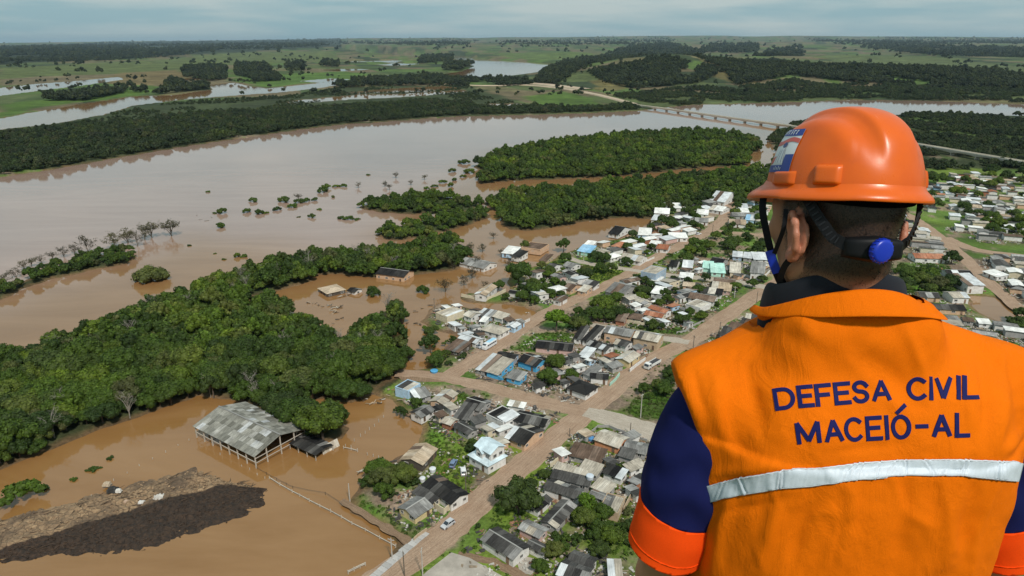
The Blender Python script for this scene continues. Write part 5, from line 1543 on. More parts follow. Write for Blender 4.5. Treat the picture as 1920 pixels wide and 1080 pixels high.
# ------------------------------------------------------------------ bridge over the river
CONC = simple('pale_concrete', (0.66, 0.59, 0.49), .85, .12, .08)
def bridge(pix, z, label, span, x_label, w=8.0):
    pts = catmull([P(a, b, z) for a, b in pix], 12)
    t = thing('bridge', label, 'bridge', pts[0])
    o0 = pts[0].copy(); o0.z = 0
    t.location = o0
    d = [0.0]
    for i in range(1, len(pts)): d.append(d[-1] + (pts[i] - pts[i - 1]).length)
    def at(s):
        s = min(max(s, 0), d[-1])
        for i in range(1, len(d)):
            if s <= d[i]: f = (s - d[i - 1]) / (d[i] - d[i - 1]); return pts[i - 1].lerp(pts[i], f) - o0, (pts[i] - pts[i - 1]).normalized()
        return pts[-1] - o0, (pts[-1] - pts[-2]).normalized()
    n = int(d[-1] / span)
    per = 8
    rows = []
    for k in range(n * per + 1):
        s = d[-1] * k / (n * per); p, tg = at(s); nn = Vector((tg.y, -tg.x, 0))
        f = (k % per) / per; hz = 1.5 + 1.0 * (2 * f - 1) ** 2
        rows.append([p + nn * a * w / 2 + Vector((0, 0, -b * hz)) for a, b in ((-1, 0), (1, 0), (.8, 1), (-.8, 1))])
    for k in range(n):
        V = [v for r in rows[k * per:(k + 1) * per + 1] for v in r]; F = []
        for i in range(per):
            for j in range(4): F.append((4 * i + j, 4 * i + (j + 1) % 4, 4 * i + 4 + (j + 1) % 4, 4 * i + 4 + j))
        MB().add(V, F).build('deck_span', CONC, t)
        for a in (-1, 1):
            Vp, Fp = [], []
            for r in rows[k * per:(k + 1) * per + 1]:
                e = r[0] if a < 0 else r[1]; i_ = (r[1] - r[0]).normalized() * (.4 * -a)
                Vp += [e + Vector((0, 0, .01)), e + Vector((0, 0, 1.1)), e + i_ + Vector((0, 0, 1.1)), e + i_ + Vector((0, 0, .01))]
            for i in range(per):
                for j in range(4): Fp.append((4 * i + j, 4 * i + (j + 1) % 4, 4 * i + 4 + (j + 1) % 4, 4 * i + 4 + j))
            MB().add(Vp, Fp).build('parapet', CONC, t)
    for k in range(n + 1):
        p, tg = at(d[-1] * k / n)
        MB().box((p.x, p.y, (z - 2.3 - 2) / 2), (w * .55, 1.7, z - 2.3 + 2), None).build('pier', CONC, t)
    return t
bridge([(1186,196),(1250,204),(1320,214),(1400,225),(1480,236),(1560,248),(1640,260)], 4.6, 'long pale concrete road bridge on arched spans crossing the muddy river', 34, 'a')
bridge([(1660,262),(1710,269),(1800,284),(1920,304),(2060,328)], 6.4, 'pale concrete viaduct emerging right of the orange helmet', 30, 'b')
def far_road(pix, w, name='raised_road'):
    c = catmull([P(a, b, 1.2) for a, b in pix], 10); V, F = [], []
    for i, p in enumerate(c):
        t = (c[min(i + 1, len(c) - 1)] - c[max(i - 1, 0)]).normalized(); n = Vector((t.y, -t.x, 0)) * w / 2
        h = float(hill_z(np.array([p.x]), np.array([p.y]))[0]) + 3.0
        V += [(p.x - n.x * 1.6, p.y - n.y * 1.6, h - 4), (p.x - n.x, p.y - n.y, h), (p.x + n.x, p.y + n.y, h), (p.x + n.x * 1.6, p.y + n.y * 1.6, h - 4)]
        if i: F += [(4 * i - 4 + k, 4 * i - 3 + k, 4 * i + 1 + k, 4 * i + k) for k in range(3)]
    tag(obj(name, mesh(name, V, F, simple('far_road_dust', (0.46, 0.36, 0.26), .95, .2, .02))), kind='structure')
far_road([(820,157),(870,160),(930,161),(985,160),(1050,166),(1100,174),(1145,184),(1190,196)], 14)
far_road([(960,155),(1010,158),(1060,163),(1100,168)], 30, 'construction_ground')

# ------------------------------------------------------------------ vehicles
RUBBER = simple('rubber', (0.02, 0.02, 0.02), .8, .2)
CHROME = simple('wheel_metal', (0.35, 0.35, 0.36), .4, .2, metal=.6)
LAMP = simple('lamp_glass', (0.7, 0.7, 0.68), .2, .1, spec=.6)
TAIL = simple('tail_lamp', (0.45, 0.03, 0.02), .3, .1, spec=.5)
CARGL = simple('car_glass', (0.03, 0.04, 0.05), .08, .1, spec=.6)
def wheel(t, x, y, r, w=.22):
    a = MB().tube([(0, -w / 2, 0), (0, w / 2, 0)], r, 16).build('tyre', RUBBER, t, loc=(x, y, r)); a.name = 'wheel'
    MB().tube([(0, -w / 2 - .01, 0), (0, w / 2 + .01, 0)], r * .6, 10).build('rim', CHROME, a)
def car(c, q, heading, col, label, L=4.2, W=1.7):
    p = P(*cp(c, q), LAND_Z); p.z = LAND_Z + .05
    t = thing('parked_car', label, 'car', p, heading, 'cars parked in the town')
    paint = simple('car_paint', col, .35, .08, 1.0, spec=.5)
    prof = [(-.5, .30, .86), (-.49, .62, .93), (-.44, .86, .97), (-.30, .93, 1.0), (.20, .95, 1.0), (.42, .84, .95), (.49, .66, .9), (.5, .30, .84)]
    V, F = [], []
    for x, z, w in prof:
        V += [(x * L, -w * W / 2, .22), (x * L, -w * W / 2 * 1.0, z * .9), (x * L, -w * W / 2 * .9, z), (x * L, w * W / 2 * .9, z), (x * L, w * W / 2, z * .9), (x * L, w * W / 2, .22)]
    n = len(prof)
    for i in range(n - 1):
        for k in range(6): F.append((6 * i + k, 6 * i + (k + 1) % 6, 6 * i + 6 + (k + 1) % 6, 6 * i + 6 + k))
    F += [tuple(range(6))[::-1], tuple(6 * (n - 1) + k for k in range(6))]
    obj('body', mesh('body', V, F, paint, False), t)
    cab = [(-.45, .92, .90), (-.36, 1.40, .80), (.06, 1.44, .80), (.25, .95, .90)]
    V, F = [], []
    for x, z, w in cab: V += [(x * L, -w * W / 2, z), (x * L, w * W / 2, z)]
    obj('cabin_glass', mesh('cabin_glass', V, [(0, 1, 3, 2), (2, 3, 5, 4), (4, 5, 7, 6), (0, 2, 4, 6), (1, 7, 5, 3)], CARGL), t)
    MB().box((-.15 * L, 0, 1.44), (.44 * L, .80 * W, .06)).build('roof_panel', paint, t)
    for s in (-1, 1):
        MB().tube([(-.36 * L, s * .81 * W / 2, 1.40), (-.45 * L, s * .91 * W / 2, .92)], .05, 5).build('pillar', paint, t)
        MB().tube([(.06 * L, s * .81 * W / 2, 1.42), (.25 * L, s * .91 * W / 2, .95)], .05, 5).build('pillar', paint, t)
        MB().tube([(-.14 * L, s * .82 * W / 2, 1.42), (-.14 * L, s * .92 * W / 2, .93)], .05, 5).build('pillar', paint, t)
        MB().box((.485 * L, s * W * .34, .66), (.08, .36, .16)).build('headlight', LAMP, t)
        MB().box((-.492 * L, s * W * .36, .74), (.06, .24, .22)).build('tail_light', TAIL, t)
        for x in (-.31, .32): wheel(t, x * L, s * (W / 2 - .1), .31)
    MB().box((.49 * L, 0, .40), (.12, W * .8, .16)).build('bumper', RUBBER, t); MB().box((-.49 * L, 0, .40), (.12, W * .8, .16)).build('bumper', RUBBER, t)
    return t
def heading(c, a, b):
    p, q = P(*cp(c, a), LAND_Z), P(*cp(c, b), LAND_Z); return math.atan2(q.y - p.y, q.x - p.x)
car(1, (1080, 572), heading(1, (1130, 530), (1030, 600)), (0.50, 0.51, 0.53), 'silver hatchback parked on the edge of the dirt road')
car(4, (1195, 1035), heading(4, (1180, 1060), (1215, 995)), (0.16, 0.22, 0.34), 'dark blue car parked on the green meadow')
car(1, (1235, 35), heading(1, (1240, 60), (1230, 0)), (0.74, 0.74, 0.73), 'white car parked beside the two-storey house')
car(7, (815, 790), heading(7, (790, 780), (840, 800)), (0.42, 0.44, 0.47), 'grey car beside the tin-roofed white house')
car(10, (1085, 640), .6, (0.7, 0.7, 0.7), 'small pale car near the upper dirt crossing')
def truck():
    p = P(*cp(6, (735, 765)), LAND_Z); h = heading(6, (840, 690), (650, 800))
    t = thing('parked_truck', 'white truck with dark open bed parked on the main road', 'truck', (p.x, p.y, LAND_Z + .05), h)
    wp = simple('truck_white', (0.72, 0.72, 0.70), .4, .1, spec=.5); bd = simple('truck_bed', (0.06, 0.06, 0.065), .8, .4, 1.0)
    V = [(2.3, -1.15, .5), (4.2, -1.15, .5), (4.25, -1.15, 1.5), (3.9, -1.1, 2.5), (2.3, -1.1, 2.6)]; V += [(x, -y, z) for x, y, z in V]
    MB().add(V, [(0, 1, 2, 3, 4), (5, 9, 8, 7, 6), (0, 5, 6, 1), (1, 6, 7, 2), (2, 7, 8, 3), (3, 8, 9, 4), (4, 9, 5, 0)]).build('cab', wp, t)
    MB().add([(4.27, -1.0, 1.55), (4.27, 1.0, 1.55), (3.95, .98, 2.42), (3.95, -.98, 2.42)], [(0, 1, 2, 3)]).build('windscreen', CARGL, t)
    for s in (-1, 1):
        MB().box((3.2, s * 1.15, 1.95), (1.0, .04, .7)).build('side_window', CARGL, t)
        MB().box((4.27, s * .8, .95), (.06, .3, .25)).build('headlight', LAMP, t)
        MB().box((-1.2, s * 1.2, 1.5), (6.6, .1, 1.1)).build('bed_side', wp, t)
        for x in (3.2, -2.6, -3.7): wheel(t, x, s * 1.0, .5, .3)
    MB().box((-1.2, 0, 1.02), (6.6, 2.3, .18)).build('bed_floor', bd, t)
    MB().box((-1.2, 0, 1.45), (6.3, 2.1, .7)).build('load', bd, t)
    MB().box((-1.0, 0, .7), (7.0, .9, .3)).build('chassis', RUBBER, t)
truck()
def bus():
    p = P(*cp(7, (945, 785)), LAND_Z); h = heading(7, (1010, 735), (870, 820))
    t = thing('minibus', 'long white and light blue minibus parked by the pale houses', 'bus', (p.x, p.y, LAND_Z + .05), h)
    b = simple('bus_white', (0.70, 0.71, 0.72), .4, .1); bl = simple('bus_blue', (0.36, 0.62, 0.80), .4, .15)
    sec = [(-4.2, 1.0, 2.3), (-3.9, 1.12, 2.6), (3.0, 1.12, 2.6), (3.9, 1.05, 2.2), (4.2, .98, 1.4)]
    V, F = [], []
    for x, w, z in sec: V += [(x, -w, .4), (x, -w, z - .2), (x, -w * .85, z), (x, w * .85, z), (x, w, z - .2), (x, w, .4)]
    for i in range(4):
        for k in range(6): F.append((6 * i + k, 6 * i + (k + 1) % 6, 6 * i + 6 + (k + 1) % 6, 6 * i + 6 + k))
    F += [tuple(range(6))[::-1], tuple(24 + k for k in range(6))]
    MB().add(V, F).build('body', b, t)
    MB().box((-1.4, 0, 2.63), (5.2, 1.8, .07)).build('roof_panel', bl, t)
    for s in (-1, 1):
        for k in range(5): MB().box((-3.0 + k * 1.3, s * 1.13, 1.75), (1.1, .04, .6)).build('side_window', CARGL, t)
        for x in (-2.8, 2.6): wheel(t, x, s * .98, .42, .26)
    MB().add([(3.1, -.85, 2.58), (3.1, .85, 2.58), (3.92, .8, 2.2), (3.92, -.8, 2.2)], [(0, 1, 2, 3)]).build('windscreen', CARGL, t)
bus()
def boat():
    p = P(*cp(4, (1315, 440)), LAND_Z + .3)
    t = thing('rowing_boat', 'small white boat with an orange bundle inside, among dark roofs', 'boat', (p.x, p.y, LAND_Z), heading(4, (1240, 430), (1395, 465)))
    V, F, n = [], [], 12
    for i in range(n + 1):
        f = i / n; w = .95 * math.sin(math.pi * min(1, .12 + f * .88)) ** .6; x = (f - .5) * 5.0
        V += [(x, -w, .75), (x, -w * .6, .1), (x, w * .6, .1), (x, w, .75), (x, w * .85, .75), (x, w * .5, .25), (x, -w * .5, .25), (x, -w * .85, .75)]
    for i in range(n):
        for k in range(8): F.append((8 * i + k, 8 * i + (k + 1) % 8, 8 * i + 8 + (k + 1) % 8, 8 * i + 8 + k))
    MB().add(V, F).build('hull', simple('boat_white', (0.7, 0.68, 0.65), .5, .2), t)
    for x in (-.9, .9): MB().box((x, 0, .6), (.35, 1.4, .06)).build('seat', WHITE_POST, t)
    MB().tube([(.1, -.35, .5), (.35, 0, .75), (.5, .4, .5)], [.3, .42, .25], 8).build('bundle', simple('orange_bundle', (.62, .17, .08), .7, .3), t)
boat()

# ------------------------------------------------------------------ poles, pool, tanks, walls
WOODP = simple('pole_wood', (0.17, 0.14, 0.11), .9, .3); CONCP = simple('pole_concrete', (0.48, 0.45, 0.41), .85, .2)
POLES = [((1,(1263,280)),8,0,'beside the long dark roof'),((1,(824,1078)),8,1,'white, at the bottom edge of the road'),((1,(640,1078)),7,0,'dark, at the bottom edge of the road'),((1,(515,900)),6,1,'white, beside the pavement'),
 ((3,(1686,380)),9,1,'on the green corner by the worker’s sleeve'),((3,(888,590)),3.0,0,'short, standing in the main road'),((6,(1490,430)),7,0,'at the upper junction by the vest'),((6,(1195,590)),7,0,'at the gravel junction by the shoulder'),
 ((7,(328,390)),7,0,'at the corner of the flooded street'),((8,(925,310)),6,1,'beside the lane above the green plot'),((9,(1300,830)),6,1,'on the kerb of the main road'),((10,(1250,640)),7,0,'at the upper dirt crossing'),((1,(85,300)),5,1,'leaning in water by the thicket'),
 ((3,(1570,560)),4,0,'behind the orange corner house'),((9,(1550,890)),6,0,'across the main road from the blue tarpaulin')]
for (c, q), h, k, place in POLES:
    p = P(*cp(c, q), LAND_Z)
    t = thing('utility_pole', 'utility pole ' + place, 'pole', p, RNG.random() * 3, 'utility poles')
    m_ = CONCP if k else WOODP
    MB().tube([(0, 0, -.8), (0, 0, h)], [.17, .12], 8).build('shaft', m_, t)
    if h > 5.5:
        MB().box((0, 0, h - .5), (1.8, .12, .14)).build('crossarm', m_, t)
        for x in (-.8, 0, .8): MB().tube([(x, 0, h - .43), (x, 0, h - .2)], .05, 5).build('insulator', CONCP, t)
def pool():
    a, b, c = (P(*cp(8, q), LAND_Z + .2) for q in ((1575, 205), (1665, 215), (1680, 185)))
    u = b - a; L = u.length; W = 4.0; ctr = (a + b) / 2 + Vector((-u.y, u.x, 0)).normalized() * W / 2
    t = thing('swimming_pool', 'turquoise swimming pool behind the white bungalow', 'pool', (ctr.x, ctr.y, LAND_Z), math.atan2(u.y, u.x))
    for s in (-1, 1):
        MB().box((0, s * W / 2, .15), (L + .6, .5, .4)).build('rim', CONCP, t); MB().box((s * L / 2, 0, .14), (.5, W - .5, .38)).build('rim', CONCP, t)
    MB().box((0, 0, .1), (L, W, .1)).build('pool_water', simple('pool_water', (0.08, 0.45, 0.55), .1, .1), t)
pool()
def tank(c, q, r, col, label, h=1.2, zz=0.0):
    p = P(*cp(c, q), LAND_Z + zz)
    t = thing('water_tank', label, 'tank', (p.x, p.y, LAND_Z + zz), 0, 'water tanks')
    m_ = simple('tank_plastic', col, .4, .1)
    MB().tube([(0, 0, 0), (0, 0, h * .9), (0, 0, h)], [r * .85, r, r * .95], 16).build('body', m_, t)
    MB().tube([(0, 0, h), (0, 0, h + .12), (0, 0, h + .2)], [r * 1.02, r * .9, r * .3], 16).build('lid', m_, t)
tank(4, (990, 45), 1.5, (0.10, 0.36, 0.62), 'round blue tank on the grass by the street corner', .8)
tank(3, (1130, 640), 1.1, (0.10, 0.28, 0.55), 'blue tank leaning against the orange corner house')
tank(3, (565, 490), 1.0, (0.12, 0.36, 0.68), 'blue tank beside the black streaked roof', 1.2, 0.8)
tank(8, (1500, 610), 1.3, (0.12, 0.42, 0.72), 'blue tank beside the broad grey ruin')
tank(2, (1205, 100), 1.1, (0.55, 0.60, 0.66), 'grey tank on top of the packed block', 1.3, 2.6)
tank(1, (822, 122), .9, (0.66, 0.68, 0.70), 'white tank behind the long dark roof')
tank(1, (925, 25), 1.0, (0.66, 0.68, 0.70), 'white tank above the long dark roof')
YW = [
 (1,[(735,725),(770,690),(865,625)],1.0,'tan','low wall between the pavement and the yellow house'),(1,[(935,380),(955,410),(1040,460),(1110,400),(1100,360)],2.2,'cream','roofless cream walls beside the yellow house'),
 (3,[(670,950),(800,830),(860,800)],1.6,'cream','crumbling wall along the main road below the junction'),(3,[(900,740),(1000,670),(1200,500)],1.1,'grey','kerbside wall leading up to the orange house'),(3,[(1200,490),(1330,490),(1560,590),(1760,650)],1.2,'grey','wall behind the orange corner house'),
 (5,[(915,570),(1000,510),(1075,455)],1.6,'peach','slanting wall beside the blue compound'),(6,[(445,268),(600,300),(745,325)],1.7,'cream','cream boundary wall below the red-tiled pair'),(6,[(485,825),(580,750),(660,690)],1.4,'white','white wall behind the parked truck'),
 (7,[(630,210),(740,232),(895,262),(1010,215),(1130,155)],1.3,'cream','white wall round the yard in the flood'),(7,[(1190,600),(1290,540),(1400,490)],1.2,'white','white wall at the end of the pale row'),(6,[(1010,395),(1100,380),(1200,310),(1320,260)],1.0,'grey','broken wall along the road by the red-tiled pair'),
 (5,[(1700,745),(1770,680),(1810,625)],1.3,'mint','green fence panels beside the main road'),(5,[(370,620),(420,660),(500,690)],1.3,'bright blue','bright blue wall at the front of the compound'),(5,[(580,700),(680,730)],1.4,'bright blue','short blue wall at the end of the compound'),
 (8,[(1560,310),(1650,300),(1720,265)],1.2,'white','white wall beside the bungalow'),(9,[(1390,590),(1520,610),(1620,620),(1700,540)],1.3,'white','white wall round the big corner house'),(8,[(220,735),(240,715),(345,740)],1.6,'white','white roofless wall by the flooded lane'),
 (2,[(1540,430),(1610,300)],1.6,'tan','thin wall beside the terrace by the cuff'),(4,[(25,850),(30,845)],.5,'white','x'),
]
for c, pts, h, w, lab in YW[:-1]:
    q = [P(*cp(c, p), LAND_Z) for p in pts]
    t = thing('boundary_wall', lab, 'wall', q[0])
    for i in range(len(q) - 1):
        d = q[i + 1] - q[i]; n = max(1, round(d.length / 4))
        for k in range(n):
            m_ = q[i] + d * (k + .5) / n - q[0]
            hh = h * RNG.uniform(.82, 1.05)
            MB().box((0, 0, 0), (d.length / n + .05, .18 + .01 * (k % 2), hh + .4)).build('wall_panel', WALL[w], t, loc=(m_.x, m_.y, hh / 2 - .2), rot=(RNG.gauss(0, .02), 0, math.atan2(d.y, d.x)))
# ------------------------------------------------------------------ trees and shrubs of the town and the flood
def px_scale(px, py): return FPX / (P(px, py) - Vector((0, 0, CAM_H))).length
KINDS = {}
def plant(px, py, wpx, kind, label, group, z=LAND_Z):
    """px,py: foot of the plant; wpx: crown width in photo pixels"""
    p = P(px, py, z); wm = wpx / px_scale(px, py)
    if z <= 0 and kind in ('tree', 'bare'): z = -.32 * wm if kind == 'tree' else -.16 * wm        # standing in the flood, trunk under water
    if kind == 'tree':
        return place_tree('garden_tree', p.x, p.y, z, wm / 7.6, TREES[RNG.randrange(7)], label, 'tree', group, NR, 0.95)
    if kind == 'bright':
        t = place_tree('garden_tree', p.x, p.y, z, wm / 7.2, (BRIGHT_TREE, TREES[0][1]), label, 'tree', group, NR, 1.0); return t
    if kind == 'bare':
        tr, cr = BARES[RNG.randrange(4)]
        t = thing('bare_tree', label, 'tree', (p.x, p.y, z), RNG.random() * 6.28, group)
        s = wm / 5.6; t.scale = (s, s, s * .95); obj('trunk', tr, t); obj('crown', cr, t); return t
    o = obj('shrub', SHRUBS[RNG.randrange(4)], None, (p.x, p.y, z - .1), (0, 0, RNG.random() * 6.28), (wm / 3.8 * RNG.uniform(.9, 1.5), wm / 3.8, wm / 3.8 * RNG.uniform(.7, 1.1)))
    return tag(o, label, 'shrub', group)

# single trees one can point to
for a in [
 (972, 962, 66, 'tree', 'large round leafy tree beside the main road'), (1100, 962, 40, 'bright', 'bright yellow-green tree among the dark roofs'), (700, 553, 26, 'tree', 'lone round tree standing in the flood beside the wrecked hut'),
 (807, 658, 34, 'tree', 'round tree at the edge of the flooded bay'), (1043, 622, 46, 'bright', 'bright green tree at the bend of the upper street'), (972, 532, 42, 'tree', 'tall dark tree at the flooded end of the gardens'), (605, 820, 74, 'tree', 'broad dark tree behind the low black shed'),
 (560, 795, 56, 'tree', 'leafy tree pressed against the open shed'), (530, 778, 48, 'tree', 'tree behind the far corner of the open shed'), (1380, 545, 18, 'tree', 'young round tree on the corner of the pale street'), (1783, 495, 24, 'tree', 'round tree beside the right-hand dirt road'),
 (1057, 470, 24, 'tree', 'tall tree at the flooded tip of the lane'), (1285, 492, 20, 'tree', 'round tree beside the bungalow'), (793, 548, 22, 'tree', 'small tree in the flood left of the walled yard'), (285, 526, 42, 'tree', 'round tree standing alone in the river shallows'),
 (1118, 492, 24, 'tree', 'bushy tree above the lane by the white bungalow'), (985, 468, 18, 'tree', 'dark tree behind the roofless peach house'), (740, 700, 30, 'tree', 'tree at the end of the near wood by the muddy plot'),
]: plant(*a, 'single trees', z=(0.0 if a[1] in (553, 548, 526) else LAND_Z))
plant(45, 938, 52, 'shrub', 'half-drowned bush near the left edge of the brown flood', 'bushes in the flood', 0.0)
for i, (x, y) in enumerate([(172, 885), (180, 880), (138, 902), (85, 918), (208, 862)]):
    plant(x, y, 13, 'shrub', '%s from the left of the small weed clumps above the mud bank' % ordinal(i), 'weed clumps in the flood', -.35)

# bare and half-drowned trees
BT = [(12,540,22),(30,520,20),(45,505,18),(60,500,18),(78,494,18),(100,488,18),(120,482,20),(140,476,18),(165,476,28),(215,464,32),(240,456,28),(258,462,24),(272,450,22),(285,445,34),(322,442,36)]
for i, a in enumerate(BT): plant(*a, 'bare', '%s bare tree from the left along the drowned river spit' % ordinal(i), 'bare trees on the spit', 0.0)
BT = [(730,356,14),(742,334,14),(770,347,12),(796,337,12),(722,350,12),(672,352,12),(560,376,16)]
for i, a in enumerate(sorted(BT)): plant(*a, 'bare', '%s bare tree from the left out in the river shallows' % ordinal(i), 'bare trees in the shallows', 0.0)
BT = [(835,548,34),(870,535,22),(885,522,26),(895,500,20),(868,492,22),(905,472,20),(925,448,16),(850,505,18),(882,470,18),(748,600,26),(730,610,22),(940,480,18),(955,500,22),(520,572,20),(910,545,18)]
for i, a in enumerate(sorted(BT)): plant(*a, 'bare', '%s bare tree from the left in the flooded gardens' % ordinal(i), 'bare trees in the gardens', 0.0)
BS = [(403,402,10),(418,402,20),(475,380,17),(463,400,18),(485,403,17),(415,428,22),(520,396,18),(535,380,22),(548,390,20),(560,382,20),(575,380,16),(590,378,14),(605,362,20),(612,355,18),(600,395,10),(585,410,14),(560,409,9),(640,412,14),(655,414,18),(670,414,12),(630,352,14),(645,352,14),(355,463,9),(403,478,8),(420,489,9),(445,484,16),(458,484,12),(390,362,9),(848,324,20),(870,308,20),(880,326,22),(852,340,14),(868,334,12),(830,345,14),(845,352,16),(815,352,12),(800,356,12),(625,372,10),(500,402,10),(820,390,18),(690,330,8)]
for i, a in enumerate(sorted(BS)): plant(*a, 'shrub', '%s from the left of the half-drowned bushes strung across the river' % ordinal(i), 'half-drowned bushes in the river', -.75)

# gardens and thickets
THICK = [
 ('among the mid-town roofs', [(1130,560),(1200,520),(1300,500),(1430,510),(1430,560),(1330,590),(1230,640),(1130,640)], 9.0, 50, 21),
 ('among the upper-street roofs', [(1180,450),(1260,400),(1340,372),(1440,380),(1440,440),(1330,445),(1250,470)], 9.5, 46, 18),
 ('among the garden plots', [(900,560),(1000,500),(1100,480),(1190,500),(1100,545),(1010,575)], 9.0, 34, 21),
 ('among the lower roofs', [(800,750),(1000,770),(1040,790),(960,850),(1010,850),(1200,830),(1205,1000),(1000,980),(920,880),(800,790)], 10.0, 24, 24),
 ('of the thicket beside the yellow house', [(672,900),(700,880),(745,868),(790,880),(792,905),(770,935),(730,950),(690,930)], 4.6, 22, 34),
 ('of the shrubs on the flooded corner', [(790,610),(815,620),(845,632),(870,640),(845,655),(820,645),(800,630)], 4.8, 12, 20),
 ('of the bushes along the muddy street corner', [(795,680),(840,668),(870,660),(880,672),(845,690),(808,692)], 4.4, 10, 24),
 ('of the thicket at the picture’s foot', [(1060,985),(1110,965),(1175,955),(1200,1000),(1190,1045),(1120,1070),(1070,1050),(1030,1075),(1020,1040)], 4.8, 26, 34),
 ('of the bushes by the bottom dirt yard', [(1005,1070),(1040,1045),(1060,1060),(1030,1085)], 4.0, 6, 26),
 ('of the garden between blue compound and junction', [(1035,680),(1065,668),(1085,690),(1080,715),(1055,735),(1010,730),(1010,712),(1040,705)], 4.8, 18, 30),
 ('of the grove at the street bend', [(1058,608),(1090,590),(1130,580),(1170,585),(1175,605),(1140,615),(1100,618),(1085,628),(1062,632)], 5.4, 20, 30),
 ('of the garden below the green plot', [(985,545),(1010,530),(1050,528),(1075,540),(1060,560),(1010,570),(985,565)], 5.4, 18, 24),
 ('of the trees in the mid-town block', [(1188,520),(1250,535),(1290,550),(1270,570),(1215,575),(1185,558)], 5.6, 18, 20),
 ('of the grove above the mint houses', [(1280,470),(1330,455),(1400,458),(1440,465),(1435,478),(1370,485),(1310,485),(1282,482)], 6.0, 24, 20),
 ('of the trees right of the red-tiled pair', [(1262,585),(1290,590),(1325,600),(1300,612),(1260,605)], 5.0, 9, 22),
 ('of the trees behind the bungalow', [(1155,462),(1190,458),(1250,462),(1265,478),(1235,490),(1180,480)], 6.0, 12, 16),
 ('of the trees beside the upper street', [(1215,420),(1260,408),(1300,402),(1320,415),(1290,435),(1240,450)], 6.0, 18, 18),
 ('of the trees right of the neck', [(1655,520),(1690,505),(1740,510),(1790,525),(1790,550),(1720,560),(1670,555)], 5.4, 24, 24),
 ('of the thicket at the right edge', [(1830,400),(1920,410),(1960,450),(1900,452),(1840,438)], 6.4, 24, 18),
 ('of the trees between houses right of the helmet', [(1740,330),(1920,330),(1920,400),(1800,415),(1745,395)], 13.0, 34, 18),
 ('of the trees by the right-hand pond', [(1880,600),(1930,600),(1930,650),(1880,635),(1850,615)], 5.0, 12, 26),
 ('of the garden trees by the worker’s sleeve', [(1150,868),(1185,860),(1200,885),(1170,900)], 4.2, 6, 26),
 ('of the shrubs on the green corner', [(1195,735),(1240,705),(1262,700),(1262,740),(1215,765)], 4.6, 9, 24),
 ('of the bushes in the lower packed block', [(1000,820),(1035,800),(1045,815),(1015,835)], 4.2, 5, 22),
 ('of the bushes by the brick-sided house', [(735,760),(760,752),(790,765),(770,780),(735,785)], 3.8, 10, 18),
 ('of the bushes below the junction houses', [(1015,850),(940,890),(960,905),(1000,880)], 4.4, 6, 18),
 ('of the bushes along the lower road', [(900,965),(940,985),(930,1000),(890,990)], 4.2, 7, 22),
 ('of the bushes by the bottom white house', [(895,1020),(930,1040),(960,1062),(935,1065),(890,1040)], 4.0, 7, 22),
 ('of the trees in the walled plots up the street', [(1340,440),(1400,448),(1430,455),(1380,458),(1330,452)], 6, 9, 16),
 ('of the trees above the flooded lane', [(1000,600),(1040,580),(1050,585),(1020,608)], 4.4, 7, 18),
 ('of the trees between the far roofs', [(1290,385),(1345,375),(1340,400),(1300,412)], 6.5, 9, 16),
]
def thickets():
    rng = np.random.default_rng(31)
    for place, px, d, mx, wpx in THICK:
        q = polyP(px, LAND_Z)
        x, y = jitter_grid(q, d, rng)
        o = rng.permutation(len(x))[:mx * 3]
        got = []
        for i in o:
            ok = True
            for a, b, l, w, rz in HOUSES:
                dx, dy = x[i] - a, y[i] - b
                u, v = dx * math.cos(rz) + dy * math.sin(rz), -dx * math.sin(rz) + dy * math.cos(rz)
                if abs(u) < l + .2 and abs(v) < w + .2: ok = False; break
            if ok:
                for a, b, w in ROADS:
                    if (x[i] - a) ** 2 + (y[i] - b) ** 2 < (w / 2 + 1.2) ** 2: ok = False; break
            if ok: got.append(i)
            if len(got) >= mx: break
        got.sort(key=lambda i: proj(x[i], y[i], LAND_Z)[0])
        kinds = ['tree' if rng.random() < .62 else 'shrub' for _ in got]
        cnt = {'tree': 0, 'shrub': 0}
        for k, i in zip(kinds, got):
            u, v = proj(x[i], y[i], LAND_Z)
            w = wpx * rng.uniform(.65, 1.1) * (.75 if k == 'shrub' else 1.0)
            plant(u, v, w, k, '%s %s from the left %s' % (ordinal(cnt[k]), k, place), 'plants ' + place)
            cnt[k] += 1
thickets()

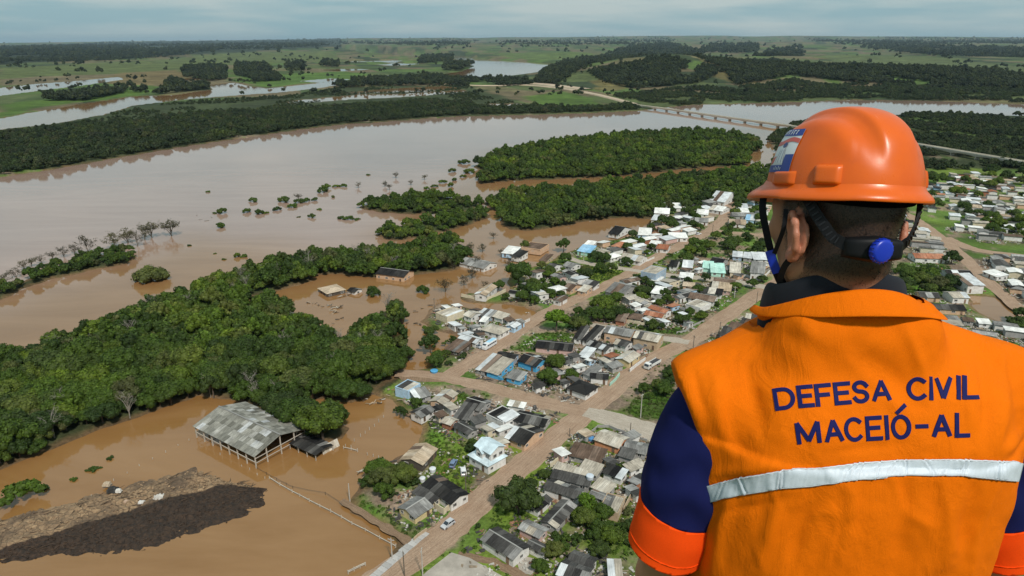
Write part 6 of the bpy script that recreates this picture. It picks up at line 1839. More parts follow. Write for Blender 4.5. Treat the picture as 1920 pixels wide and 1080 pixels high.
# ------------------------------------------------------------------ weeds, rubble, planks
def ground_clutter():
    rng = np.random.default_rng(71)
    pts = []
    for g in GP:
        x, y = jitter_grid(g, 1.5, rng); pts.append(np.stack([x, y], 1))
    town = polyP([(690,900),(780,800),(860,640),(960,540),(1060,490),(1250,410),(1430,400),(1440,560),(1280,720),(1250,900),(1180,1080),(760,1080)], LAND_Z)
    x, y = jitter_grid(town, 2.6, rng)
    m = fbm(x / 12, y / 12, 131, 3) > .47
    pts.append(np.stack([x[m], y[m]], 1))
    p = np.concatenate(pts)
    hs = np.array(HOUSES); keep = np.ones(len(p), bool)
    for a, b, l, w, rz in HOUSES:
        dx, dy = p[:, 0] - a, p[:, 1] - b
        u, v = dx * math.cos(rz) + dy * math.sin(rz), -dx * math.sin(rz) + dy * math.cos(rz)
        keep &= ~((np.abs(u) < l) & (np.abs(v) < w))
    rd = np.array(ROADS)
    for a, b, w in ROADS: keep &= (p[:, 0] - a) ** 2 + (p[:, 1] - b) ** 2 > (w / 2 + .3) ** 2
    for g in YARDS: keep &= ~inside(g, p[:, 0], p[:, 1])
    p = p[keep]
    sd = land_sd(p[:, 0], p[:, 1]); p = p[sd > 2.5]
    scatter('weeds', np.c_[p, np.full(len(p), LAND_Z - .02)], C_TUFT, .4, 1.15, 'weeds and rough grass in the town plots', 72, 'weeds')
    # rubble heaps and loose planks between the houses
    rg = random.Random(15)
    mats = [('pale_rubble', (0.52, 0.49, 0.44)), ('brick_rubble', (0.33, 0.17, 0.11)), ('dark_rubble', (0.075, 0.07, 0.065)), ('plank_rubble', (0.27, 0.21, 0.15))]
    B = [MB() for _ in mats]
    hh = [h for h in HOUSES if proj(h[0], h[1], 0.0)[1] > 430]
    hs_ = land_sd(np.array([h[0] for h in hh]), np.array([h[1] for h in hh])); hh = [h for h, d in zip(hh, hs_) if d > 3]
    def blocked(x, y):
        for a, b, l, w, rz in HOUSES:
            dx, dy = x - a, y - b
            if abs(dx) + abs(dy) > 22: continue
            u, v = dx * math.cos(rz) + dy * math.sin(rz), -dx * math.sin(rz) + dy * math.cos(rz)
            if abs(u) < l and abs(v) < w: return True
        for a, b, w in ROADS:
            if (x - a) ** 2 + (y - b) ** 2 < (w / 2 + .6) ** 2: return True
        return False
    cand = []
    for h in hh:
        for _ in range(44):
            a = rg.random() * 6.28; r = max(h[2], h[3]) * rg.uniform(.85, 1.9)
            cand.append((h[0] + r * math.cos(a), h[1] + r * math.sin(a)))
    cs = land_sd(np.array([c[0] for c in cand]), np.array([c[1] for c in cand]))
    for (x, y), dl in zip(cand, cs):
        if dl > 3.5 and not blocked(x, y):
            k = rg.choices(range(4), [8, 2, 5, 4])[0]
            for _ in range(rg.randrange(1, 5)):
                c = Vector((x + rg.gauss(0, .8), y + rg.gauss(0, .8), LAND_Z + rg.uniform(.02, .25)))
                Rm = Euler((rg.gauss(0, .25), rg.gauss(0, .25), rg.random() * 6.28)).to_matrix()
                d = (rg.uniform(.3, 1.1), rg.uniform(.2, .7), rg.uniform(.1, .35)) if k < 2 else (rg.uniform(.8, 2.6), rg.uniform(.15, 1.0), .06)
                B[k].box(c, d, Rm)
    labs = ['pale broken masonry strewn between the houses', 'broken bricks strewn between the houses', 'dark roofing scraps strewn between the houses', 'loose planks strewn between the houses']
    for b, (n, c), l in zip(B, mats, labs):
        tag(b.build('rubble', simple(n, c, .95, .4, 1.2)), l, 'rubble', kind='stuff')
ground_clutter()

# wreckage afloat
TIMBER = simple('wet_timber', (0.10, 0.07, 0.045), .8, .4, 2.0)
def wreck(c, pts, n, label, s=2.2, mat=None):
    rg = random.Random(len(label) * 7)
    p0 = P(*cp(c, pts[0]), 0)
    t = thing('wreckage', label, 'wreckage', p0, 0, 'wreckage afloat')
    for i in range(n):
        a = pts[i % len(pts)]; p = P(*cp(c, (a[0] + rg.uniform(-14, 14), a[1] + rg.uniform(-7, 7))), 0) - p0
        d = (rg.uniform(.6, 1.4) * s, rg.uniform(.12, .5), rg.uniform(.08, .2))
        MB().box((0, 0, 0), d).build('plank', mat or rg.choice([TIMBER, WHITE_POST, ROOF['tan'], TIMBER]), t, loc=(p.x, p.y, rg.uniform(.0, .5)), rot=(rg.gauss(0, .15), rg.gauss(0, .25), rg.gauss(.4, .7)))
wreck(13, [(330,640),(380,660),(420,665),(350,690),(390,710),(440,650)], 26, 'splintered timber frame of a house floating in the flood', 2.6)
wreck(13, [(110,610),(160,620),(210,640),(260,650)], 9, 'dark beam and planks trailing from the floating timber frame', 2.8)
wreck(13, [(440,550),(480,540),(530,530)], 9, 'planks washed against the small hut in the flood', 1.8)
wreck(13, [(450,775),(405,785),(375,830)], 4, 'dark crate boards drifting below the floating timber', 1.6, TIMBER)
wreck(13, [(1240,830),(1280,840),(1150,830)], 7, 'dark driftwood caught below the cream corner house', 2.0, TIMBER)
wreck(13, [(1150,740),(1230,705),(1310,670),(1400,635)], 8, 'line of drift floating towards the flooded street corner', 2.4, TIMBER)
wreck(4, [(360,370),(320,390),(400,380),(440,340),(500,300),(250,340),(330,270)], 22, 'tangle of fallen branches and boards beside the light blue house', 2.4)
wreck(1, [(200,30),(240,80),(180,40)], 7, 'broken white board and sticks beside the thicket', 1.6)
wreck(7, [(1440,460),(1500,465),(1380,400)], 8, 'debris where the flooded lane meets the upper street', 1.8)
wreck(0, [(385,412),(362,408),(240,258)], 5, 'dark logs drifting in mid river', 3.5, TIMBER)
wreck(0, [(688,236),(652,238)], 4, 'dark log near the far bank of the river', 6.0, TIMBER)
# gardens on the side of the town that the worker hides
_hid = polyP([(1470,450),(1640,450),(1680,570),(1850,680),(1990,740),(1990,1060),(1330,1060),(1290,860),(1300,740),(1440,590)], LAND_Z)
wood([_hid], 8.5, C_MID, 0.45, 1.0, 'garden trees on the town side behind the worker', 91, LAND_Z, lambda x, y: fbm(x / 26, y / 26, 95, 3) > 0.53)
# ------------------------------------------------------------------ the civil-defence worker on the bluff, close to the camera
# body and clothes are grown from signed distance fields (metres, relative to the eye) and meshed with surface nets
def surface_nets(D, xs, ys, zs):
    s = D < 0
    c = [s[i:s.shape[0] - 1 + i, j:s.shape[1] - 1 + j, k:s.shape[2] - 1 + k] for i in (0, 1) for j in (0, 1) for k in (0, 1)]
    cnt = sum(q.astype(np.int8) for q in c)
    I = np.argwhere((cnt > 0) & (cnt < 8))
    idx = np.full(cnt.shape, -1, np.int64); idx[tuple(I.T)] = np.arange(len(I))
    acc = np.zeros((len(I), 3)); w = np.zeros(len(I))
    ax = (xs, ys, zs)
    for a in range(3):
        o = [b for b in range(3) if b != a]
        for u in (0, 1):
            for v in (0, 1):
                p = I.copy(); p[:, o[0]] += u; p[:, o[1]] += v
                q = p.copy(); q[:, a] += 1
                d0, d1 = D[tuple(p.T)], D[tuple(q.T)]
                m = (d0 < 0) != (d1 < 0)
                t = np.where(m, d0 / np.where(m, d0 - d1, 1), 0)
                pos = np.stack([ax[b][p[:, b]] for b in range(3)], 1)
                pos[:, a] += t * (ax[a][q[:, a]] - ax[a][p[:, a]])
                acc[m] += pos[m]; w[m] += 1
    V = acc / w[:, None]
    F = []
    for a in range(3):
        b, c_ = (a + 1) % 3, (a + 2) % 3
        sl0 = [slice(None)] * 3; sl1 = [slice(None)] * 3
        sl0[a] = slice(0, -1); sl1[a] = slice(1, None)
        s0, s1 = s[tuple(sl0)], s[tuple(sl1)]
        E = np.argwhere(s0 != s1)
        ok = (E[:, b] > 0) & (E[:, c_] > 0) & (E[:, b] < idx.shape[b]) & (E[:, c_] < idx.shape[c_])
        E = E[ok]
        def cell(db, dc):
            q = E.copy(); q[:, b] += db; q[:, c_] += dc; return idx[tuple(q.T)]
        f = np.stack([cell(-1, -1), cell(0, -1), cell(0, 0), cell(-1, 0)], 1)
        fl = s0[tuple(E.T)]
        f[~fl] = f[~fl][:, ::-1]
        F.append(f[(f >= 0).all(1)])
    return V, np.concatenate(F)

def relax(V, F, it=2, lam=.5):
    e = np.concatenate([F[:, [0, 1]], F[:, [1, 2]], F[:, [2, 3]], F[:, [3, 0]]])
    n = np.bincount(e[:, 0], minlength=len(V)) + np.bincount(e[:, 1], minlength=len(V))
    for _ in range(it):
        a = np.stack([np.bincount(e[:, 0], V[e[:, 1], k], len(V)) + np.bincount(e[:, 1], V[e[:, 0], k], len(V)) for k in range(3)], 1)
        V = V + lam * (a / np.maximum(n, 1)[:, None] - V)
    return V

class Field:
    def __init__(s, xs, ys, zs):
        s.xs, s.ys, s.zs = (np.asarray(a, float) for a in (xs, ys, zs))
        s.X, s.Y, s.Z = np.meshgrid(s.xs, s.ys, s.zs, indexing='ij')
        s.D = np.full(s.X.shape, 9.0)
    def win(s, lo, hi):
        r = []
        for a, l, h in zip((s.xs, s.ys, s.zs), lo, hi): r.append(slice(int(np.searchsorted(a, l)), int(np.searchsorted(a, h))))
        return tuple(r)
    def blend(s, w, d, k):
        a = s.D[w]
        if k <= 0: s.D[w] = np.minimum(a, d); return
        h = np.clip(.5 + .5 * (a - d) / k, 0, 1)
        s.D[w] = a * (1 - h) + d * h - k * h * (1 - h)
    def cap(s, p, q, r0, r1, k=.02):
        """tapered capsule"""
        p, q = np.array(p, float), np.array(q, float); m = max(r0, r1) + 3 * k + .03
        w = s.win(np.minimum(p, q) - m, np.maximum(p, q) + m)
        x, y, z = s.X[w], s.Y[w], s.Z[w]; d = q - p; L2 = d @ d + 1e-9
        t = np.clip(((x - p[0]) * d[0] + (y - p[1]) * d[1] + (z - p[2]) * d[2]) / L2, 0, 1)
        s.blend(w, np.sqrt((x - p[0] - t * d[0]) ** 2 + (y - p[1] - t * d[1]) ** 2 + (z - p[2] - t * d[2]) ** 2) - (r0 + (r1 - r0) * t), k)
    def ell(s, c, r, R=None, k=.02):
        c, r = np.array(c, float), np.array(r, float); m = r.max() + 3 * k + .03
        w = s.win(c - m, c + m)
        q = np.stack([s.X[w] - c[0], s.Y[w] - c[1], s.Z[w] - c[2]], -1)
        if R is not None: q = q @ np.array(R)            # rows of R^T: world -> local
        g = np.sqrt(((q / r) ** 2).sum(-1)); g2 = np.sqrt(((q / r ** 2) ** 2).sum(-1)) + 1e-9
        s.blend(w, g * (g - 1) / g2, k)
    def mesh(s): return surface_nets(s.D, s.xs, s.ys, s.zs)

def axis(*seg):
    """joined ranges (start, stop, step)"""
    out = []
    for a, b, h in seg: out += list(np.arange(a, b - 1e-9, h))
    return np.array(out)

EYE = Vector((0, 0, CAM_H))
def Q(px, py, Y):
    u, v = (px - 960) / FPX, (540 - py) / FPX
    t = Y / (CP + v * SP)
    return np.array([u * t, Y, t * (-SP + v * CP)])
def ray_dir(px, py):
    u, v = (px - 960) / FPX, (540 - py) / FPX
    return Vector((u, CP + v * SP, -SP + v * CP)).normalized()
def projR(V):
    f = V[:, 1] * CP - V[:, 2] * SP; up = V[:, 1] * SP + V[:, 2] * CP
    return 960 + FPX * V[:, 0] / f, 540 - FPX * up / f

person = thing('person', 'person seen from behind in orange vest and orange hard hat, looking down at the flood', 'person', (0.56, 1.03, CAM_H - 1.83))
PO = Vector((0.56, 1.03, -1.83))
def pobj(name, V, F, mat, parent=None, smooth=True):
    me = mesh(name, np.asarray(V, float) - np.array(PO), F, mat, smooth)
    return obj(name, me, parent or person)

# head frame: turned 12 degrees to the left, tipped forward
HC = np.array([0.503, 1.052, -0.248])
HR = np.array((Matrix.Rotation(math.radians(5.5), 3, 'Y') @ Matrix.Rotation(math.radians(16), 3, 'Z') @ Matrix.Rotation(math.radians(-11), 3, 'X')))
def hp(x, y, z): return HC + HR @ np.array([x, y, z])

TC = lambda z: np.interp(z, [-1.9, -.9, -.66, -.48, -.40], [.575, .578, .578, .562, .535])
TA = lambda z: np.interp(z, [-1.15, -1.0, -.85, -.75, -.66, -.56, -.50, -.46, -.43, -.40], [.185, .195, .205, .212, .212, .200, .180, .140, .100, .07])
TB = lambda z: np.interp(z, [-1.15, -1.0, -.85, -.75, -.66, -.56, -.50, -.46, -.43, -.40], [.125, .120, .122, .130, .134, .124, .108, .09, .075, .06])
TY = lambda z: np.interp(z, [-1.9, -1.0, -.7, -.48, -.40], [1.03, 1.03, 1.03, 1.045, 1.055])

def torso(f, off, k, zlo=-1.12, zhi=-.385):
    w = f.win((.2, .8, zlo - .03), (.95, 1.3, zhi + .06))
    x, y, z = f.X[w], f.Y[w], f.Z[w]
    a, b = TA(z) + off, TB(z) + off
    p = 2.5
    g = ((np.abs(x - TC(z)) / a) ** p + (np.abs(y - TY(z)) / b) ** p) ** (1 / p)
    d = (g - 1) * np.minimum(a, b) * .9
    d = np.maximum(d, np.maximum(zlo - z, z - zhi))
    f.blend(w, d, k)
SHL, SHR = np.array([.330, 1.04, -.570]), np.array([.812, 1.04, -.560])
ELL, ELR = np.array([.280, 1.035, -.86]), np.array([.878, 1.03, -.86])
def shoulders(f, off, k, tip=.0):
    for s, S in ((-1, SHL), (1, SHR)):
        f.cap((TC(-.45) + s * .05, 1.055, -.462), S + np.array([-s * tip, 0, .022]), .050 + off, .052 + off, k)
        f.ell((TC(-.6) + s * .105, 1.03 - .055, -.60), (.095 + off, .075 + off, .115 + off), None, k)   # shoulder blade

def build_body():
    f = Field(axis((.10, .36, .010), (.36, .66, .0045), (.66, 1.06, .010)), axis((.84, .90, .010), (.90, 1.22, .0045), (1.22, 1.30, .010)), axis((-1.84, -.44, .010), (-.44, -.08, .0045)))
    torso(f, -.016, .03)
    shoulders(f, -.022, .03)
    for s, S, E in ((-1, SHL, ELL), (1, SHR, ELR)):
        f.cap(S, E, .046, .044, .03)
        W = E + np.array([s * .0, .05, -.245])
        f.cap(E, E + (W - E) * .35, .044, .043, .02); f.cap(E + (W - E) * .35, W, .043, .028, .02)
        # palm and five fingers, slightly curled
        f.ell(W + np.array([0, .012, -.055]), (.018, .040, .050), None, .015)
        for i, (dy, l) in enumerate(((-.030, .062), (-.010, .074), (.011, .080), (.031, .074))):
            b = W + np.array([0, .012 + dy, -.095]); m1 = b + np.array([-s * .004, .004, -l * .55]); e = m1 + np.array([-s * .014, .006, -l * .42])
            f.cap(b, m1, .0095, .009, .004); f.cap(m1, e, .009, .0078, .004)
        b = W + np.array([-s * .008, .045, -.040]); m1 = b + np.array([-s * .010, .026, -.030]); f.cap(b, m1, .012, .0105, .008); f.cap(m1, m1 + np.array([-s * .006, .006, -.028]), .0105, .009, .004)
    for s in (-1, 1):
        hx = .577 + s * .095
        f.cap((hx, 1.03, -1.02), (hx + s * .012, 1.035, -1.38), .088, .060, .03); f.cap((hx + s * .012, 1.035, -1.38), (hx + s * .018, 1.02, -1.74), .060, .042, .02)
        f.cap((hx + s * .018, 1.01, -1.79), (hx + s * .03, 1.16, -1.80), .036, .030, .02)
    # neck
    f.cap((.525, 1.075, -.47), hp(0, -.012, -.075), .066, .060, .03)
    f.cap((.52, 1.035, -.42), hp(0, -.045, -.05), .050, .052, .03)
    # head
    f.ell(hp(0, -.010, .020), (.077, .096, .102), HR, .015)
    f.ell(hp(0, .022, -.040), (.071, .074, .085), HR, .025); f.ell(hp(0, .045, .005), (.066, .050, .060), HR, .025)
    f.cap(hp(-.045, .010, -.085), hp(0, .072, -.108), .026, .024, .02); f.cap(hp(.045, .010, -.085), hp(0, .072, -.108), .026, .024, .02)
    f.ell(hp(0, .076, .012), (.056, .022, .018), HR, .015)
    f.cap(hp(0, .088, -.002), hp(0, .106, -.040), .009, .015, .010)
    for s in (-1, 1):
        f.cap(hp(s * .012, .098, -.044), hp(s * .016, .090, -.046), .009, .008, .006)
        f.ell(hp(s * .040, .072, -.030), (.022, .020, .018), HR, .015)
        f.ell(hp(s * .031, .082, -.006), (.013, .009, .008), HR, .004)
    f.cap(hp(-.022, .088, -.070), hp(.022, .088, -.070), .0075, .0075, .006); f.cap(hp(-.018, .086, -.080), hp(.018, .086, -.080), .0085, .0085, .006)
    # ears: a bowl with rim and lobe
    for s in (-1, 1):
        o = lambda x, y, z: hp(s * (.077 + x * 1.1), y * 1.0 - .010, z * 1.02 - .036)
        pts = [o(.002, .012, .008), o(.010, .006, .026), o(.018, -.010, .033), o(.022, -.023, .022), o(.021, -.026, .004), o(.016, -.021, -.016), o(.009, -.008, -.030), o(.004, .006, -.030)]
        f.ell(o(.004, -.008, .0), (.006, .024, .034), HR, .006)
        for a, b in zip(pts, pts[1:]): f.cap(a, b, .0058, .0058, .004)
        f.ell(o(.007, -.002, -.028), (.008, .012, .012), HR, .005)
    V, F = f.mesh()
    V = relax(V, F, 1, .35)
    # stubble and hair line: dark where the cropped hair grows, fading into the skin at the nape
    L = (V - HC) @ HR
    h = sstep(-.112, -.048, L[:, 2] + .10 * np.clip(-L[:, 1], 0, 1) - .022 * (np.abs(L[:, 0]) > .066)) * sstep(.045, .012, L[:, 1] + .25 * np.clip(-L[:, 2], 0, 1)) * (V[:, 2] > -.44)
    ear = np.zeros(len(V))
    for s in (-1, 1): ear = np.maximum(ear, ((s * L[:, 0] > .0765) & (np.abs(L[:, 1] + .016) < .036) & (np.abs(L[:, 2] + .036) < .044)))
    h = h * (1 - ear)
    h = np.maximum(h, .45 * sstep(.02, .05, L[:, 1]) * sstep(-.03, -.055, L[:, 2]) * (V[:, 2] > -.42))
    h = np.minimum(1, h * 1.7)
    o = pobj('body', V, F, None)
    at = o.data.color_attributes.new('hair', 'FLOAT_COLOR', 'POINT')
    at.data.foreach_set('color', np.stack([h, ear, h, np.ones(len(h))], 1).astype(np.float32).ravel())
    m, nt, bs = new_mat('skin')
    vc = nd(nt, 'ShaderNodeVertexColor', layer_name='hair'); sp = nd(nt, 'ShaderNodeSeparateColor'); nt.links.new(vc.outputs[0], sp.inputs[0])
    n1 = noise(nt, 18, 5, .6); n2 = noise(nt, 420, 3, .6)
    c = mixc(nt, n1, (0.33, 0.15, 0.080), (0.44, 0.215, 0.125))
    c = mixc(nt, sp.outputs[1], c, (0.44, 0.17, 0.10))
    k = nd(nt, 'ShaderNodeMath', operation='MULTIPLY'); nt.links.new(sp.outputs[0], k.inputs[0]); nt.links.new(ramp(nt, n2, [(0.3, 1.0), (0.7, 0.86)]), k.inputs[1])
    c = mixc(nt, k.outputs[0], c, (0.012, 0.009, 0.008))
    nt.links.new(c, bs.inputs['Base Color']); bs.inputs['Roughness'].default_value = .5
    bs.inputs['Subsurface Weight'].default_value = 0.0
    bump(nt, bs, n2, .25, .002)
    o.data.materials.append(m)
    # short hair strands
    rng = np.random.default_rng(4)
    me = o.data; nrm = np.zeros(len(V) * 3, np.float32); me.vertices.foreach_get('normal', nrm); nrm = nrm.reshape(-1, 3)
    cand = np.where((h > .25) & (L[:, 1] < .03))[0]
    pick = rng.choice(cand, min(9000, len(cand) * 2))
    p = V[pick] + rng.normal(size=(len(pick), 3)) * .0016; n = nrm[pick] + rng.normal(size=(len(pick), 3)) * .35 + HR @ np.array([0, 0, -.9]); n /= np.linalg.norm(n, axis=1, keepdims=True)
    s = np.cross(n, rng.normal(size=(len(pick), 3))); s /= np.linalg.norm(s, axis=1, keepdims=True)
    ln = (.0025 + .003 * h[pick] * rng.random(len(pick)))[:, None]
    HV = np.stack([p - s * .0003, p + s * .0003, p + n * ln], 1).reshape(-1, 3)
    hm = simple('hair', (0.014, 0.010, 0.009), .7, .3, 8.0, spec=.15)
    ho = pobj('hair', HV, np.arange(len(HV)).reshape(-1, 3), hm, None, False); ho['kind'] = 'stuff'
    return o
body = build_body()

def cloth(name, col, rough=.8, weave=900, var=.10, sheen=.3, crease=False):
    m, nt, bs = new_mat(name)
    n1, n2 = noise(nt, 9, 4, .6), noise(nt, weave, 2, .5)
    c = mixc(nt, n1, [v * (1 - var) for v in col], [min(1, v * (1 + var)) for v in col])
    c = mixc(nt, .35, c, ramp(nt, n2, [(.3, .75), (.7, 1.2)]), 'MULTIPLY')
    nt.links.new(c, bs.inputs['Base Color']); bs.inputs['Roughness'].default_value = rough
    bs.inputs['Specular IOR Level'].default_value = .08; bs.inputs['Sheen Weight'].default_value = sheen * .3
    k = nd(nt, 'ShaderNodeMath', operation='MULTIPLY_ADD'); nt.links.new(n1, k.inputs[0]); k.inputs[1].default_value = .5; nt.links.new(n2, k.inputs[2])
    if crease:                                   # fine pressed creases running mostly down the cloth, and a little grime
        tc = nd(nt, 'ShaderNodeTexCoord'); mp = nd(nt, 'ShaderNodeMapping'); mp.inputs['Scale'].default_value = (1.0, 1.0, .38); mp.inputs['Rotation'].default_value = (0, .25, 0)
        nt.links.new(tc.outputs['Object'], mp.inputs['Vector'])
        rn = noise(nt, 15, 6, .6, vec=mp.outputs['Vector'], dist=.9)
        a_ = nd(nt, 'ShaderNodeMath', operation='SUBTRACT'); nt.links.new(rn, a_.inputs[0]); a_.inputs[1].default_value = .5
        b_ = nd(nt, 'ShaderNodeMath', operation='ABSOLUTE'); nt.links.new(a_.outputs[0], b_.inputs[0])
        rr = ramp(nt, b_.outputs[0], [(0.0, 1.0), (.05, .35), (.16, 0.0)])
        s_ = nd(nt, 'ShaderNodeMath', operation='MULTIPLY_ADD'); nt.links.new(rr, s_.inputs[0]); s_.inputs[1].default_value = 1.1; nt.links.new(k.outputs[0], s_.inputs[2])
        bump(nt, bs, s_.outputs[0], .30, .0035)
        g_ = noise(nt, 5.5, 7, .7)
        c = mixc(nt, ramp(nt, g_, [(.58, 0), (.75, .28)]), c, [v * .55 for v in col])
        nt.links.new(c, bs.inputs['Base Color'])
    else: bump(nt, bs, k.outputs[0], .16, .003)
    return m
VEST = cloth('orange_cotton', (0.76, 0.150, 0.001), sheen=0, crease=True); NAVY = cloth('navy_jersey', (0.009, 0.012, 0.070), sheen=0); CUFF = cloth('red_orange_jersey', (0.86, 0.070, 0.004), sheen=0); BLACKC = cloth('black_twill', (0.016, 0.019, 0.026))

FOLDS = [  # (pixel polyline, half-width px, height m): soft folds in the back of the vest
 ([(1690,600),(1715,650),(1735,720),(1745,780)], 16, .004), ([(1450,615),(1500,640),(1560,690)], 26, -.004), ([(1600,650),(1680,710),(1740,790)], 30, -.004),
 ([(1470,930),(1440,1010),(1400,1090)], 22, .006), ([(1530,905),(1500,1000),(1480,1090)], 26, -.005), ([(1600,900),(1590,1000),(1560,1090)], 20, .004), ([(1700,895),(1690,1000),(1680,1090)], 24, -.005),
 ([(1790,900),(1780,1000),(1760,1090)], 22, .005), ([(1840,890),(1815,980),(1800,1090)], 20, -.005), ([(1870,640),(1880,760),(1868,860)], 16, .005), ([(1835,640),(1850,760),(1845,860)], 14, -.004), ([(1800,650),(1815,740),(1820,830)], 14, .003),
 ([(1340,700),(1350,790),(1380,870)], 20, .005), ([(1370,930),(1350,1000),(1335,1090)], 16, .006), ([(1400,690),(1420,780),(1450,860)], 22, -.004), ([(1330,890),(1400,880),(1480,868)], 14, .004), ([(1345,960),(1420,950),(1500,925)], 12, -.003),
 ([(1560,850),(1640,838),(1720,832)], 12, -.002), ([(1880,850),(1900,830),(1925,790)], 12, .005), ([(1300,690),(1310,740),(1330,800)], 12, -.003),
]
def fold_displace(V, N, amp=1.25):
    u, v = projR(V)
    d = np.zeros(len(V))
    for pl, w, h in FOLDS:
        best = np.full(len(V), 1e9); fade = np.ones(len(V))
        tot = len(pl) - 1
        for i in range(tot):
            (x1, y1), (x2, y2) = pl[i], pl[i + 1]; ex, ey = x2 - x1, y2 - y1
            t = np.clip(((u - x1) * ex + (v - y1) * ey) / (ex * ex + ey * ey), 0, 1)
            q = np.hypot(u - x1 - t * ex, v - y1 - t * ey); m = q < best
            best[m] = q[m]; s = (i + t) / tot; fade[m] = np.sin(np.pi * np.clip(.12 + .88 * s, 0, 1))[m]
        d += h * np.exp(-(best / (w * .75)) ** 2) * fade
    d += .0045 * (fbm(u / 70, v / 110, 301, 3) - .5) + .0022 * (fbm(u / 24, v / 34, 303, 3) - .5)
    rd = 1 - np.abs(2 * fbm(u / 85 + v / 260, v / 150 - u / 300, 305, 2) - 1)
    d += .0016 * np.clip(rd - .80, 0, 1) / .2 * sstep(840, 930, v) + .0014 * np.clip(rd - .80, 0, 1) / .2 * sstep(1350, 1800, u)
    back = np.clip(-N[:, 1] * 2, 0, 1)
    return V + N * (d * back * amp)[:, None]

def vnormals(V, F):
    a, b, c, d = (V[F[:, i]] for i in range(4))
    n = np.cross(c - a, d - b)
    out = np.stack([sum(np.bincount(F[:, i], n[:, k], len(V)) for i in range(4)) for k in range(3)], 1)
    return out / (np.linalg.norm(out, axis=1, keepdims=True) + 1e-12)

def build_vest():
    f = Field(axis((.20, .95, .005)), axis((.84, 1.26, .005)), axis((-1.10, -.36, .005)))
    torso(f, .022, .02, -1.06, -.40)
    # the cloth falls straighter than the body under it
    w = f.win((.2, .8, -1.06), (.95, 1.3, -.60)); z = f.Z[w]
    a, b = .234 + .02 * sstep(-.66, -.58, z) * 0, .146
    g = ((np.abs(f.X[w] - TC(z)) / a) ** 2.6 + (np.abs(f.Y[w] - TY(z)) / b) ** 2.6) ** (1 / 2.6)
    f.blend(w, np.maximum((g - 1) * .14, np.maximum(-1.05 - z, z + .62)), .05)
    shoulders(f, .014, .035, -.012)
    f.cap((.465, .990, -.418), (.600, .990, -.418), .056, .056, .05)
    for s, S in ((-1, SHL), (1, SHR)): f.cap(S + np.array([-s * .01, 0, .004]), (.578 + s * .205, 1.03, -.67), .072, .062, .04)
    # cut the armholes
    for s, top, und in ((-1, Q(1263, 678, 1.0), Q(1332, 885, .97)), (1, np.array([.862, 1.0, -.478]), np.array([.832, .97, -.655]))):
        d = np.array([und[0] - top[0], und[2] - top[2]]); d /= np.linalg.norm(d)
        n = np.array([-d[1], d[0]]) * 1.0
        if n[0] * s < 0: n = -n
        dist = (f.X - top[0]) * n[0] + (f.Z - top[2]) * n[1]           # >0 outside the armhole plane
        curve = .020 * np.clip((f.Y - 1.0) / .1, -1, 1) * 0
        cut = np.minimum(dist, f.Z - (und[2] - .004))
        f.D = np.maximum(f.D, np.minimum(cut, 9))
    f.D = np.maximum(f.D, -1.05 - f.Z)
    # neck opening
    dn = np.sqrt(((f.X - .512) / 1.05) ** 2 + (f.Y - 1.06) ** 2) - .108
    f.D = np.maximum(f.D, -np.maximum(dn, -.445 - f.Z))
    V, F = f.mesh()
    V = relax(V, F, 2, .4)
    V = fold_displace(V, vnormals(V, F))
    o = pobj('vest', V, F, VEST)
    return o, BVHTree.FromPolygons([Vector(v) for v in V], [tuple(q) for q in F])
vest, VB = build_vest()

def hit(px, py, lift=0.0, tree=None):
    loc, n, i, d = (tree or VB).ray_cast(Vector((0, 0, 0)), ray_dir(px, py))
    if loc is None: return None, None
    if n.dot(ray_dir(px, py)) > 0: n = -n
    return loc + n * lift, n

